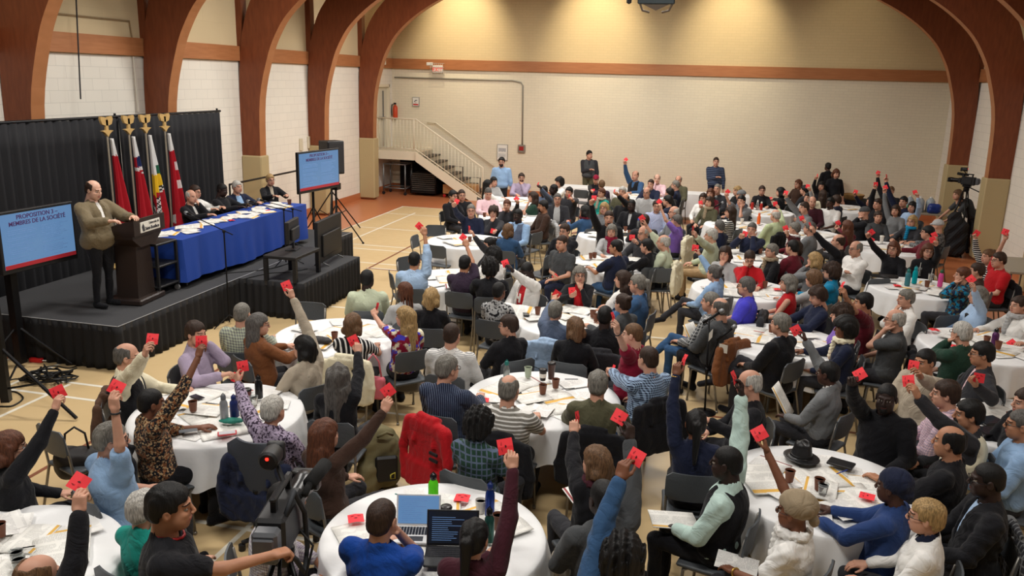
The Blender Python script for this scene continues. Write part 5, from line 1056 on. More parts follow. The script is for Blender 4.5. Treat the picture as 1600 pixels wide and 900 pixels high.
# ---------------------------------------------------------------- the crowd
ZR = dict(A=(620, 520, 2.368), B=(980, 540, 2.5), C=(1240, 540, 2.5), D=(860, 330, 3.333), E=(1100, 350, 3.6), F=(1300, 350, 3.6), G=(650, 220, 4.5), H=(900, 220, 4.5), I=(1150, 230, 4.736), J=(1350, 230, 4.736), K=(0, 480, 2.143), L=(350, 560, 2.6475), M=(330, 380, 3.462), N=(620, 330, 3.6), O=(0, 150, 2.5725), P=(250, 150, 2.5725), X=(0, 0, 1))
def pt(r, x, y): a, b_, s = ZR[r]; return a + x / s, b_ + y / s
PEOPLE = []; CARDS = []
card_m = new_mat('red_card', hexc(242, 62, 70), .6, 0, .25); bs(card_m).inputs['Emission Color'].default_value = hexc(242, 62, 70); bs(card_m).inputs['Emission Strength'].default_value = 0; cm_ = card_m
MATS['red_card'] = card_m
def card_meshes():
    s = .047; v = []; f = []; N_ = 6
    for i in range(N_ + 1):
        x = -1 + 2 * i / N_
        for y in (-1, 1): v.append((x * s, y * s * 1.0, -.006 * abs(x)))
    n = len(v); v += [(x, y, z - .0012) for x, y, z in v]
    for i in range(N_): a = 2 * i; f += [(a, a + 2, a + 3, a + 1), (n + a, n + a + 1, n + a + 3, n + a + 2), (a, n + a, n + a + 2, a + 2), (a + 1, a + 3, n + a + 3, n + a + 1)]
    f += [(0, 1, n + 1, n), (2 * N_, n + 2 * N_, n + 2 * N_ + 1, 2 * N_ + 1)]
    me = mesh_from('voting_card', v, f, [card_m], False)
    b = MB()
    for sg in (1, -1):
        z0, z1 = (-.001, .0006) if sg > 0 else (-.0075, -.003)
        b.box((-.006, -.007, z0), (.006, .003, z1)).box((-.010, -.002, z0), (.010, .0005, z1))
        for (x0, x1, y) in ((-.030, .030, .021), (-.022, .022, .026)): b.box((x0, y - .0008, z0 - .002), (x1, y + .0008, z1 - .0015 if sg > 0 else z1))
    return me, b.mesh('printed_mark', [plain('mark_ink', (90, 16, 22), .7)])
CARD_ME, MARK_ME = card_meshes()
def put_card(cpos, u, nrm, label, near=True):
    """u: edge/diagonal direction, nrm: facing"""
    z = unit(nrm); x = unit(u - z * (np.asarray(u) @ z)); y = np.cross(z, x); o = obj('voting_card', CARD_ME)
    o.matrix_world = Matrix([[x[i], y[i], z[i], cpos[i]] for i in range(3)] + [[0, 0, 0, 1]]); tag(o, label, 'card', 'red voting cards'); 
    if near: m = obj('printed_mark', MARK_ME, o)
    CARDS.append(o); return o
def free_ray(hx, hy, S, fwd, reach, zb=0):
    d = unit(ray(hx, hy)); w = S - cC; t0 = w @ d; m = cC + d * t0; gap = np.linalg.norm(m - S)
    if gap >= reach: return m
    h = math.sqrt(reach ** 2 - gap ** 2); c = [m + d * h, m - d * h]; sc = [((q - S) @ fwd) * .6 + (q[2] - S[2]) * 1.0 for q in c]; return c[int(np.argmax(sc))]
PDESC = []; GRIP = {}
def person(reg, hx, hy, a, desc, r=None, z=None, near_tbl=True, seat=True, ext='', **k):
    px, py = pt(reg, hx, hy); sc = k.get('sc', 1.0 if k.get('male', True) else .94); k['sc'] = sc; stand = k.get('stand', False); fl = k.get('floor', 0)
    lean = k.get('lean', 0.0); side = k.get('side', 0.0); hipz = .93 * sc if stand else k.get('hipz', .53); hz = fl + hipz + .675 * sc - abs(lean) * .25
    H = at(px, py, hz); rz = -math.radians(a); Rw = rotz(rz); loc = H - Rw @ V3(side * 1.3, .005 + lean * 1.25, 0); loc[2] = fl; fwd = Rw @ V3(0, 1, 0); right = Rw @ V3(1, 0, 0)
    if k.get('X') is not None: q = onx(px, py, k['X']); H = q; loc = H - Rw @ V3(side * 1.3, .005 + lean * 1.25, 0); loc[2] = fl
    if not stand:                                            # keep the chair back and the chest clear of the table tops
        e_ = unit((H - cC)[:2]); best = (9, 0)               # slide a little towards or away from the camera only
        for sh_ in (0, -.04, .04, -.08, .08, -.12, .12, -.16, .16):
            q0 = loc[:2] + e_ * sh_; pen_ = abs(sh_) * .35
            for tb in TABLES.values():
                for off_, rad, wt in ((-.27, .80, 1.6), (.06 + lean * .4, .84, 1.0)): pen_ += wt * max(0, rad - np.linalg.norm(q0 + fwd[:2] * off_ - np.array(tb[:2])))
            if pen_ < best[0]: best = (pen_, sh_)
        loc[:2] += e_ * best[1]
        for key in ('L', 'R'):
            sg_ = -1 if key == 'L' else 1
            if k.get(key) in ('table', 'tablein'):
                q = (loc + Rw @ V3(sg_ * .1, .44 + lean, 0))[:2]
                if not k.get('floor') and min(np.hypot(q[0] - tb[0], q[1] - tb[1]) for tb in TABLES.values()) > .80: k[key] = 'lap'
    if loc[1] > 26.0: loc[:2] -= unit((H - cC)[:2]) * (loc[1] - 26.0) / unit((H - cC)[:2])[1]
    k['dist'] = np.linalg.norm(H - cC); info = None
    rl = r if isinstance(r, list) else ([r] if r else [])
    for q in rl:
        sd, x, y, cx, cy, st = q; hxp, hyp = pt(reg, x, y); cxp, cyp = pt(reg, cx, cy)
        best = None
        for s_ in ((-1, 1) if sd == 'A' else ((-1,) if sd == 'L' else (1,))):
            nk = loc + Rw @ V3(side, -.03 + lean, 0) + V3(0, 0, hipz + .535 * sc); S = nk + right * s_ * .178 * sc + V3(0, 0, -.05)
            up = (450 - hyp) > (450 - py) + 4 or sd != 'A'
            T = free_ray(hxp, hyp, S, fwd, (.585 if st[-1] != 'b' else .42) * sc); gap = np.linalg.norm(T - S) - .0
            if best is None or gap < best[0] - .02 or (abs(gap - best[0]) <= .02 and ((T - (loc + V3(0, 0, 1))) @ right) * s_ > 0): best = (gap, s_, T, S)
        gap, s_, T, S = best; k[('L', 'R')[s_ > 0]] = T - V3(0, 0, .045); k[('Lh', 'Rh')[s_ > 0]] = 'hold' if st[0] != 'o' else 'open'; info = (s_, st, hxp, hyp, cxp, cyp)
        if st == 'b': pass
        k.setdefault('_c', []).append(info)
        k[('Ly', 'Ry')[s_ > 0]] = None
    cs = k.pop('_c', [])
    lab = 'person ' + desc
    root, grip, hd = make_person(tuple(loc), rz, lab, k)
    PEOPLE.append((root, desc, loc[:2], H)); GRIP[desc] = grip; PDESC.append((loc[0] + fwd[0] * .35, loc[1] + fwd[1] * .35, desc))
    if seat and not stand: chair(loc[0], loc[1], rz, 'grey stacking chair under the person ' + desc, 'occupied grey chairs')
    if k.get('coatc'): coat(loc[0], loc[1], rz, k['coatc'], k['coatl'], seed=int(hx), wide=k.get('coatw', .04), z0=k.get('coatz', .36))
    for (s_, st, hxp, hyp, cxp, cyp) in cs:
        if st[0] == 'n': continue
        gp, Fm = grip[s_]; G = np.asarray(gp); dx, dy = cxp - hxp, cyp - hyp; L_ = math.hypot(dx, dy) + 1e-6; vd = unit(G - cC); d3 = unit(cR * dx / L_ - cU * dy / L_)
        rr = random.Random(int(cxp * 7 + cyp)); toward = -vd
        if st[0] == 'e': nrm = unit(toward * .28 + unit(np.cross(d3, toward)) * .96 * rr.choice((-1, 1)) + d3 * .05); rot = 0; off = .038
        else: nrm = unit(toward + unit(np.cross(d3, toward)) * rr.uniform(-.35, .35) + d3 * rr.uniform(-.15, .25)); rot = math.radians(45) if st[0] == 'd' else math.radians(rr.uniform(-14, 14)); off = .038 if st[0] == 's' else .050
        u = d3; sidev = np.cross(nrm, u); u2 = u * math.cos(rot) + sidev * math.sin(rot); put_card(G + d3 * off, u2, nrm, ' '.join(('red card held up by the person ' + desc).split()[:16]), k['dist'] < 16)
    return root
def P(*a, **k): return person(*a, **k)
F_ = dict(male=False)
# -- left foreground
P('K', 38, 485, 35, 'in black sweater with short auburn hair at left edge', r=('R', 182, 325, 154, 283, 'sn'[0]), hair='bob', hc='hred', top='black', L='table', glass=True, **F_)
P('K', 380, 472, 25, 'with thick grey hair in pale blue shirt', r=('A', 383, 325, 408, 271, 's'), hair='short', hc='hgrey', top='lblue', sleeve='short', turn=30, glass=True, L='table', watch=1, collar='lblue')
P('K', 508, 297, 40, 'in orange and black floral blouse', r=('R', 662, 150, 650, 107, 's'), hair='crop', hc='hblack', skin='b', top='fl/rust/black/.03/tan', sleeve='roll', L='table', pants='black', big=1.1, coatc='black', coatl='black jacket on the chair of the orange floral blouse wearer', **F_)
P('K', 430, 165, 60, 'balding in black vest over white sleeves', vest='black', r=('R', 483, 145, 491, 90, 's'), hair='fringe', hc='hsalt', top='cream', L='table', glass=True, collar='cream', coatc='brown', coatl='brown coat on the chair of the balding black vest wearer')
P('K', 658, 88, 80, 'in lilac shirt with hand at the mouth', r=[('A', 738, 215, 757, 224, 'sb')], hair='short', hc='hbrown', top='lilac', pants='navy', turn=20, L='face', Lh='fist', collar='lilac')
P('K', 487, 672, 15, 'with white hair in teal blouse', hair='short', hc='hwhite', top='teal', sleeve='short', L='table', R='table', **F_)
P('K', 575, 668, 60, 'in black T-shirt with red lanyard working the camera', stand=True, hair='short', hc='hblack', skin='t', top='black', sleeve='short', lanyard='red', R=at(424, 868, 1.30), Rh='grip', L='side', turn=5)
P('K', 135, 905, 20, 'in dark suit, balding, at bottom left corner', r=('R', 262, 665, 252, 606, 'd'), hair='fringe', hc='hlbrown', top='black', L='table', collar='lilac')
P('L', 205, 212, 5, 'with white hair in purple patterned blouse', r=('A', 57, 80, 62, 22, 's'), hair='short', hc='hwhite', top='fl/plum/lilac/.02', seat=False, R='table', watch=-1, wcol='gold', **F_)
P('L', 475, 78, -5, 'with long grey hair in black leather jacket', r=('R', 555, -42, 545, -75, 's'), hair='longwavy', hc='hsalt', top='black', L='table', **F_)
P('L', 422, 315, 25, 'with long auburn hair in dark brown cardigan', r=('R', 662, 195, 672, 135, 'd'), hair='long', hc='hred', top='cbrown', L='table', **F_)
P('X', 448, 782, 60, 'in lilac checked shirt bent behind the camera', hair='crop', hc='hblack', top='ck/white/lilac/.02', lean=.10, L='lap', R='lap', skin='t')
P('L', 655, 608, 5, 'in royal blue polo with short brown hair', hair='crop', hc='hbrown', top='blue', sleeve='short', L='table', R='face', Rh='fist', big=1.2, collar='blue')
P('A', 290, 705, 5, 'in dark plum top with ponytail at a laptop', r=('R', 428, 480, 403, 410, 's'), hair='pony', hc='hblack', top='dmaroon', L='tablein', **F_)
P('A', 190, 132, 10, 'in navy striped shirt with grey hair', hair='short', hc='hgrey', top='vs/navy/steel/.022', L='table', R='table', glass=True, turn=25)
P('A', 416, 208, 5, 'bald in grey and white striped T-shirt', hair='fringe', hc='hgrey', skin='l', top='hs/hgrey/white/.035', sleeve='short', L='table', R='table', coatc='black', coatl='black jacket on the chair of the bald striped T-shirt wearer')
P('A', 305, 370, 15, 'with dark curly hair in plaid blouse', hair='curly', hc='hblack', top='pl/dgreen/steel/.05', sleeve='short', L='table', R='table', **F_)
P('A', 745, 172, -5, 'with grey wavy hair in olive shirt', hair='short', hc='hgrey', top='olive', L='table', R='table', pants='denim', collar='olive', big=1.08, coatc='black', coatl='black jacket on the chair of the olive shirt wearer')
P('A', 735, 478, -35, 'with streaked blond hair reading a booklet', r=('L', 655, 350, 658, 295, 'e'), hair='bob', hc='hlbrown', top='black', turn=-20, R='lap', scarf='dmaroon', **F_)
P('A', 762, 612, -30, 'in dark olive jacket with black cropped hair', r=('R', 865, 375, 853, 320, 'd'), hair='crop', hc='hblack', skin='k', top='dgrey', inner='white', pants='beige', L='lap', turn=-5)
P('A', 838, 835, 10, 'with black curls and denim sleeves, bottom edge', r=('A', 828, 515, 845, 455, 's'), hair='curly', hc='hblack', skin='b', top='denim', L='table')
P('B', 268, 305, -5, 'in navy cardigan with braided ponytail', r=('A', 192, 95, 203, 60, 'e'), hair='pony', hc='hblack', skin='b', top='navy', R='lap', watch=-1, wcol='gold', pants='black', **F_)
P('B', 472, 148, -95, 'balding with glasses in black jacket, card lowered', r=('L', 325, 278, 332, 310, 'sb'), hair='fringe', hc='hwhite', top='black', glass=True, R='lap', coat=True)
P('B', 385, 458, -75, 'in black vest over mint shirt', vest='black', r=('A', 447, 175, 436, 120, 'e'), hair='shaved', hc='hblack', skin='k', top='mint', L='lap', pants='black', big=1.1, cross=False)
P('B', 648, 648, -65, 'in beige headwrap and white blouse', r=('A', 550, 392, 567, 322, 'd'), hair='turban', hc='dbeige', skin='b', top='white', sleeve='short', scarf='white', infl=.02, R='lap', glass=True, watch=-1, wcol='gold', **F_)
P('E', 430, 548, -55, 'in black suit with silver hair, legs crossed', hair='short', hc='hgrey', top='black', collar='lblue', L='lap', R='clasp', cross=True, coat=True)
P('E', 788, 583, -85, 'in navy sweater with white scarf and black afro', hair='afro', hc='hblack', skin='b', top='navy', scarf='cream', R='table', L='lap', **F_)
P('C', 132, 108, -60, 'in grey and white cardigan holding a newsletter', r=('A', 50, -35, 5, -95, 's'), hair='crop', hc='hblack', skin='d', top='grey', inner='white', L='lap', **F_)
P('C', 362, 205, -160, 'in black suit, facing the camera, card at left', r=('A', 232, 135, 245, 80, 'd'), hair='shaved', hc='hblack', skin='k', top='black', L='lap', beard='goatee')
P('C', 510, 62, -130, 'in beige jacket with glasses on his head', r=('A', 500, 105, 522, 62, 's'), hair='crop', hc='hblack', skin='t', top='beige', R='lap', beard='goatee', bc='hsalt')
P('C', 590, 188, -80, 'in pink checked shirt with dark brown hair', hair='short', hc='hbrown', top='ck/pink/lilac/.02', L='table', R='table')
P('C', 680, 268, -80, 'with black beard, dark sleeves and cream vest', vest='cream', r=('A', 492, 185, 480, 135, 's'), hair='short', hc='hblack', skin='t', top='charcoal', beard='beard', R='lap', turn=-10)
P('C', 603, 383, -65, 'in black shirt with receding black hair', hair='fringe', hc='hblack', skin='t', top='black', L='table', R='lap', coat=True, big=1.08)
P('C', 388, 515, -60, 'in blue cardigan with navy headwrap', hair='wrap', hc='navy', skin='d', top='cobalt', L='table', R='tablein', watch=-1, wcol='silver', pants='black', **F_)
P('C', 513, 668, -75, 'in white jacket with short blond hair', hair='short', hc='hblond', top='white', glass=True, R='lap', L='lap', collar='navy', **F_)
P('C', 752, 525, -85, 'in black suit with shaved head and pale collar', hair='shaved', hc='hblack', skin='k', top='black', inner='sky', L='lap', R='lap', coat=True, glass=True, coatc='pl/charcoal/grey/.05', coatl='dark plaid coat over the chair at the bottom right')
P('C', 884, 308, -80, 'in light blue shirt with glasses at right edge', hair='crop', hc='hsalt', top='lblue', L='table', R='table', glass=True, skin='t')
P('C', 730, 48, -85, 'in grey blazer over pink shirt with glasses', r=('L', 715, 140, 740, 140, 'sb'), hair='short', hc='hblack', skin='t', top='charcoal', inner='pink', glass=True, R='table')
P('F', 725, 612, -35, 'in dark green jacket with white hair', hair='short', hc='hwhite', top='dgreen', L='face', R='table', glass=True)
# -- row near the platform
P('M', 170, 382, -5, 'with grey hair in pale checked shirt by platform', hair='crop', hc='hgrey', top='ck/pgreen/grey/.03', L='table', R='table')
P('M', 262, 440, 30, 'with long grey hair in rust shawl', infl=.02, hair='long', hc='hsalt', top='rust', L='table', R='table', turn=30, glass=True, coat=True, **F_)
P('M', 498, 565, -60, 'with dark hair in beige cardigan', r=('A', 440, 272, 463, 212, 'd'), hair='bob', hc='hblack', top='beige', inner='black', L='lap', lanyard='green', pants='black', turn=-20, **F_)
P('M', 768, 438, -5, 'with brown bob in black and white striped top', hair='bob', hc='hlbrown', top='vs/black/white/.05', sleeve='short', L='table', R='table', coatc='cream', coatl='cream coat on the chair behind the black and white striped top', **F_)
P('M', 1045, 400, -45, 'with long blond hair in cream patterned blouse', r=('A', 885, 372, 908, 310, 'e'), hair='long', hc='hblond', top='fl/cream/crimson/.12/violet', sleeve='short', R='lap', turn=-35, **F_)
P('M', 1045, 262, -35, 'with brown braids in pale grey top', hair='braids', hc='hred', skin='d', top='lgrey', L='table', R='table', turn=-30, **F_)
P('M', 845, 205, -20, 'with black hair in white shirt near platform', hair='crop', hc='hblack', skin='k', top='pgreen', L='lap', R='lap', turn=15)
P('M', 1100, 92, -10, 'with black hair in pale blue shirt, legs out', r=('R', 1155, -60, 1130, -85, 's'), hair='crop', hc='hblack', skin='t', top='sky', sleeve='roll', L='table', pants='dgrey')
P('N', 195, 485, -10, 'with blond bob in black jacket', hair='bob', hc='hblond', top='black', L='table', R='table', coat=True, **F_)
P('N', 385, 288, 5, 'in plum polo with black hair', r=('R', 395, 182, 387, 125, 'd'), hair='crop', hc='hblack', skin='t', top='plum', sleeve='short', L='table', glass=True)
P('N', 542, 250, -60, 'with curly black hair in white hoodie', hair='curly', hc='hblack', top='white', L='face', R='table', **F_)
P('N', 525, 318, -15, 'with black curls in black hoodie', hair='curly', hc='hblack', skin='b', top='black', L='table', R='table')
P('N', 517, 192, -125, 'with tied black hair in dark sweater', r=('A', 435, 125, 437, 75, 'e'), hair='bun', hc='hblack', top='charcoal', L='table', **F_)
P('N', 628, 108, 5, 'with golden brown hair in denim jacket', hair='bob', hc='hlbrown', top='denim', L='table', R='table', coat=True, **F_)
P('G', 715, 525, -160, 'in grey vest over light blue shirt', vest='steel', hair='crop', hc='hblack', skin='k', top='lblue', L='lap', R='table', collar='lblue')
P('N', 575, 450, 10, 'in black and white patterned dress', hair='crop', hc='hblack', skin='b', top='fl/black/lgrey/.03', sleeve='short', R='lap', L='lap', glass=True, cross=True, **F_)
hood = P('N', 730, 338, -140, 'in white hoodie over red lettered shirt', r=('A', 655, 322, 640, 258, 's'), hair='shaved', hc='hblack', skin='k', top='white', inner='red', open=True, L='lap', nod=-25, turn=-15)
P('N', 310, 695, 0, 'in white striped shirt, broad back, dark hair', hair='crop', hc='hbrown', top='hs/lgrey/white/.014', L='table', R='table', big=1.2, collar='white')
P('N', 625, 642, -45, 'in black sweater with short brown hair', hair='short', hc='hbrown', top='black', L='table', R='table', glass=True, turn=-40, big=1.1, **F_)
P('N', 893, 560, 5, 'in grey hooded jacket with grey hair', r=('A', 882, 485, 845, 463, 's'), hair='short', hc='hgrey', top='steel', L='table', coatc='sky', coatl='pale turquoise jacket on the chair of the grey hooded jacket wearer', **F_)
P('D', 125, 630, 5, 'with light brown bob in black top', hair='bob', hc='hlbrown', top='black', L='table', R='table', turn=-40, **F_)
P('D', 285, 548, 0, 'with short black hair and black jacket, back turned', hair='crop', hc='hblack', skin='k', top='black', L='table', R='table', coatc='charcoal', coatl='charcoal coat on the chair of the back-turned black jacket wearer')
P('D', 152, 345, 165, 'in red top and black cardigan with glasses', r=('R', 105, 425, 92, 425, 'sb'), hair='bob', hc='hgrey', top='black', inner='red', open=True, L='chin', glass=True, **F_)
P('D', 58, 165, -150, 'in grey T-shirt turned to the camera', r=('R', 20, 315, 5, 300, 'sb'), hair='crop', hc='hbrown', top='dgrey', sleeve='short', L='lap', pants='navy')
P('D', 72, 102, -160, 'in black suit with glasses, dark brown hair', hair='short', hc='hbrown', top='black', inner='steel', glass=True, L='chin', R='table', beard='goatee')
P('D', 340, 178, -55, 'in navy polo, seen from behind', hair='crop', hc='hblack', skin='t', top='navy', sleeve='short', L='table', R='lap', pants='denim', turn=-25)
P('D', 318, 112, 175, 'in pale grey jacket with red scarf', hair='bob', hc='hgrey', top='lgrey', inner='red', L='table', R='table', scarf='crimson', **F_)
P('D', 305, 28, 170, 'in black with short dark beard and raised arm', r=('R', 215, -45, 212, -65, 's'), hair='crop', hc='hbrown', top='black', beard='goatee', L='side', sc=1.08)
P('D', 500, 172, -75, 'in black sweater with short black hair', hair='short', hc='hblack', top='black', L='table', R='table', coat=True, **F_)
P('D', 586, 162, -80, 'bald in pale green shirt by cream coat', r=('A', 500, 62, 507, 15, 'd'), hair='fringe', hc='hwhite', top='pgreen', sleeve='roll', R='table', coatc='cream', coatl='cream coat on the chair of the bald pale green shirt wearer')
P('D', 482, 122, -140, 'with white hair hidden behind his card', r=('A', 455, 155, 450, 115, 's'), hair='fringe', hc='hwhite', top='charcoal', R='table', glass=True)
P('H', 705, 562, -75, 'in lavender T-shirt with short grey hair', r=('A', 600, 462, 597, 420, 'd'), hair='short', hc='hsalt', top='purple', sleeve='short', R='lap', coatc='cream', coatl='cream coat on the chair back behind the lavender T-shirt', **F_)
P('D', 372, 355, -60, 'in white top with long brown hair', hair='long', hc='hbrown', top='white', L='table', R='table', turn=-20, **F_)
P('D', 450, 388, -80, 'in blue sweater with grey ponytail', hair='pony', hc='hgrey', top='denim', L='table', R='table', glass=True)
P('D', 375, 462, -55, 'in grey shirt with brown tied hair', hair='bun', hc='hbrown', top='dgrey', L='table', R='table', glass=True, **F_)
P('D', 425, 642, -80, 'in crimson shirt, bald, arm up', r=('A', 350, 608, 340, 535, 'e'), hair='shaved', hc='hlbrown', skin='p', top='crimson', sleeve='short', R='lap', big=1.12, watch=-1)
P('D', 507, 768, -40, 'in blue and white checked shirt', r=('A', 322, 812, 333, 755, 'e'), hair='crop', hc='hbrown', sleeve='long', top='ck/navy/sky/.022', R='table', turn=-5, coatc='black', coatl='black jacket on the chair of the blue white checked shirt wearer')
P('D', 850, 322, -60, 'in denim jacket with grey bun, legs crossed', r=('A', 780, 215, 790, 165, 's'), hair='bun', hc='hsalt', top='lblue', R='lap', cross=True, **F_)
P('D', 834, 125, -85, 'in pale green shirt with white hair', r=('A', 762, 122, 765, 90, 'e'), hair='short', hc='hwhite', top='pgreen', R='lap', big=1.12, pants='tan')
P('D', 832, 455, -70, 'in grey plaid shirt with grey hair', hair='crop', hc='hgrey', top='pl/dgrey/lgrey/.04', L='lap', R='lap', cross=True, pants='denim')
P('D', 880, 500, -50, 'in dark grey shirt by the brown coat', hair='fringe', hc='hsalt', top='dgrey', L='lap', R='lap', pants='black', coatc='rust', coatl='long brown corduroy coat on the chair beside the microphone stand')
P('D', 1015, 398, -80, 'in violet polo with beard and glasses', hair='short', hc='hsalt', top='violet', sleeve='short', L='table', R='table', beard='beard', bc='hgrey', glass=True, big=1.15, collar='violet', coatc='charcoal', coatl='charcoal jacket on the chair of the violet polo wearer')
P('E', 117, 180, -160, 'in white cardigan, hand at the chin', hair='bob', hc='hbrown', top='lgrey', L='lap', R='chin', **F_)
P('E', 255, 205, 178, 'in red sweater reading, short brown hair', hair='short', hc='hbrown', top='red', R='face', L='table', nod=-25, glass=True, **F_)
P('E', 378, 152, -110, 'in black jacket with yellow scarf', hair='short', hc='hgrey', top='black', scarf='dbeige', L='table', R='table', **F_)
P('E', 495, 132, -50, 'in maroon blazer with dark hair', hair='crop', hc='hblack', top='maroon', L='table', R='table', coat=True)
P('E', 468, 333, -80, 'in red sleeveless top with grey hair', hair='bob', hc='hgrey', top='red', sleeve='none', L='table', R='table', **F_)
P('E', 612, 310, -50, 'with curly brown hair in pale grey cardigan', hair='bushy', hc='hlbrown', top='lgrey', L='table', R='table', **F_)
P('E', 635, 405, -110, 'with brown curls in black cardigan looking down', hair='bushy', hc='hbrown', top='navy', L='table', R='table', nod=-20, **F_)
P('E', 712, 268, -75, 'in turquoise top with dark curls', hair='curly', hc='hbrown', top='turq', L='table', R='lap', glass=True, **F_)
P('E', 618, 202, -55, 'with streaked blond hair in grey scarf', hair='bob', hc='hblond', top='grey', L='face', R='table', **F_)
P('E', 752, 98, -75, 'in navy suit with receding dark hair', r=('A', 625, 35, 595, -15, 'e'), hair='fringe', hc='hbrown', top='black', inner='lblue', open=True, R='lap', coat=True)
P('E', 268, 38, -165, 'in navy sweater, hand on the forehead', r=('A', 205, 65, 208, 55, 'sb'), hair='crop', hc='hsalt', top='navy', L='face', collar='lblue')
P('E', 850, 138, -120, 'in white shirt, arms crossed, bald with glasses', hair='fringe', hc='hgrey', top='white', L='cross', R='cross', glass=True, pants='black', collar='white')
P('E', 765, 512, -80, 'with dark curls in violet sweater', hair='curly', hc='hbrown', top='purple', L='lap', R='lap', **F_)
P('F', 172, 442, -85, 'in brick red shirt, narrow card raised', r=('A', 80, 392, 105, 330, 'e'), hair='short', hc='hblack', skin='t', top='maroon', sleeve='short', R='lap')
P('F', 345, 138, -150, 'in black cardigan with dark red bangs', r=('A', 207, 62, 232, 45, 's'), hair='bob', hc='hred', top='black', L='lap', glass=True, **F_)
P('F', 540, 152, 178, 'in black dress with auburn bob, facing camera', r=('L', 588, 105, 568, 42, 's'), hair='bob', hc='hred', top='black', R='lap', glass=True, **F_)
P('F', 412, 418, -105, 'in white sweater with grey hair, hand at chin', hair='short', hc='hgrey', top='white', R='chin', L='lap', pants='beige', **F_)
P('F', 350, 538, -80, 'bald in dark grey polo, hand over mouth', hair='fringe', hc='hwhite', top='dgrey', sleeve='short', L='face', R='lap', big=1.12, glass=True, coatc='black', coatl='black jacket on the chair of the dark grey polo wearer')
P('F', 732, 282, -80, 'in blue floral blouse, hand at the cheek', hair='short', hc='hred', top='fl/turq/navy/.06/olive', L='face', R='lap', **F_)
P('F', 812, 262, -70, 'with brown hair in black sweater beside floral blouse', hair='short', hc='hbrown', top='cbrown', L='lap', R='lap', **F_)
P('F', 815, 402, -95, 'in pale blue shirt with grey bob', r=('A', 805, 355, 812, 300, 'd'), hair='bob', hc='hgrey', top='sky', L='lap', **F_)
P('F', 935, 203, -105, 'in red T-shirt with glasses, arm up', r=('A', 975, 70, 957, 30, 'd'), hair='short', hc='hbrown', top='red', sleeve='short', glass=True, R='lap', big=1.15, coatc='black', coatl='black bag straps and coat on the chair of red T-shirt wearer')
P('F', 875, 183, -110, 'in black and white striped sweater', r=('A', 808, 68, 840, 20, 's'), hair='bun', hc='hlbrown', top='hs/black/white/.035', R='lap', **F_)
P('F', 1045, 472, -110, 'in white sweater and grey vest, right edge', r=('L', 1075, 650, 1055, 625, 'sb'), hair='short', hc='hbrown', top='white', R='table', scarf='lgrey', **F_)
P('X', 1604, 620, -100, 'in black jacket cut by the right frame edge', hair='short', hc='hbrown', top='black', L='table', R='table')
P('J', 468, 622, -75, 'in dark maroon with black hair and glasses', r=('A', 530, 690, 510, 620, 's'), hair='short', hc='hblack', top='maroon', R='table', glass=True)
P('J', 355, 548, -140, 'in turquoise scarf with long blond hair', hair='long', hc='hblond', top='charcoal', scarf='turq', L='table', R='table', glass=True, **F_)
P('J', 540, 585, -60, 'in grey cap with patterned black shawl', hair='cap', hc='lgrey', top='fl/black/grey/.03', L='table', R='table')
# -- far left group
P('G', 262, 388, 120, 'in long black coat near the stairs', hair='short', hc='hblack', top='black', inner='white', glass=True, R='lap', L='chin', coat=True)
P('G', 322, 382, 150, 'in black shirt next to the long coat', hair='crop', hc='hbrown', top='black', glass=True, L='lap', R='lap')
P('G', 388, 492, 165, 'in navy shirt with grey hair and glasses', r=('A', 268, 448, 297, 362, 's'), hair='crop', hc='hgrey', top='navy', L='lap', glass=True, big=1.1)
P('G', 545, 505, 175, 'with dark curly hair and black cardigan', r=('L', 562, 612, 562, 560, 's'), hair='curly', hc='hbrown', top='charcoal', R='chin', **F_)
P('G', 508, 308, 60, 'in white shirt with long black hair', hair='long', hc='hblack', top='white', R='table', L='table', **F_)
P('G', 548, 292, 130, 'with dark hair talking beside white shirt', hair='bob', hc='hblack', top='lgrey', R='lap', L='lap', **F_)
P('G', 508, 375, 155, 'in pink shirt looking down at papers', hair='crop', hc='hsalt', top='pink', R='table', L='table', nod=-25)
P('G', 602, 148, 175, 'standing in light blue shirt with beard', stand=True, hair='short', hc='hblack', top='lblue', beard='beard', glass=True, sleeve='roll', pants='charcoal', L='side', R='side')
P('G', 742, 260, 165, 'in lilac shirt with beard and glasses', hair='short', hc='hbrown', top='lilac', beard='beard', glass=True, L='chin', R='table')
P('G', 640, 445, 175, 'with hand on cheek between two tables', r=('L', 715, 425, 740, 388, 's'), hair='short', hc='hred', top='charcoal', R='face', **F_)
P('G', 818, 402, -100, 'with long dark hair in dark teal top', hair='long', hc='hbrown', top='dgreen', sleeve='short', L='chin', R='table', glass=True, coatc='charcoal', coatl='charcoal jacket on the chair of the dark teal top wearer', **F_)
P('G', 897, 352, -150, 'bald dark-skinned in blue striped shirt', r=('A', 880, 325, 888, 300, 'e'), hair='shaved', hc='hblack', skin='k', top='steel', L='table')
P('G', 965, 342, -120, 'in grey sweater behind the blue striped shirt', hair='crop', hc='hblack', skin='k', top='dgrey', L='table', R='table')
P('G', 1005, 292, -130, 'with tousled black hair in white blouse', hair='curly', hc='hblack', top='white', L='table', R='table', **F_)
P('G', 890, 460, -120, 'with black beard in brown jacket', hair='short', hc='hblack', top='cbrown', beard='beard', L='table', R='table', skin='t', coatc='lgrey', coatl='pale grey coat on the chair of the bearded brown jacket wearer')
P('G', 995, 408, 172, 'in dark grey suit and open pale shirt', hair='crop', hc='hsalt', top='charcoal', inner='lgrey', open=True, glass=True, L='lap', R='lap', coat=True)
P('G', 1075, 362, -165, 'in black shirt with black hair, elbow raised', r=('A', 1100, 405, 1107, 348, 'e'), hair='short', hc='hblack', top='charcoal', sleeve='roll', R='lap')
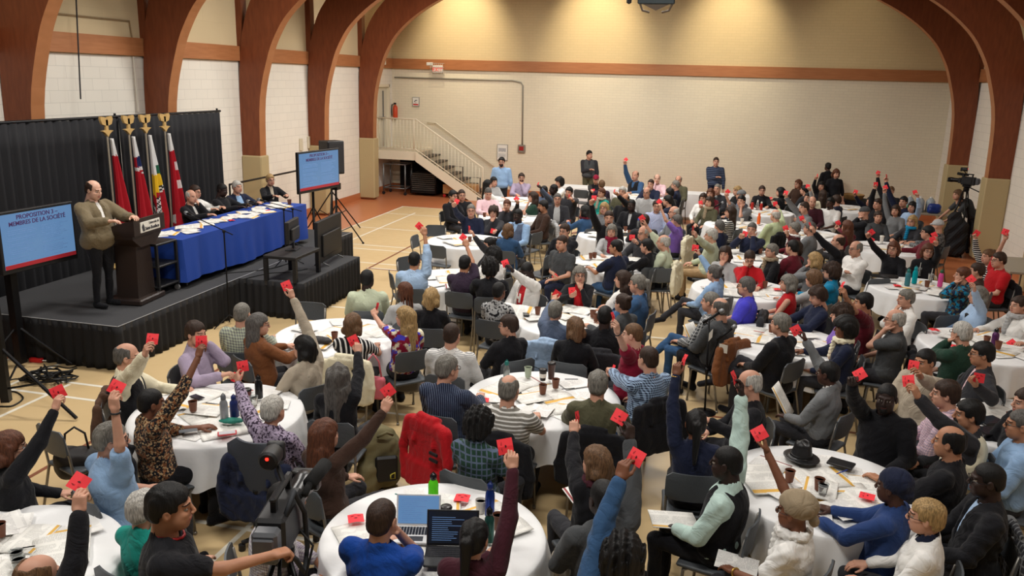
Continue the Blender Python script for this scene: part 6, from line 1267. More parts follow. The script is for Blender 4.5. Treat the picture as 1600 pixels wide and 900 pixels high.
P('G', 1185, 503, -55, 'in denim jacket holding a coffee cup', r=('A', 1072, 560, 1072, 527, 'nb'), hair='bob', hc='hblack', top='denim', R='lap', scarf='maroon', **F_)
P('G', 1220, 98, 170, 'standing in black shirt with grey vest', vest='dgrey', stand=True, hair='short', hc='hblack', top='charcoal', L='side', R='belly', pants='olive', turn=-30)
P('H', 140, 272, 178, 'in pink hat and black cardigan', r=('A', 110, 335, 110, 290, 's'), hair='cap', hc='crimson', top='black', L='table', glass=True, **F_)
P('H', 180, 308, -20, 'with short brown hair in purple top', hair='short', hc='hlbrown', top='plum', L='table', R='table', **F_)
P('H', 178, 368, -140, 'with brown hair in teal and cream scarf', hair='short', hc='hred', top='teal', scarf='beige', L='table', R='table', **F_)
P('H', 197, 473, -165, 'with blond hair and glasses behind the bearded man', hair='long', hc='hblond', top='grey', glass=True, L='table', R='table', **F_)
# -- far middle group
P('H', 415, 248, -155, 'in black vest with long blue sleeve raised', vest='black', r=('A', 345, 155, 347, 118, 'd'), hair='fringe', hc='hlbrown', top='denim', L='table', sc=1.05)
P('H', 570, 272, 178, 'bald in lilac shirt, hand at mouth', hair='fringe', hc='hgrey', skin='p', top='pink', R='face', L='table')
P('H', 525, 308, -165, 'in dark suit behind the grey shirt man', hair='crop', hc='hbrown', top='navy', L='table', R='table')
P('H', 497, 358, -165, 'in pale grey shirt with glasses', hair='fringe', hc='hsalt', top='lgrey', glass=True, L='table', R='table')
P('H', 325, 358, -165, 'with white hair in olive jacket', hair='short', hc='hwhite', top='olive', L='table', R='table')
P('H', 345, 412, -160, 'in black with dark glasses, slim card raised', r=('A', 297, 372, 308, 325, 'e'), hair='fringe', hc='hblack', skin='t', top='black', L='table', glass=True)
P('H', 390, 453, -165, 'dark-skinned in black suit with white name tag', hair='shaved', hc='hblack', skin='k', top='black', inner='lgrey', L='table', R='table')
P('H', 720, 278, -165, 'bald in olive jacket, far back', hair='fringe', hc='hgrey', top='olive', L='table', R='table')
P('H', 697, 312, -80, 'with grey hair in navy T-shirt', hair='crop', hc='hgrey', top='navy', sleeve='short', glass=True, L='table', R='table')
P('H', 655, 368, -60, 'with black hair turned to the table', hair='short', hc='hblack', top='black', L='table', R='table')
P('H', 642, 422, -80, 'dark-haired in navy sweater facing left', hair='short', hc='hblack', top='navy', L='table', R='table')
P('H', 568, 458, 175, 'in light blue checked shirt with glasses', hair='short', hc='hbrown', top='ck/sky/lilac/.03', glass=True, L='table', R='table')
P('H', 685, 503, -110, 'bald with glasses in grey behind lavender shirt', hair='fringe', hc='hwhite', top='grey', glass=True, L='lap', R='lap')
P('H', 482, 562, -15, 'with dark brown hair, back turned, far middle', hair='short', hc='hbrown', top='charcoal', L='table', R='table')
P('H', 985, 146, 175, 'standing in blue striped sweater', stand=True, hair='crop', hc='hbrown', top='hs/navy/steel/.05', L='side', R='belly', pants='navy')
P('H', 993, 338, -160, 'bald in black shirt, far right of aisle', hair='shaved', hc='hgrey', top='charcoal', L='table', R='table')
P('H', 945, 370, -165, 'with long auburn hair behind the microphones', hair='long', hc='hred', top='maroon', L='table', R='table', **F_)
P('H', 893, 405, -160, 'in white jacket with brown bob', r=('A', 893, 460, 893, 432, 'sb'), hair='bob', hc='hbrown', top='white', L='lap', **F_)
P('H', 935, 430, -150, 'in olive jacket with yellow scarf', hair='bob', hc='hbrown', top='olive', scarf='dbeige', L='lap', R='lap', **F_)
P('H', 1130, 355, -120, 'with blond hair in black top near wall', hair='long', hc='hblond', top='black', sleeve='short', L='table', R='table', **F_)
P('H', 1158, 378, -85, 'in grey flat cap by the back wall', hair='hat', hc='grey', top='steel', L='table', R='table')
P('H', 1160, 428, -155, 'with black hair, hand at mouth, grey T-shirt', r=('A', 1060, 378, 1060, 333, 'd'), hair='short', hc='hblack', top='grey', sleeve='short', L='face')
P('H', 1080, 503, -65, 'in black and white striped dress, brown hair', hair='long', hc='hbrown', top='hs/black/white/.04', sleeve='short', L='table', R='table', turn=-20, **F_)
P('H', 1005, 612, -50, 'with grey hair in navy, hidden by green shirt', hair='short', hc='hsalt', top='navy', L='table', R='table', **F_)
P('H', 1308, 348, 178, 'in black blouse with hair up, alone at back', hair='bun', hc='hbrown', top='black', L='table', R='table', glass=True, **F_)
# -- far right group
P('I', 325, 332, -70, 'with black bob looking left, two cards near', r=('A', 280, 372, 283, 330, 's'), hair='bob', hc='hblack', top='black', L='table', **F_)
P('I', 458, 272, -130, 'with long auburn hair by the back wall', r=('A', 490, 318, 503, 275, 'e'), hair='long', hc='hred', top='cbrown', L='lap', glass=True, **F_)
P('I', 505, 318, -60, 'with black hair behind the bearded grey hoodie', hair='short', hc='hblack', top='charcoal', L='table', R='table')
P('I', 500, 455, -115, 'with dark beard in grey lettered sweatshirt', r=('A', 375, 358, 393, 308, 's'), hair='short', hc='hbrown', top='grey', beard='goatee', L='lap')
P('I', 430, 602, -70, 'with grey hair in red jacket and white scarf', r=('A', 385, 635, 372, 580, 's'), hair='short', hc='hgrey', top='maroon', scarf='white', R='lap', **F_)
P('I', 540, 600, -60, 'in grey sweater with lettered back, card forward', r=('A', 520, 560, 495, 503, 's'), hair='short', hc='hsalt', top='grey', L='lap')
P('I', 565, 405, 178, 'bald in dark maroon sweater', hair='fringe', hc='hgrey', top='dmaroon', L='table', R='table')
P('I', 697, 412, -145, 'in white polo with beard and glasses', hair='short', hc='hblack', skin='d', top='white', sleeve='short', beard='goatee', glass=True, L='lap', R='side')
P('I', 738, 392, -60, 'in navy suit behind the white polo', hair='short', hc='hbrown', top='navy', L='table', R='table')
P('I', 640, 352, -20, 'with very long brown hair, back turned', hair='long', hc='hbrown', top='cream', L='table', R='table', **F_)
P('I', 632, 288, -160, 'with dark hair at far table, card beside', r=('A', 590, 225, 588, 183, 'e'), hair='bob', hc='hblack', top='black', L='table', **F_)
P('I', 530, 372, -150, 'behind two cards, dark hair tied', r=('A', 550, 310, 558, 275, 's'), hair='bun', hc='hblack', top='lgrey', L='table', **F_)
P('I', 680, 133, -25, 'standing with back turned in black', stand=True, hair='bun', hc='hblack', skin='d', top='black', L='side', R='side', **F_)
P('I', 742, 195, 165, 'standing in black shirt, brown hair, looking down', stand=True, hair='bob', hc='hred', top='black', sleeve='roll', L='lap', R='side', nod=-15, **F_)
P('I', 945, 485, -75, 'in dark flat cap and black coat', hair='hat', hc='dgrey', top='black', L='face', R='table', coat=True)
P('I', 993, 402, -130, 'in navy sweater with pink card high', r=('A', 885, 345, 893, 297, 's'), hair='short', hc='hblack', top='navy', R='lap', **F_)
P('I', 1052, 515, 178, 'in grey wrap sweater facing the camera', r=('A', 985, 655, 1015, 620, 's'), hair='bun', hc='hbrown', top='dgrey', L='table', **F_)
P('I', 820, 578, -40, 'with dark red hair in maroon sweater', r=('A', 760, 590, 790, 508, 'd'), hair='long', hc='hred', top='maroon', L='table', **F_)
P('I', 432, 745, -110, 'behind the maroon blazer with bobbed dark hair', hair='bob', hc='hbrown', top='black', L='table', R='table', z=1.1, **F_)
P('I', 290, 505, -40, 'in pale green shirt, bald, two hands up', r=[('R', 320, 450, 303, 405, 's')], hair='fringe', hc='hwhite', top='lgreen', L='lap', coatc='black', coatl='black jacket on the chair of the pale green shirt wearer')
P('J', 290, 403, -140, 'in navy jacket with black hair, arm high', r=('A', 165, 245, 162, 208, 'e'), hair='short', hc='hblack', top='navy', L='table')
P('J', 355, 442, -140, 'with black bob in pale blue cardigan', r=('A', 402, 358, 395, 318, 's'), hair='bob', hc='hblack', top='sky', R='table', **F_)
P('J', 233, 468, -150, 'with dark brown hair in grey cardigan', r=('A', 152, 325, 142, 290, 's'), hair='bob', hc='hbrown', top='grey', L='table', **F_)
P('J', 197, 325, -150, 'with brown hair, raised black sleeve at back', r=('A', 103, 212, 78, 188, 's'), hair='crop', hc='hlbrown', top='black', L='table')
P('J', 100, 420, -130, 'half hidden in black, card level at back', r=('A', 80, 295, 72, 262, 's'), hair='short', hc='hbrown', top='black', L='table')
P('J', 690, 352, -110, 'standing bent over in dark grey T-shirt', stand=True, hair='bob', hc='hlbrown', top='dgrey', sleeve='short', lean=.42, L='table', R='table', pants='black', **F_)
# -- stage
pres = P('X', 147, 297, 98, 'in tan blazer speaking at the lectern', stand=True, floor=.6, sc=1.0, hair='fringe', hc='hbrown', skin='p', top='tweed', inner='white', big=1.24, infl=.03, L='lectern', R='lectern', coat=True, pants='black', turn=-5, nod=-14)
def panel(px, py, desc, **k): return P('X', px, py, k.pop('a', 92), desc, floor=.6, seat=True, X=k.pop('X_', -8.66), hipz=.45, sc=.92, **k)
panel(300, 316, 'bald in black suit, hand at cheek, on stage', hair='fringe', hc='hwhite', top='black', inner='white', R='table', L='face', turn=10)
panel(306, 304, 'in white blouse behind the bald panelist', X_=-8.95, hair='short', hc='hbrown', top='white', glass=True, R='table', L='table', **F_)
panel(348, 299, 'dark-skinned in black jacket on the panel', hair='crop', hc='hblack', skin='k', top='black', R='table', L='table', nod=-15)
panel(371, 293, 'with white hair in dark suit and blue shirt', hair='short', hc='hwhite', top='navy', inner='lblue', open=True, R='lap', L='table', big=1.1, a=110)
panel(423, 291, 'with short blond hair in black jacket', hair='short', hc='hblond', top='black', inner='beige', R='table', L='table', glass=True, a=125, **F_)
# ---------------------------------------------------------------- things on the tables
def ZT_(px, py):                       # resting height on the papers of the table below a pixel
    p = at(px, py, .76); b_ = min(TABLES.values(), key=lambda t: np.hypot(p[0] - t[0], p[1] - t[1])); return b_[3] + .012 if np.hypot(p[0] - b_[0], p[1] - b_[1]) < .78 else .752
def glass_mat(name, rgb, alpha=.5):
    if name in MATS: return MATS[name]
    m = new_mat(name, hexc(*rgb), .1, 0, .5); bs(m).inputs['Transmission Weight'].default_value = alpha; bs(m).inputs['IOR'].default_value = 1.2; MATS[name] = m; return m
def on(px, py): z = ZT_(px, py); p = at(px, py, z); return (p[0], p[1], z)
def bottle(px, py, h, r, mat, cap, label, grp=None, name='water_bottle'):
    t = empty(name, on(px, py), 0, label, 'bottle', grp); MB().lathe([(r * .85, 0), (r, .006), (r, h * .62), (r * .92, h * .72), (r * .55, h * .82), (r * .5, h * .84)], n=20).build('body', [mat], t, 'auto')
    MB().lathe([(r * .62, h * .83), (r * .66, h * .84), (r * .66, h * .96), (r * .5, h)], n=16).tube([(-r * .5, 0, h * .98), (0, 0, h * 1.08), (r * .5, 0, h * .98)], .004, 6).build('cap', [cap], t, 'auto'); return t
def cup(px, py, label, mat, lid=None, h=.095, r=.040, grp=None, band=None, drink=(60, 36, 24), pos=None):
    t = empty('paper_cup', pos or on(px, py), 0, label, 'cup', grp); MB().lathe([(r * .72, 0), (r * .74, .002), (r * .98, h - .004), (r * 1.04, h), (r * .98, h + .001), (r * .94, h - .004), (r * .9, h - .016)], n=20).build('cup_body', [mat], t, 'auto')
    if lid: MB().lathe([(r * 1.06, h - .006), (r * 1.08, h), (r * .95, h + .010), (r * .85, h + .013)], n=20).build('lid', [lid], t, 'auto')
    else: MB().lathe([(r * .89, h - .02), (r * .9, h - .016)], n=16).build('drink', [plain('drink_%d' % drink[0], drink, .2)], t)
    if band: MB().lathe([(r * .83, h * .3), (r * .855, h * .3), (r * .95, h * .7), (r * .93, h * .7)], n=20).build('sleeve', [band], t, 'auto')
    return t
def flatthing(name, px, py, sx, sy, sz, rz, mats, label, cat, bev=.004, grp=None):
    o = MB().box((-sx / 2, -sy / 2, 0), (sx / 2, sy / 2, sz), bev=bev).build(name, mats); o.location = on(px, py); o.rotation_euler = (0, 0, rz); tag(o, label, cat, grp); return o
black_g = plain('gloss_black', (18, 18, 20), .2); cupb = plain('cup_brown', (112, 66, 46), .6); cupw = plain('cup_white', (220, 216, 208), .6); cupg = plain('cup_pale_green', (168, 180, 158), .6); lidb = plain('lid_black', (30, 26, 26), .35)
bottle(677, 786, .23, .037, glass_mat('lime_plastic', (96, 214, 40), .35), black_g, 'lime green water bottle with black cap on front centre table')
bottle(765, 806, .25, .034, plain('blue_metal', (30, 56, 132), .25, .6), plain('blue_cap', (24, 42, 100), .3), 'dark blue metal bottle with loop cap on front centre table')
bottle(764, 846, .24, .034, plain('green_metal', (40, 84, 76), .25, .5), black_g, 'dark green flask beside the woman with ponytail')
cup(697, 812, 'takeaway cup with black lid, nearer the blue bottle', lidb, lidb); cup(688, 822, 'takeaway cup with black lid between the two laptops', lidb, lidb); cup(778, 826, 'brown paper cup beside the ponytail and dark green flask', cupb, h=.11, drink=(190, 170, 150)); cup(751, 800, 'small white paper cup behind the ponytail', cupw)
def laptop(px, py, rz, shell, scr_m, label, keys, open_=105, w=.30, d=.21):
    t = empty('laptop', on(px, py), rz, label, 'laptop'); MB().box((-w / 2, -d / 2, .002), (w / 2, d / 2, .018), bev=.004).build('base', [shell], t)
    kb = MB()
    for j in range(5):
        for i in range(13): kb.box((-w * .44 + i * w * .068, -d * .05 + j * d * .095, .018), (-w * .44 + i * w * .068 + w * .056, -d * .05 + j * d * .095 + d * .075, .0205))
    kb.box((-w * .16, -d * .42, .018), (w * .16, -d * .14, .0188)).build('keyboard', [keys], t)
    lid = MB().box((-w / 2, -.004, 0), (w / 2, .004, d * 1.02), bev=.003).build('lid', [shell], t); lid.location = (0, d / 2, .018); lid.rotation_euler = (math.radians(-(open_ - 90)), 0, 0)
    sc2 = MB().box((-w / 2 + .012, -.006, .016), (w / 2 - .012, -.004, d * 1.02 - .010)).build('screen', [scr_m], lid)
    if scr_m is not black_g:
        tl_ = MB(); rr = random.Random(3)
        for i in range(12): tl_.box((-w * .40, -.0068, .035 + i * .0135), (-w * .40 + w * rr.uniform(.3, .62), -.006, .0385 + i * .0135))
        tl_.build('screen_text', [slide_grey], sc2)
    return t
laptop(651, 838, math.radians(14), plain('laptop_white', (208, 208, 208), .4), slide_m, 'pale laptop with a blue screen beside the royal blue polo', plain('keys_dark', (40, 40, 44), .5))
laptop(705, 872, math.radians(14), plain('laptop_black', (26, 26, 28), .4), plain('dim_screen', (34, 40, 52), .15), 'black laptop in front of the ponytail', plain('keys_dark', (40, 40, 44), .5), w=.34, d=.23)
def loose_card(px, py, rz, where): z = ZT_(px, py); p = at(px, py, z); o = obj('voting_card', CARD_ME); o.location = (p[0], p[1], z + .006); o.rotation_euler = (0, 0, rz); obj('printed_mark', MARK_ME, o); tag(o, 'red card lying flat ' + where, 'card', 'red voting cards'); o.scale = (1.15, 1.15, 1)
for a in ((722, 778, .1, 'beside the lime green bottle'), (556, 810, .5, 'beside the elbow of royal blue polo'), (755, 625, .2, 'on centre table before the grey striped shirts'), (1402, 446, .1, 'near the teal bottle on the right'), (1460, 515, .2, 'on the table at the right, far side'), (1490, 540, 1.2, 'beside the white-haired green jacket wearer'),
          (891, 517, .8, 'standing papers beside two brown cups'), (1280, 565, .1, 'at the table beside microphone stand'), (1215, 452, .2, 'before the red sleeveless top'), (1390, 408, .4, 'beside the dark red bangs'), (1355, 775, 1.3, 'before the navy headwrap')): loose_card(*a)
bottle(791, 598, .23, .033, plain('steel_body', (150, 158, 158), .25, .7), plain('teal_cap', (30, 110, 104), .4), 'steel bottle with teal cap on the centre table')
cup(825, 589, 'pale green paper cup on the centre table', cupg, h=.11); cup(848, 594, 'black cup with white label and lid on centre table', lidb, lidb, h=.11, band=cupw); cup(861, 592, 'tall dark brown takeaway cup on the centre table', plain('cup_dark', (70, 44, 38), .4), lidb, h=.17, r=.042)
cup(848, 615, 'small brown paper cup, nearer of two on centre table', cupb); cup(868, 606, 'small brown paper cup, farther of two on centre table', cupb)
bottle(351, 657, .24, .035, plain('flask_grey', (150, 156, 160), .3, .5), plain('flask_lid', (96, 100, 104), .4), 'grey steel flask on the left table'); bottle(367, 651, .20, .040, plain('mug_blue', (28, 44, 104), .35), plain('blue_cap', (24, 42, 100), .3), 'short dark blue bottle beside the grey steel flask')
cup(302, 642, 'brown paper cup in the middle of left table', cupb); bottle(405, 622, .22, .036, black_g, black_g, 'tall black thermos on the left table near beige cardigan', name='thermos'); cup(387, 628, 'dark red travel cup with black lid on left table', plain('cup_dred', (96, 30, 28), .4), lidb, h=.12)
cup(397, 634, 'clear plastic tumbler beside the black thermos', glass_mat('clear_plastic', (220, 224, 224), .8), drink=(200, 205, 205))
phone_s = plain('phone_screen', (30, 32, 38), .12); flatthing('phone', 308, 621, .075, .145, .009, 1.2, [phone_s], 'black phone beside an orange banded newsletter on left table', 'phone'); flatthing('phone', 294, 673, .075, .15, .009, -.9, [plain('phone_grey', (96, 100, 104), .3)], 'grey phone near the floral blouse on left table', 'phone')
o = flatthing('phone', 355, 678, .08, .155, .012, -1.0, [plain('phone_case_red', (190, 34, 40), .4)], 'phone in a red case on the left table', 'phone'); MB().box((-.030, -.066, .012), (.030, .066, .0135)).build('screen', [plain('phone_lit', (196, 196, 200), .2)], o)
S = SDF((-.14, -.08, -.02), (.14, .08, .06), .008); S.ell((0, 0, .012), (.11, .045, .022), .01); S.noise(.004, 60, 2); v, f = S.surf(); o = obj('pouch', mesh_from('pouch', v, f, plain('pouch_teal', (24, 116, 100), .6))); o.location = on(362, 659); o.rotation_euler = (0, 0, .3); tag(o, 'flat teal pouch in front of the grey flask', 'pouch')
cup(471, 513, 'clear water glass beside the raised bare arm', glass_mat('clear_plastic', (220, 224, 224), .8), h=.12, drink=(200, 205, 205)); cup(523, 531, 'brown paper cup on the table nearest the platform', cupb)
S = SDF((-.2, -.12, -.02), (.2, .12, .12), .010); S.ell((0, 0, .02), (.15, .07, .045), .01); S.noise(.006, 50, 2); v, f = S.surf(); o = obj('bag', mesh_from('bag', v, f, plain('bag_black', (30, 26, 26), .6))); o.location = on(500, 534); tag(o, 'small dark soft bag on the table nearest platform', 'bag')
cup(1, 838, 'brown paper cup on the bottom left table at frame edge', cupb); cup(28, 882, 'clear glass on the bottom left table', glass_mat('clear_plastic', (220, 224, 224), .8), drink=(200, 205, 205)); cup(31, 893, 'second clear glass at the bottom left corner', glass_mat('clear_plastic', (220, 224, 224), .8), drink=(200, 205, 205))
for px, py, l in ((840, 491, 'brown cup before the red lettered hoodie wearer'), (926, 496, 'brown cup behind the red card on eighth table, left one'), (931, 502, 'brown cup behind the short black hair, right one'), (923, 404, 'brown cup before the grey scarf woman, left one'), (929, 403, 'brown cup before the grey scarf woman, right one'), (1002, 414, 'brown cup beside the black sweater profile'), (977, 361, 'brown cup below the raised black sleeve'), (983, 367, 'brown cup beside the black bearded person'),
                  (1195, 449, 'brown cup before the red sleeveless top'), (1205, 519, 'brown cup before the silver hair suit wearer'), (1188, 396, 'brown cup beside the yellow scarf'), (1448, 448, 'brown cup between teal and pink bottles'), (1559, 545, 'brown cup right of the purple mug'), (1541, 537, 'brown cup left of the purple mug'), (1577, 660, 'brown cup at right edge before blue shirt'), (757, 339, 'brown cup beside the navy shirt arm'), (734, 378, 'brown cup on the table with empty chairs'), (1233, 752, 'brown cup beside the beige headwrap, left of two'), (1279, 765, 'brown cup on near right table, right of two')): cup(px, py, l, cupb)
flatthing('phone', 822, 492, .08, .15, .02, .3, [black_g], 'black phone case before the white hoodie', 'phone'); cup(1183, 441, 'pale pink bottle-shaped cup before the red sweater', plain('cup_pink', (214, 176, 176), .5), cupw and lidb, h=.15)
bottle(1127, 453, .24, .036, plain('thermos_grey', (70, 72, 74), .3, .4), black_g, 'dark grey thermos beside the denim jacket and grey bun', name='thermos'); cup(1377, 379, 'white takeaway cup before the grey wrap sweater', cupw, cupw, h=.13); cup(1159, 348, 'white paper cup by the striped dress wearer', cupw)
bottle(997, 356, .2, .03, glass_mat('clear_plastic', (220, 224, 224), .8), plain('cap_blue', (40, 90, 180), .4), 'clear bottle with blue cap behind the raised card'); bottle(1185, 350, .24, .038, plain('orange_plastic', (226, 96, 30), .3), plain('orange_plastic', (226, 96, 30)), 'orange water bottle on a far table')
bottle(1175, 327, .22, .038, plain('red_plastic', (170, 36, 28), .3), black_g, 'red water bottle on far table, left one'); bottle(1189, 328, .2, .036, plain('red_plastic', (170, 36, 28), .3), cupw, 'red water bottle on far table, right one'); bottle(1183, 327, .22, .032, glass_mat('clear_plastic', (220, 224, 224), .8), cupw, 'clear water bottle between two red bottles')
bottle(1417, 446, .26, .042, glass_mat('teal_plastic', (70, 130, 140), .3), plain('teal_cap', (30, 110, 104)), 'dark teal bottle on the right table'); bottle(1428, 443, .27, .040, glass_mat('aqua_plastic', (20, 170, 180), .3), plain('aqua_cap', (16, 140, 150), .3), 'bright aqua bottle on the right table'); bottle(1468, 448, .27, .038, glass_mat('pink_plastic', (224, 90, 160), .3), plain('green_cap', (40, 90, 60), .3), 'pink bottle with dark cap on the right table')
for px, py, l in ((1435, 431, 'clear cup with straw behind the aqua bottle'), (1453, 441, 'clear cup with straw beside the pink bottle')): t = cup(px, py, l, glass_mat('clear_plastic', (220, 224, 224), .8), h=.14, drink=(210, 205, 200)); MB().tube([(0, 0, .02), (.01, 0, .23)], .004, 6).build('straw', [cupw], t)
S = SDF((-.25, -.12, -.02), (.25, .12, .1), .010); S.cone((-.18, 0, .02), (.18, .02, .02), .03, .035, .02); S.ell((.05, 0, .02), (.12, .07, .03), .02); S.noise(.006, 45, 9); v, f = S.surf(); o = obj('bag', mesh_from('bag', v, f, plain('bag_black', (30, 26, 26), .6))); o.location = on(1382, 434); tag(o, 'crumpled black pouch at the left of the right table', 'bag')
bottle(1553, 541, .22, .040, plain('purple_metal', (84, 40, 88), .3, .3), black_g, 'purple travel mug at the right edge table', name='travel_mug'); cup(1510, 508, 'tall black cup beside the grey bob in blue shirt', lidb, lidb, h=.15)
tb_m = plain('tablet_black', (22, 22, 24), .35)
for px, py, rz, l in ((1546, 658, .5, 'black tablet in an open case, farther one'), (1549, 674, .35, 'black tablet lying flat, nearer one')): o = flatthing('tablet', px, py, .26, .19, .012, rz, [tb_m], l, 'tablet'); MB().box((-.11, -.075, .012), (.11, .075, .0135)).build('screen', [plain('tablet_glass', (44, 46, 52), .1)], o)
t = empty('fedora', on(1252, 716), .6, 'black leather brimmed hat on the near right table', 'hat'); hm = plain('leather_black', (22, 22, 24), .35, nb=60); S = SDF((-.19, -.21, -.02), (.19, .21, .18), .007); S.ell((0, 0, .012), (.145, .165, .010), .004); S.cone((0, 0, .02), (0, 0, .10), .088, .074, .02); S.ell((0, 0, .155), (.028, .08, .035), .02, True); S.ell((.07, .07, .12), (.03, .03, .04), .02, True); S.ell((-.07, .07, .12), (.03, .03, .04), .02, True); v, f = S.surf(); obj('crown', mesh_from('hat', relax(v, f, 1), f, hm), t); MB().lathe([(.090, .018), (.093, .02), (.090, .042), (.086, .044)], n=24).build('hat_band', [plain('band_black', (12, 12, 12), .6)], t, 'auto')
flatthing('notebook', 1314, 726, .20, .13, .02, -.4, [plain('case_black', (24, 24, 26), .4)], 'small black case beside newsletters on near right table', 'case'); cup(1285, 772, 'clear tumbler beside the right brown cup', glass_mat('clear_plastic', (220, 224, 224), .8), h=.09, drink=(205, 208, 208))
def pen(px, py, rz, mat, l): z = ZT_(px, py) + .002; p = at(px, py, z); t = MB().tube([(-.07, 0, .005), (.062, 0, .005), (.07, 0, .005)], [.0045, .0045, .0015], 8).build('pen', [mat], None, True); t.location = (p[0], p[1], z); t.rotation_euler = (0, 0, rz); tag(t, l, 'pen')
pen(630, 776, -.2, plain('pen_teal', (20, 120, 110), .4), 'teal pen beside the royal blue polo head'); pen(1316, 738, .8, plain('pen_blue', (40, 60, 150), .4), 'blue pen near the small black case'); pen(888, 608, .5, black_g, 'black pen right of the farther brown cup on centre table'); pen(36, 857, .6, black_g, 'black pen under the dark raised sleeve at bottom left'); pen(893, 593, .3, black_g, 'black pen on sheets at far right of centre table')
pen(838, 575, -.5, black_g, 'black pen behind the black cup on centre table'); pen(1186, 519, -.4, plain('pen_red', (170, 60, 40), .4), 'red pen on the table beside microphone stand')
# panel table: papers, cards, cups
rp = random.Random(8); z = SZ + .75
for i in range(30):
    yy = 10.62 + i * .122; kd = ('sheet0', 'open1', 'sheet1', 'sheet2', 'closed')[i % 5]; o = obj(KIND[kd][0], PM[kd]); o.location = (rp.uniform(-8.08, -7.72), yy, z + .001 + (i % 4) * .0022); o.rotation_euler = (0, 0, rp.uniform(-.9, .9)); o.scale = (.85, .85, 1)
    near_p = ('the bald panelist', 'the dark-skinned panelist', 'the white-haired panelist', 'the panelist with short blond hair')[min(3, max(0, int((yy - 11.0) / .95)))]
    tag(o, KIND[kd][1] + (' at the lectern end of the blue table' if yy < 11.2 else ' on the blue table before ' + near_p), KIND[kd][2], 'papers on the panel table')
for i, yy in enumerate((11.35, 12.15, 12.5, 13.3)): o = obj('voting_card', CARD_ME); o.location = (-7.85 + .1 * (i % 2), yy, z + .016); o.rotation_euler = (0, 0, i * .9); obj('printed_mark', MARK_ME, o); tag(o, 'red card lying on the blue table ' + ('nearest the lectern', 'before the dark-skinned panelist', 'before the white-haired panelist', 'before the blond panelist')[i], 'card', 'red voting cards')
cup(0, 0, 'brown mug at the far end of the blue table', cupb, pos=(-7.75, 14.12, z + .002)); o = obj('printed_sheet', PM['sheet1']); o.location = (-7.85, 10.1, SZ + .776); o.rotation_euler = (0, 0, .4); tag(o, 'sheets lying on top of the black utility cart', 'paper')
# coffee cup in the denim jacket woman's hand
gq = GRIP['in denim jacket holding a coffee cup']; ph = min((np.asarray(v_[0]) for v_ in gq.values()), key=lambda v_: -v_[2]); cup(0, 0, 'red paper cup with white rim held up by the denim jacket wearer', plain('cup_red', (176, 66, 48), .5), pos=(ph[0], ph[1], ph[2] - .05))
def held(who, f_, r_, z, kind, rz, rx, label):
    root = [c for c in PEOPLE if c[1] == who][0][0]; a_ = root.rotation_euler[2]; M = rotz(a_); p = M @ V3(r_, f_, 0); n, d, c = KIND[kind]; o = obj(n, PM[kind]); o.location = (root.location[0] + p[0], root.location[1] + p[1], z); o.rotation_euler = (rx, 0, a_ + rz); tag(o, label, c); return o
held('with streaked blond hair reading a booklet', .36, .10, .68, 'red', .1, .25, 'booklet with red strip on the lap of the streaked blond reader'); held('in black vest over mint shirt', .34, -.02, .665, 'closed', .5, .05, 'folded newsletter on the lap of the black vest and mint shirt'); held('in beige headwrap and white blouse', .34, .02, .64, 'sheet0', .3, .05, 'white sheets on the lap of the beige headwrap wearer')
held('in black and white patterned dress', .34, .05, .78, 'open1', 0, .6, 'open newsletter held by the black and white patterned dress'); held('in grey and white cardigan holding a newsletter', .40, -.02, .78, 'closed', .2, 1.0, 'newsletter held up by the grey and white cardigan wearer'); held('in dark grey shirt by the brown coat', .36, 0, .76, 'closed', .2, 1.0, 'white paper held by the dark grey shirt beside brown coat')
# name tag and shirt letter
Hn = [c for c in PEOPLE if 'red lettered' in c[1]][0][0]; letters('H', .16, cupw, Hn, (0, .142, .84), (math.radians(84), 0, math.pi), name='shirt_letter', ext=.006, bold=.008)
# labels of papers: by the person in front of whom they lie
from collections import Counter
cnt = Counter(); tmp = []
for o, d in PAPERS:
    x, y = o.location.x, o.location.y; b_ = min(PDESC, key=lambda q: (q[0] - x) ** 2 + (q[1] - y) ** 2); l = d + ' before the person ' + b_[2]; w_ = l.split(); l = ' '.join(w_[:16]); tmp.append((o, l)); cnt[l] += 1
for o, l in tmp:
    o['label'] = l
    if cnt[l] > 1: o['group'] = l
    else: o['group'] = 'printed papers on the round tables'
# ---------------------------------------------------------------- empty chairs
def echair(px, py, a, label, z=.72): p = at(px, py, z); rz = -math.radians(a); Rw = rotz(rz); l = p - Rw @ V3(0, -.21, 0); return chair(l[0], l[1], rz, label), l, rz
echair(485, 487, 175, 'empty grey chair between the platform and nearest table'); echair(636, 412, 120, 'empty grey chair facing right before the pale blue shirt'); echair(613, 437, 60, 'empty grey chair, low one left of pale blue shirt legs'); echair(649, 378, 90, 'empty grey chair behind a raised round card, left of table'); echair(681, 361, 165, 'empty grey chair at the far side of white table'); echair(681, 393, 10, 'empty grey chair with back to camera at white table')
echair(1372, 446, -30, 'empty grey chair at the left of bottle table'); echair(1033, 430, -20, 'empty grey chair in the aisle, nearer of two'); echair(1020, 448 - 20, -30, 'empty grey chair in the aisle, farther of two'); echair(862, 408, -60, 'empty grey chair beside the grey T-shirt wearer'); echair(838, 372, -70, 'empty grey chair behind the blue shirt and grey vest'); echair(760, 385, 20, 'dark chair back at the table with empty chairs'); echair(908, 303, 10, 'grey chair back before the long buffet'); echair(985, 372, -30, 'dark chair back behind the white-haired card holder')
echair(1480, 520 - 15, -30, 'grey chair beside the white sweater at the right'); echair(840, 595, 30, 'dark chair back behind the centre table') if False else None
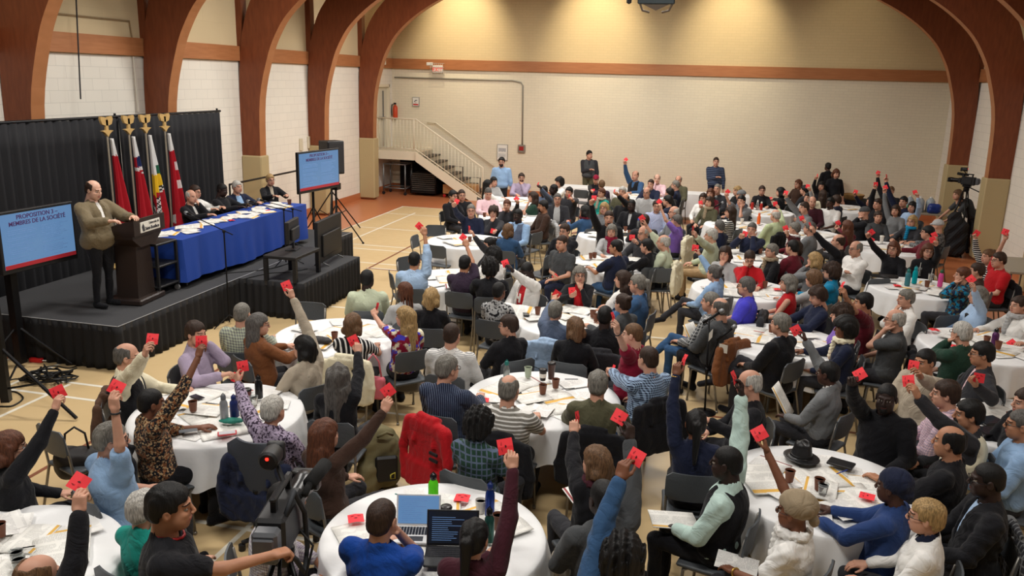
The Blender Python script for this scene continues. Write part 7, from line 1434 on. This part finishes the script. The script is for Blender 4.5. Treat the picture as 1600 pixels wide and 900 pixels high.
# red jacket on its chair
p = at(668, 700, .60); rz = -math.radians(30); chair(p[0] + .12, p[1] + .22, rz, 'grey chair under the red jacket'); o = coat(p[0] + .12, p[1] + .22, rz, 'red', 'bright red jacket hung over a chair behind navy striped shirt', seed=4, w=.25, z0=.20, wide=.09); MB().box((.12, -.335, .55), (.22, -.318, .575)).box((.12, -.335, .61), (.22, -.318, .635)).build('cuff_stripes', [ink], o)
# ---------------------------------------------------------------- office chair
q = [c for c in PEOPLE if 'purple patterned' in c[1]][0]; lx, ly = q[2]; t = empty('office_chair', (lx, ly, 0), -math.radians(5), 'dark mesh office chair with armrests and castors at left table', 'chair'); mesh_g = plain('mesh_grey', (66, 70, 78), .7, nb=220)
curved_panel(.25, .55, 1.02, -.21, .05, .02, 'backrest', mesh_g, t, lean=.12, cr=.10); S = SDF((-.30, -.28, .36), (.30, .32, .54), .012); S.box((0, .02, .445), (.25, .24, .03), .01, rnd=.03); v, f = S.surf(); obj('seat', mesh_from('seat', relax(v, f, 1), f, blk), t)
MB().tube([(0, 0, .08), (0, 0, .42)], .03).tube([(0, -.2, .42), (0, -.27, .60)], .03).build('column', [mt], t)
for s in (-1, 1): MB().tube([(s * .25, .0, .44), (s * .31, 0, .50), (s * .31, 0, .66)], .018, 8).box((s * .31 - .045, -.14, .66), (s * .31 + .045, .14, .695), bev=.015).build('armrest', [blk], t, 'auto')
for i in range(5): a = i * 1.2566 + .3; MB().tube([(0, 0, .10), (.31 * math.cos(a), .31 * math.sin(a), .07)], [.03, .018], 8).lathe([(.01, 0), (.028, .005), (.028, .055), (.01, .06)], (.31 * math.cos(a), .31 * math.sin(a), 0), 12).build('leg', [blk], t, 'auto')
coat(lx, ly, -math.radians(5), 'navy', 'navy jacket draped on the back of the office chair', seed=6, w=.27, z0=.30, wide=.05)
# ---------------------------------------------------------------- bags
def blob(name, px, py, z, parts, mat, label, cat, rz=0, h=.012, nz=.008, extra=None):
    p = at(px, py, z); lo = np.min([np.array(c) - np.array(r) for c, r in parts], 0) - .05; hi = np.max([np.array(c) + np.array(r) for c, r in parts], 0) + .05; S = SDF(lo, hi, h)
    for c, r in parts: S.box(c, r, .05, rnd=min(r) * .9)
    S.noise(nz, 18, len(label)); v, f = S.surf(); t = empty(name, (p[0], p[1], z), rz, label, cat); obj('body', mesh_from(name, relax(v, f, 1), f, mat), t); return t
khaki = plain('canvas_khaki', (112, 104, 72), .85, nb=30); t = blob('backpack', 592, 758, 0, [((0, 0, .28), (.20, .14, .28)), ((-.12, -.14, .16), (.10, .07, .15)), ((.02, 0, .50), (.11, .09, .10))], khaki, 'olive canvas backpack standing on the floor behind front table', 'bag', .5, nz=.014)
MB().box((-.05, -.20, .12), (.16, -.15, .38), bev=.02).build('front_pocket', [blk], t); MB().tube([(-.02, -.14, .56), (.06, -.19, .62), (.12, -.12, .56)], .014, 8).build('strap', [khaki], t, True); MB().tube([(.09, -.205, .20), (.13, -.205, .22), (.13, -.205, .16), (.09, -.205, .16), (.09, -.205, .20)], .006, 6).build('yellow_loop', [plain('yellow', (220, 206, 80), .5)], t, True)
t = blob('handbag', 126, 745, .30, [((0, 0, .14), (.20, .11, .14))], plain('bag_black', (30, 26, 26)), 'black leather handbag with tall handles on a chair at left', 'bag', .4); MB().tube([(-.1, -.02, .26), (-.08, -.02, .42), (0, -.02, .48), (.08, -.02, .42), (.1, -.02, .26)], .010, 8).build('handle', [plain('bag_black', (30, 26, 26))], t, True); p = at(126, 745, .30); chair(p[0], p[1] + .02, -math.radians(20), 'grey chair holding the black leather handbag')
pinkm = plain('bag_pink', (196, 96, 108), .6); t = blob('handbag', 584, 622, .42, [((0, 0, .12), (.13, .05, .13))], pinkm, 'pink handbag hanging from the chair with cream coat', 'bag', .2, nz=.005); MB().tube([(-.09, 0, .22), (-.06, 0, .42), (.0, 0, .50), (.06, 0, .42), (.09, 0, .22)], .010, 8).build('strap', [pinkm], t, True)
t = blob('shoulder_bag', 637, 612, .20, [((0, 0, .14), (.16, .06, .14))], plain('bag_grey', (110, 106, 100), .7), 'grey shoulder bag hanging behind the blond cream blouse', 'bag', .1, nz=.005); MB().tube([(-.12, 0, .24), (-.05, 0, .55), (.0, 0, .62), (.06, 0, .50), (.12, 0, .24)], .008, 8).build('strap', [plain('bag_grey', (110, 106, 100))], t, True)
t = blob('black_case', 1130, 862, 0, [((0, 0, .18), (.17, .09, .18))], blk, 'black case standing on the floor below the near right table', 'case', .2, nz=.003); MB().tube([(-.06, 0, .35), (-.04, 0, .40), (.04, 0, .40), (.06, 0, .35)], .010, 8).build('handle', [blk], t, True)
# ---------------------------------------------------------------- broadcast cameras
def broadcast_cam(loc, rz, h, near, l1, l2):
    t = empty('tripod', loc, rz, l1, 'tripod')
    for a in (90, 210, 330):
        c_, s_ = math.cos(math.radians(a)), math.sin(math.radians(a)); MB().tube([(.05 * c_, .05 * s_, h - .12), (.42 * c_, .42 * s_, .03)], .016, 8).tube([(.07 * c_, .07 * s_, h - .30), (.25 * c_, .25 * s_, h * .42)], .020, 8).lathe([(.02, 0), (.032, .01), (.02, .04)], (.42 * c_, .42 * s_, 0), 8).build('leg', [mt], t, True)
    MB().lathe([(.05, h - .16), (.065, h - .13), (.065, h - .06), (.04, h - .04)], n=16).box((-.05, -.09, h - .045), (.05, .09, h), bev=.01).tube([(0, -.06, h - .05), (.10, -.45, h - .22)], .012, 8).build('fluid_head', [mt], t, 'auto')
    c = empty('video_camera', (loc[0], loc[1], loc[2] + h + .002), rz, l2, 'camera')
    MB().box((-.065, -.17, 0), (.065, .13, .19), bev=.015).box((-.05, .13, .03), (.05, .20, .15), bev=.012).box((-.075, -.10, .03), (-.06, .08, .16), bev=.006).build('camera_body', [blk], c)
    MB().box((-.055, -.25, .02), (.055, -.172, .17), bev=.014).box((-.045, -.265, .05), (.045, -.25, .15), bev=.006).build('battery', [plain('battery_grey', (84, 86, 90), .4)], c)
    MB().lathe([(.045, 0), (.05, .02), (.048, .10), (.058, .14), (.058, .19), (.05, .20)], n=24).xf([[1, 0, 0, 0], [0, 0, 1, .19], [0, -1, 0, .09], [0, 0, 0, 1]]).box((-.07, .36, .04), (.07, .42, .14), bev=.01).build('lens', [plain('lens_black', (16, 16, 18), .3)], c, 'auto')
    MB().box((-.015, -.12, .235), (.015, .14, .262), bev=.008).box((-.012, -.11, .18), (.012, -.08, .24)).box((-.012, .10, .18), (.012, .13, .24)).tube([(.0, .05, .25), (-.05, .10, .33), (-.05, .14, .36)], .012, 8).build('top_handle', [blk], c)
    MB().lathe([(.035, 0), (.045, .01), (.045, .09), (.03, .13)], n=18).xf([[1, 0, 0, -.06], [0, 0, 1, .02], [0, -1, 0, .36], [0, 0, 0, 1]]).box((-.10, .13, .31), (-.02, .17, .40), bev=.01).build('viewfinder', [blk], c, 'auto')
    MB().tube([(.10, .02, .21), (.10, .12, .22)], .016, 10).tube([(.10, .10, .22), (.13, .27, .235)], [.032, .034], 14).lathe([(.01, 0), (.02, .01), (.005, .02)], (.13, .27, .23), 8).tube([(.05, .05, .16), (.10, .12, .2)], .012, 6).build('microphone', [plain('foam_black', (14, 14, 14), .95, nb=150)], c, True)
    MB().lathe([(.002, 0), (.008, .001), (.002, .004)], n=10).xf([[1, 0, 0, -.06], [0, 0, -1, .018], [0, 1, 0, .375], [0, 0, 0, 1]]).build('tally_light', [emis('tally_red', (255, 30, 20), 6)], c)
    if near: MB().tube([(.05, -.12, .17), (.075, -.05, .26), (.085, .06, .10), (.08, .10, -.10), (.085, .02, -.18), (.08, -.08, -.05), (.05, -.13, .02)], .012, 8).build('shoulder_strap', [plain('strap_grey', (40, 42, 46), .8)], c, True); MB().tube([(.06, .05, .02), (.12, .05, -.06), (.1, -.05, -.2), (.05, -.05, -.3)], .006, 6).build('cables', [cb_], c, True)
    return c
p = at(442, 842, 1.16); bc_ = broadcast_cam((p[0], p[1], 0), math.radians(12), 1.16, True, 'black tripod under the large video camera in the foreground', 'large black broadcast video camera with grey battery and red tally light'); bc_.scale = (1.3, 1.3, 1.3)
broadcast_cam((5.86, 21.2, 0), math.radians(60), 1.66, False, 'tall black tripod by the right wall', 'black video camera on the tall tripod by the right wall')
o = blob('equipment_cover', *px_of((5.72, 20.95, 0)), 0, [((0, 0, .45), (.22, .26, .45)), ((-.05, 0, .85), (.14, .14, .2))], drape, 'black draped equipment standing by the right wall tripod', 'equipment', nz=.03)
# ---------------------------------------------------------------- floor microphones
def floor_mic(base, top, mics, label, signs):
    A = at(*base, 0); T = ony(*top, A[1]); t = empty('floor_microphone', (A[0], A[1], 0), 0, label, 'microphone stand'); tl_ = lambda px, py: ony(px, py, A[1]) - A
    MB().lathe([(.13, 0), (.13, .015), (.02, .03)], n=20).tube([(0, 0, .02), tuple(T - A)], .012, 8).tube([tuple((T - A) * .45 - V3(0, 0, .02)), tuple((T - A) * .45 + V3(0, 0, .05))], .02, 8).build('mast', [mt], t, True)
    for (x0, y0, x1, y1) in mics:
        a, b_ = tl_(x0, y0), tl_(x1, y1); b_ = b_ + V3(0, .04, 0); u = unit(b_ - a); m = MB().tube([a, b_], [.014, .019], 10).build('microphone', [mt], t, True); MB().tube([b_, b_ + u * .02, b_ + u * .05, b_ + u * .065], [.022, .03, .028, .012], 12).build('mesh_head', [plain('mic_grille', (126, 128, 130))], m, True)
        s0 = (T - A) * (.45 if y1 > mics[0][3] + 2 else .95); MB().tube([s0, a + u * .03], .008, 6).build('boom', [mt], t)
    for (x0, y0, x1, y1) in signs: a, b_ = tl_(x0, y0), tl_(x1, y1); MB().prism([(a[0], a[2]), (b_[0], b_[2] + .10), (b_[0], b_[2]), (a[0], a[2] - .10)], 1, -.02, -.016).build('paper_sign', [white_p], t)
floor_mic((1101, 645), (1108, 500), [(1098, 505, 1124, 490), (1120, 532, 1144, 515)], 'black stand with two microphones and paper signs in the aisle', [(1124, 536, 1136, 552), (1108, 520, 1113, 526)])
floor_mic((1092, 392), (1113, 318), [(1104, 316, 1117, 309), (1114, 325, 1127, 318)], 'black stand with two microphones in the far aisle', [])
# ---------------------------------------------------------------- buffet corner and side table
t = folding_table(3.55, 5.0, 24.3, 25.0, 0, 'dark buffet table by the back wall behind standing women'); o = rect_cloth(3.53, 5.02, 24.28, 25.02, .75, .1, .03, drape, 'tablecloth', 'black cloth over the far right buffet table', 'tablecloth', 5, (4.2, 24.6, 0))
bk = MB().lathe([(.20, 0), (.26, .05), (.30, .14), (.28, .15), (.24, .07)], n=24).build('basket', [plain('wicker', (150, 116, 70), .8, nb=80)], None, 'auto'); bk.location = (3.95, 24.6, .755); tag(bk, 'wicker basket on the black buffet table', 'basket')
t = empty('glass_dispenser', (4.65, 24.6, .755), 0, 'clear glass jar with flat lid on the black buffet table', 'jar'); MB().lathe([(.10, 0), (.13, .02), (.13, .28), (.09, .32)], n=20).build('jar', [glass_mat('clear_plastic', (220, 224, 224))], t, 'auto'); MB().lathe([(.17, .32), (.17, .335)], n=20).build('lid', [cupw], t)
t = folding_table(4.95, 5.95, 22.6, 23.3, 0, 'small table with water jugs near the right tripod')
for i, (x, y) in enumerate(((5.1, 23.1), (5.35, 23.12), (5.6, 23.1), (5.3, 22.88))):
    j = empty('water_jug', (x, y, .742), 0, ('clear water jug, leftmost on the small table', 'clear water jug, middle one on the small table', 'clear water jug, rightmost on the small table', 'clear water jug in front of the others')[i], 'jug', 'water jugs on the small table'); MB().lathe([(.10, 0), (.11, .02), (.11, .26), (.06, .33), (.03, .35)], n=18).build('jug', [plain('jug_grey', (150, 158, 164), .25)], j, 'auto'); MB().lathe([(.035, .35), (.035, .38)], n=12).build('cap', [cupw], j)
t = blob('plastic_sack', *px_of((5.62, 22.76, .742)), .742, [((0, 0, .12), (.16, .10, .13))], plain('sack_blue', (30, 52, 120), .4), 'blue plastic bag on the small table with water jugs', 'bag'); t = blob('plastic_sack', *px_of((5.1, 22.80, .742)), .742, [((0, 0, .09), (.12, .09, .10))], plain('sack_green', (60, 150, 86), .4), 'green and white plastic bag on the small table', 'bag')
tbl = folding_table(5.25, 5.98, 15.7, 17.2, 0, 'long dark-topped table against the right wall by red T-shirt')
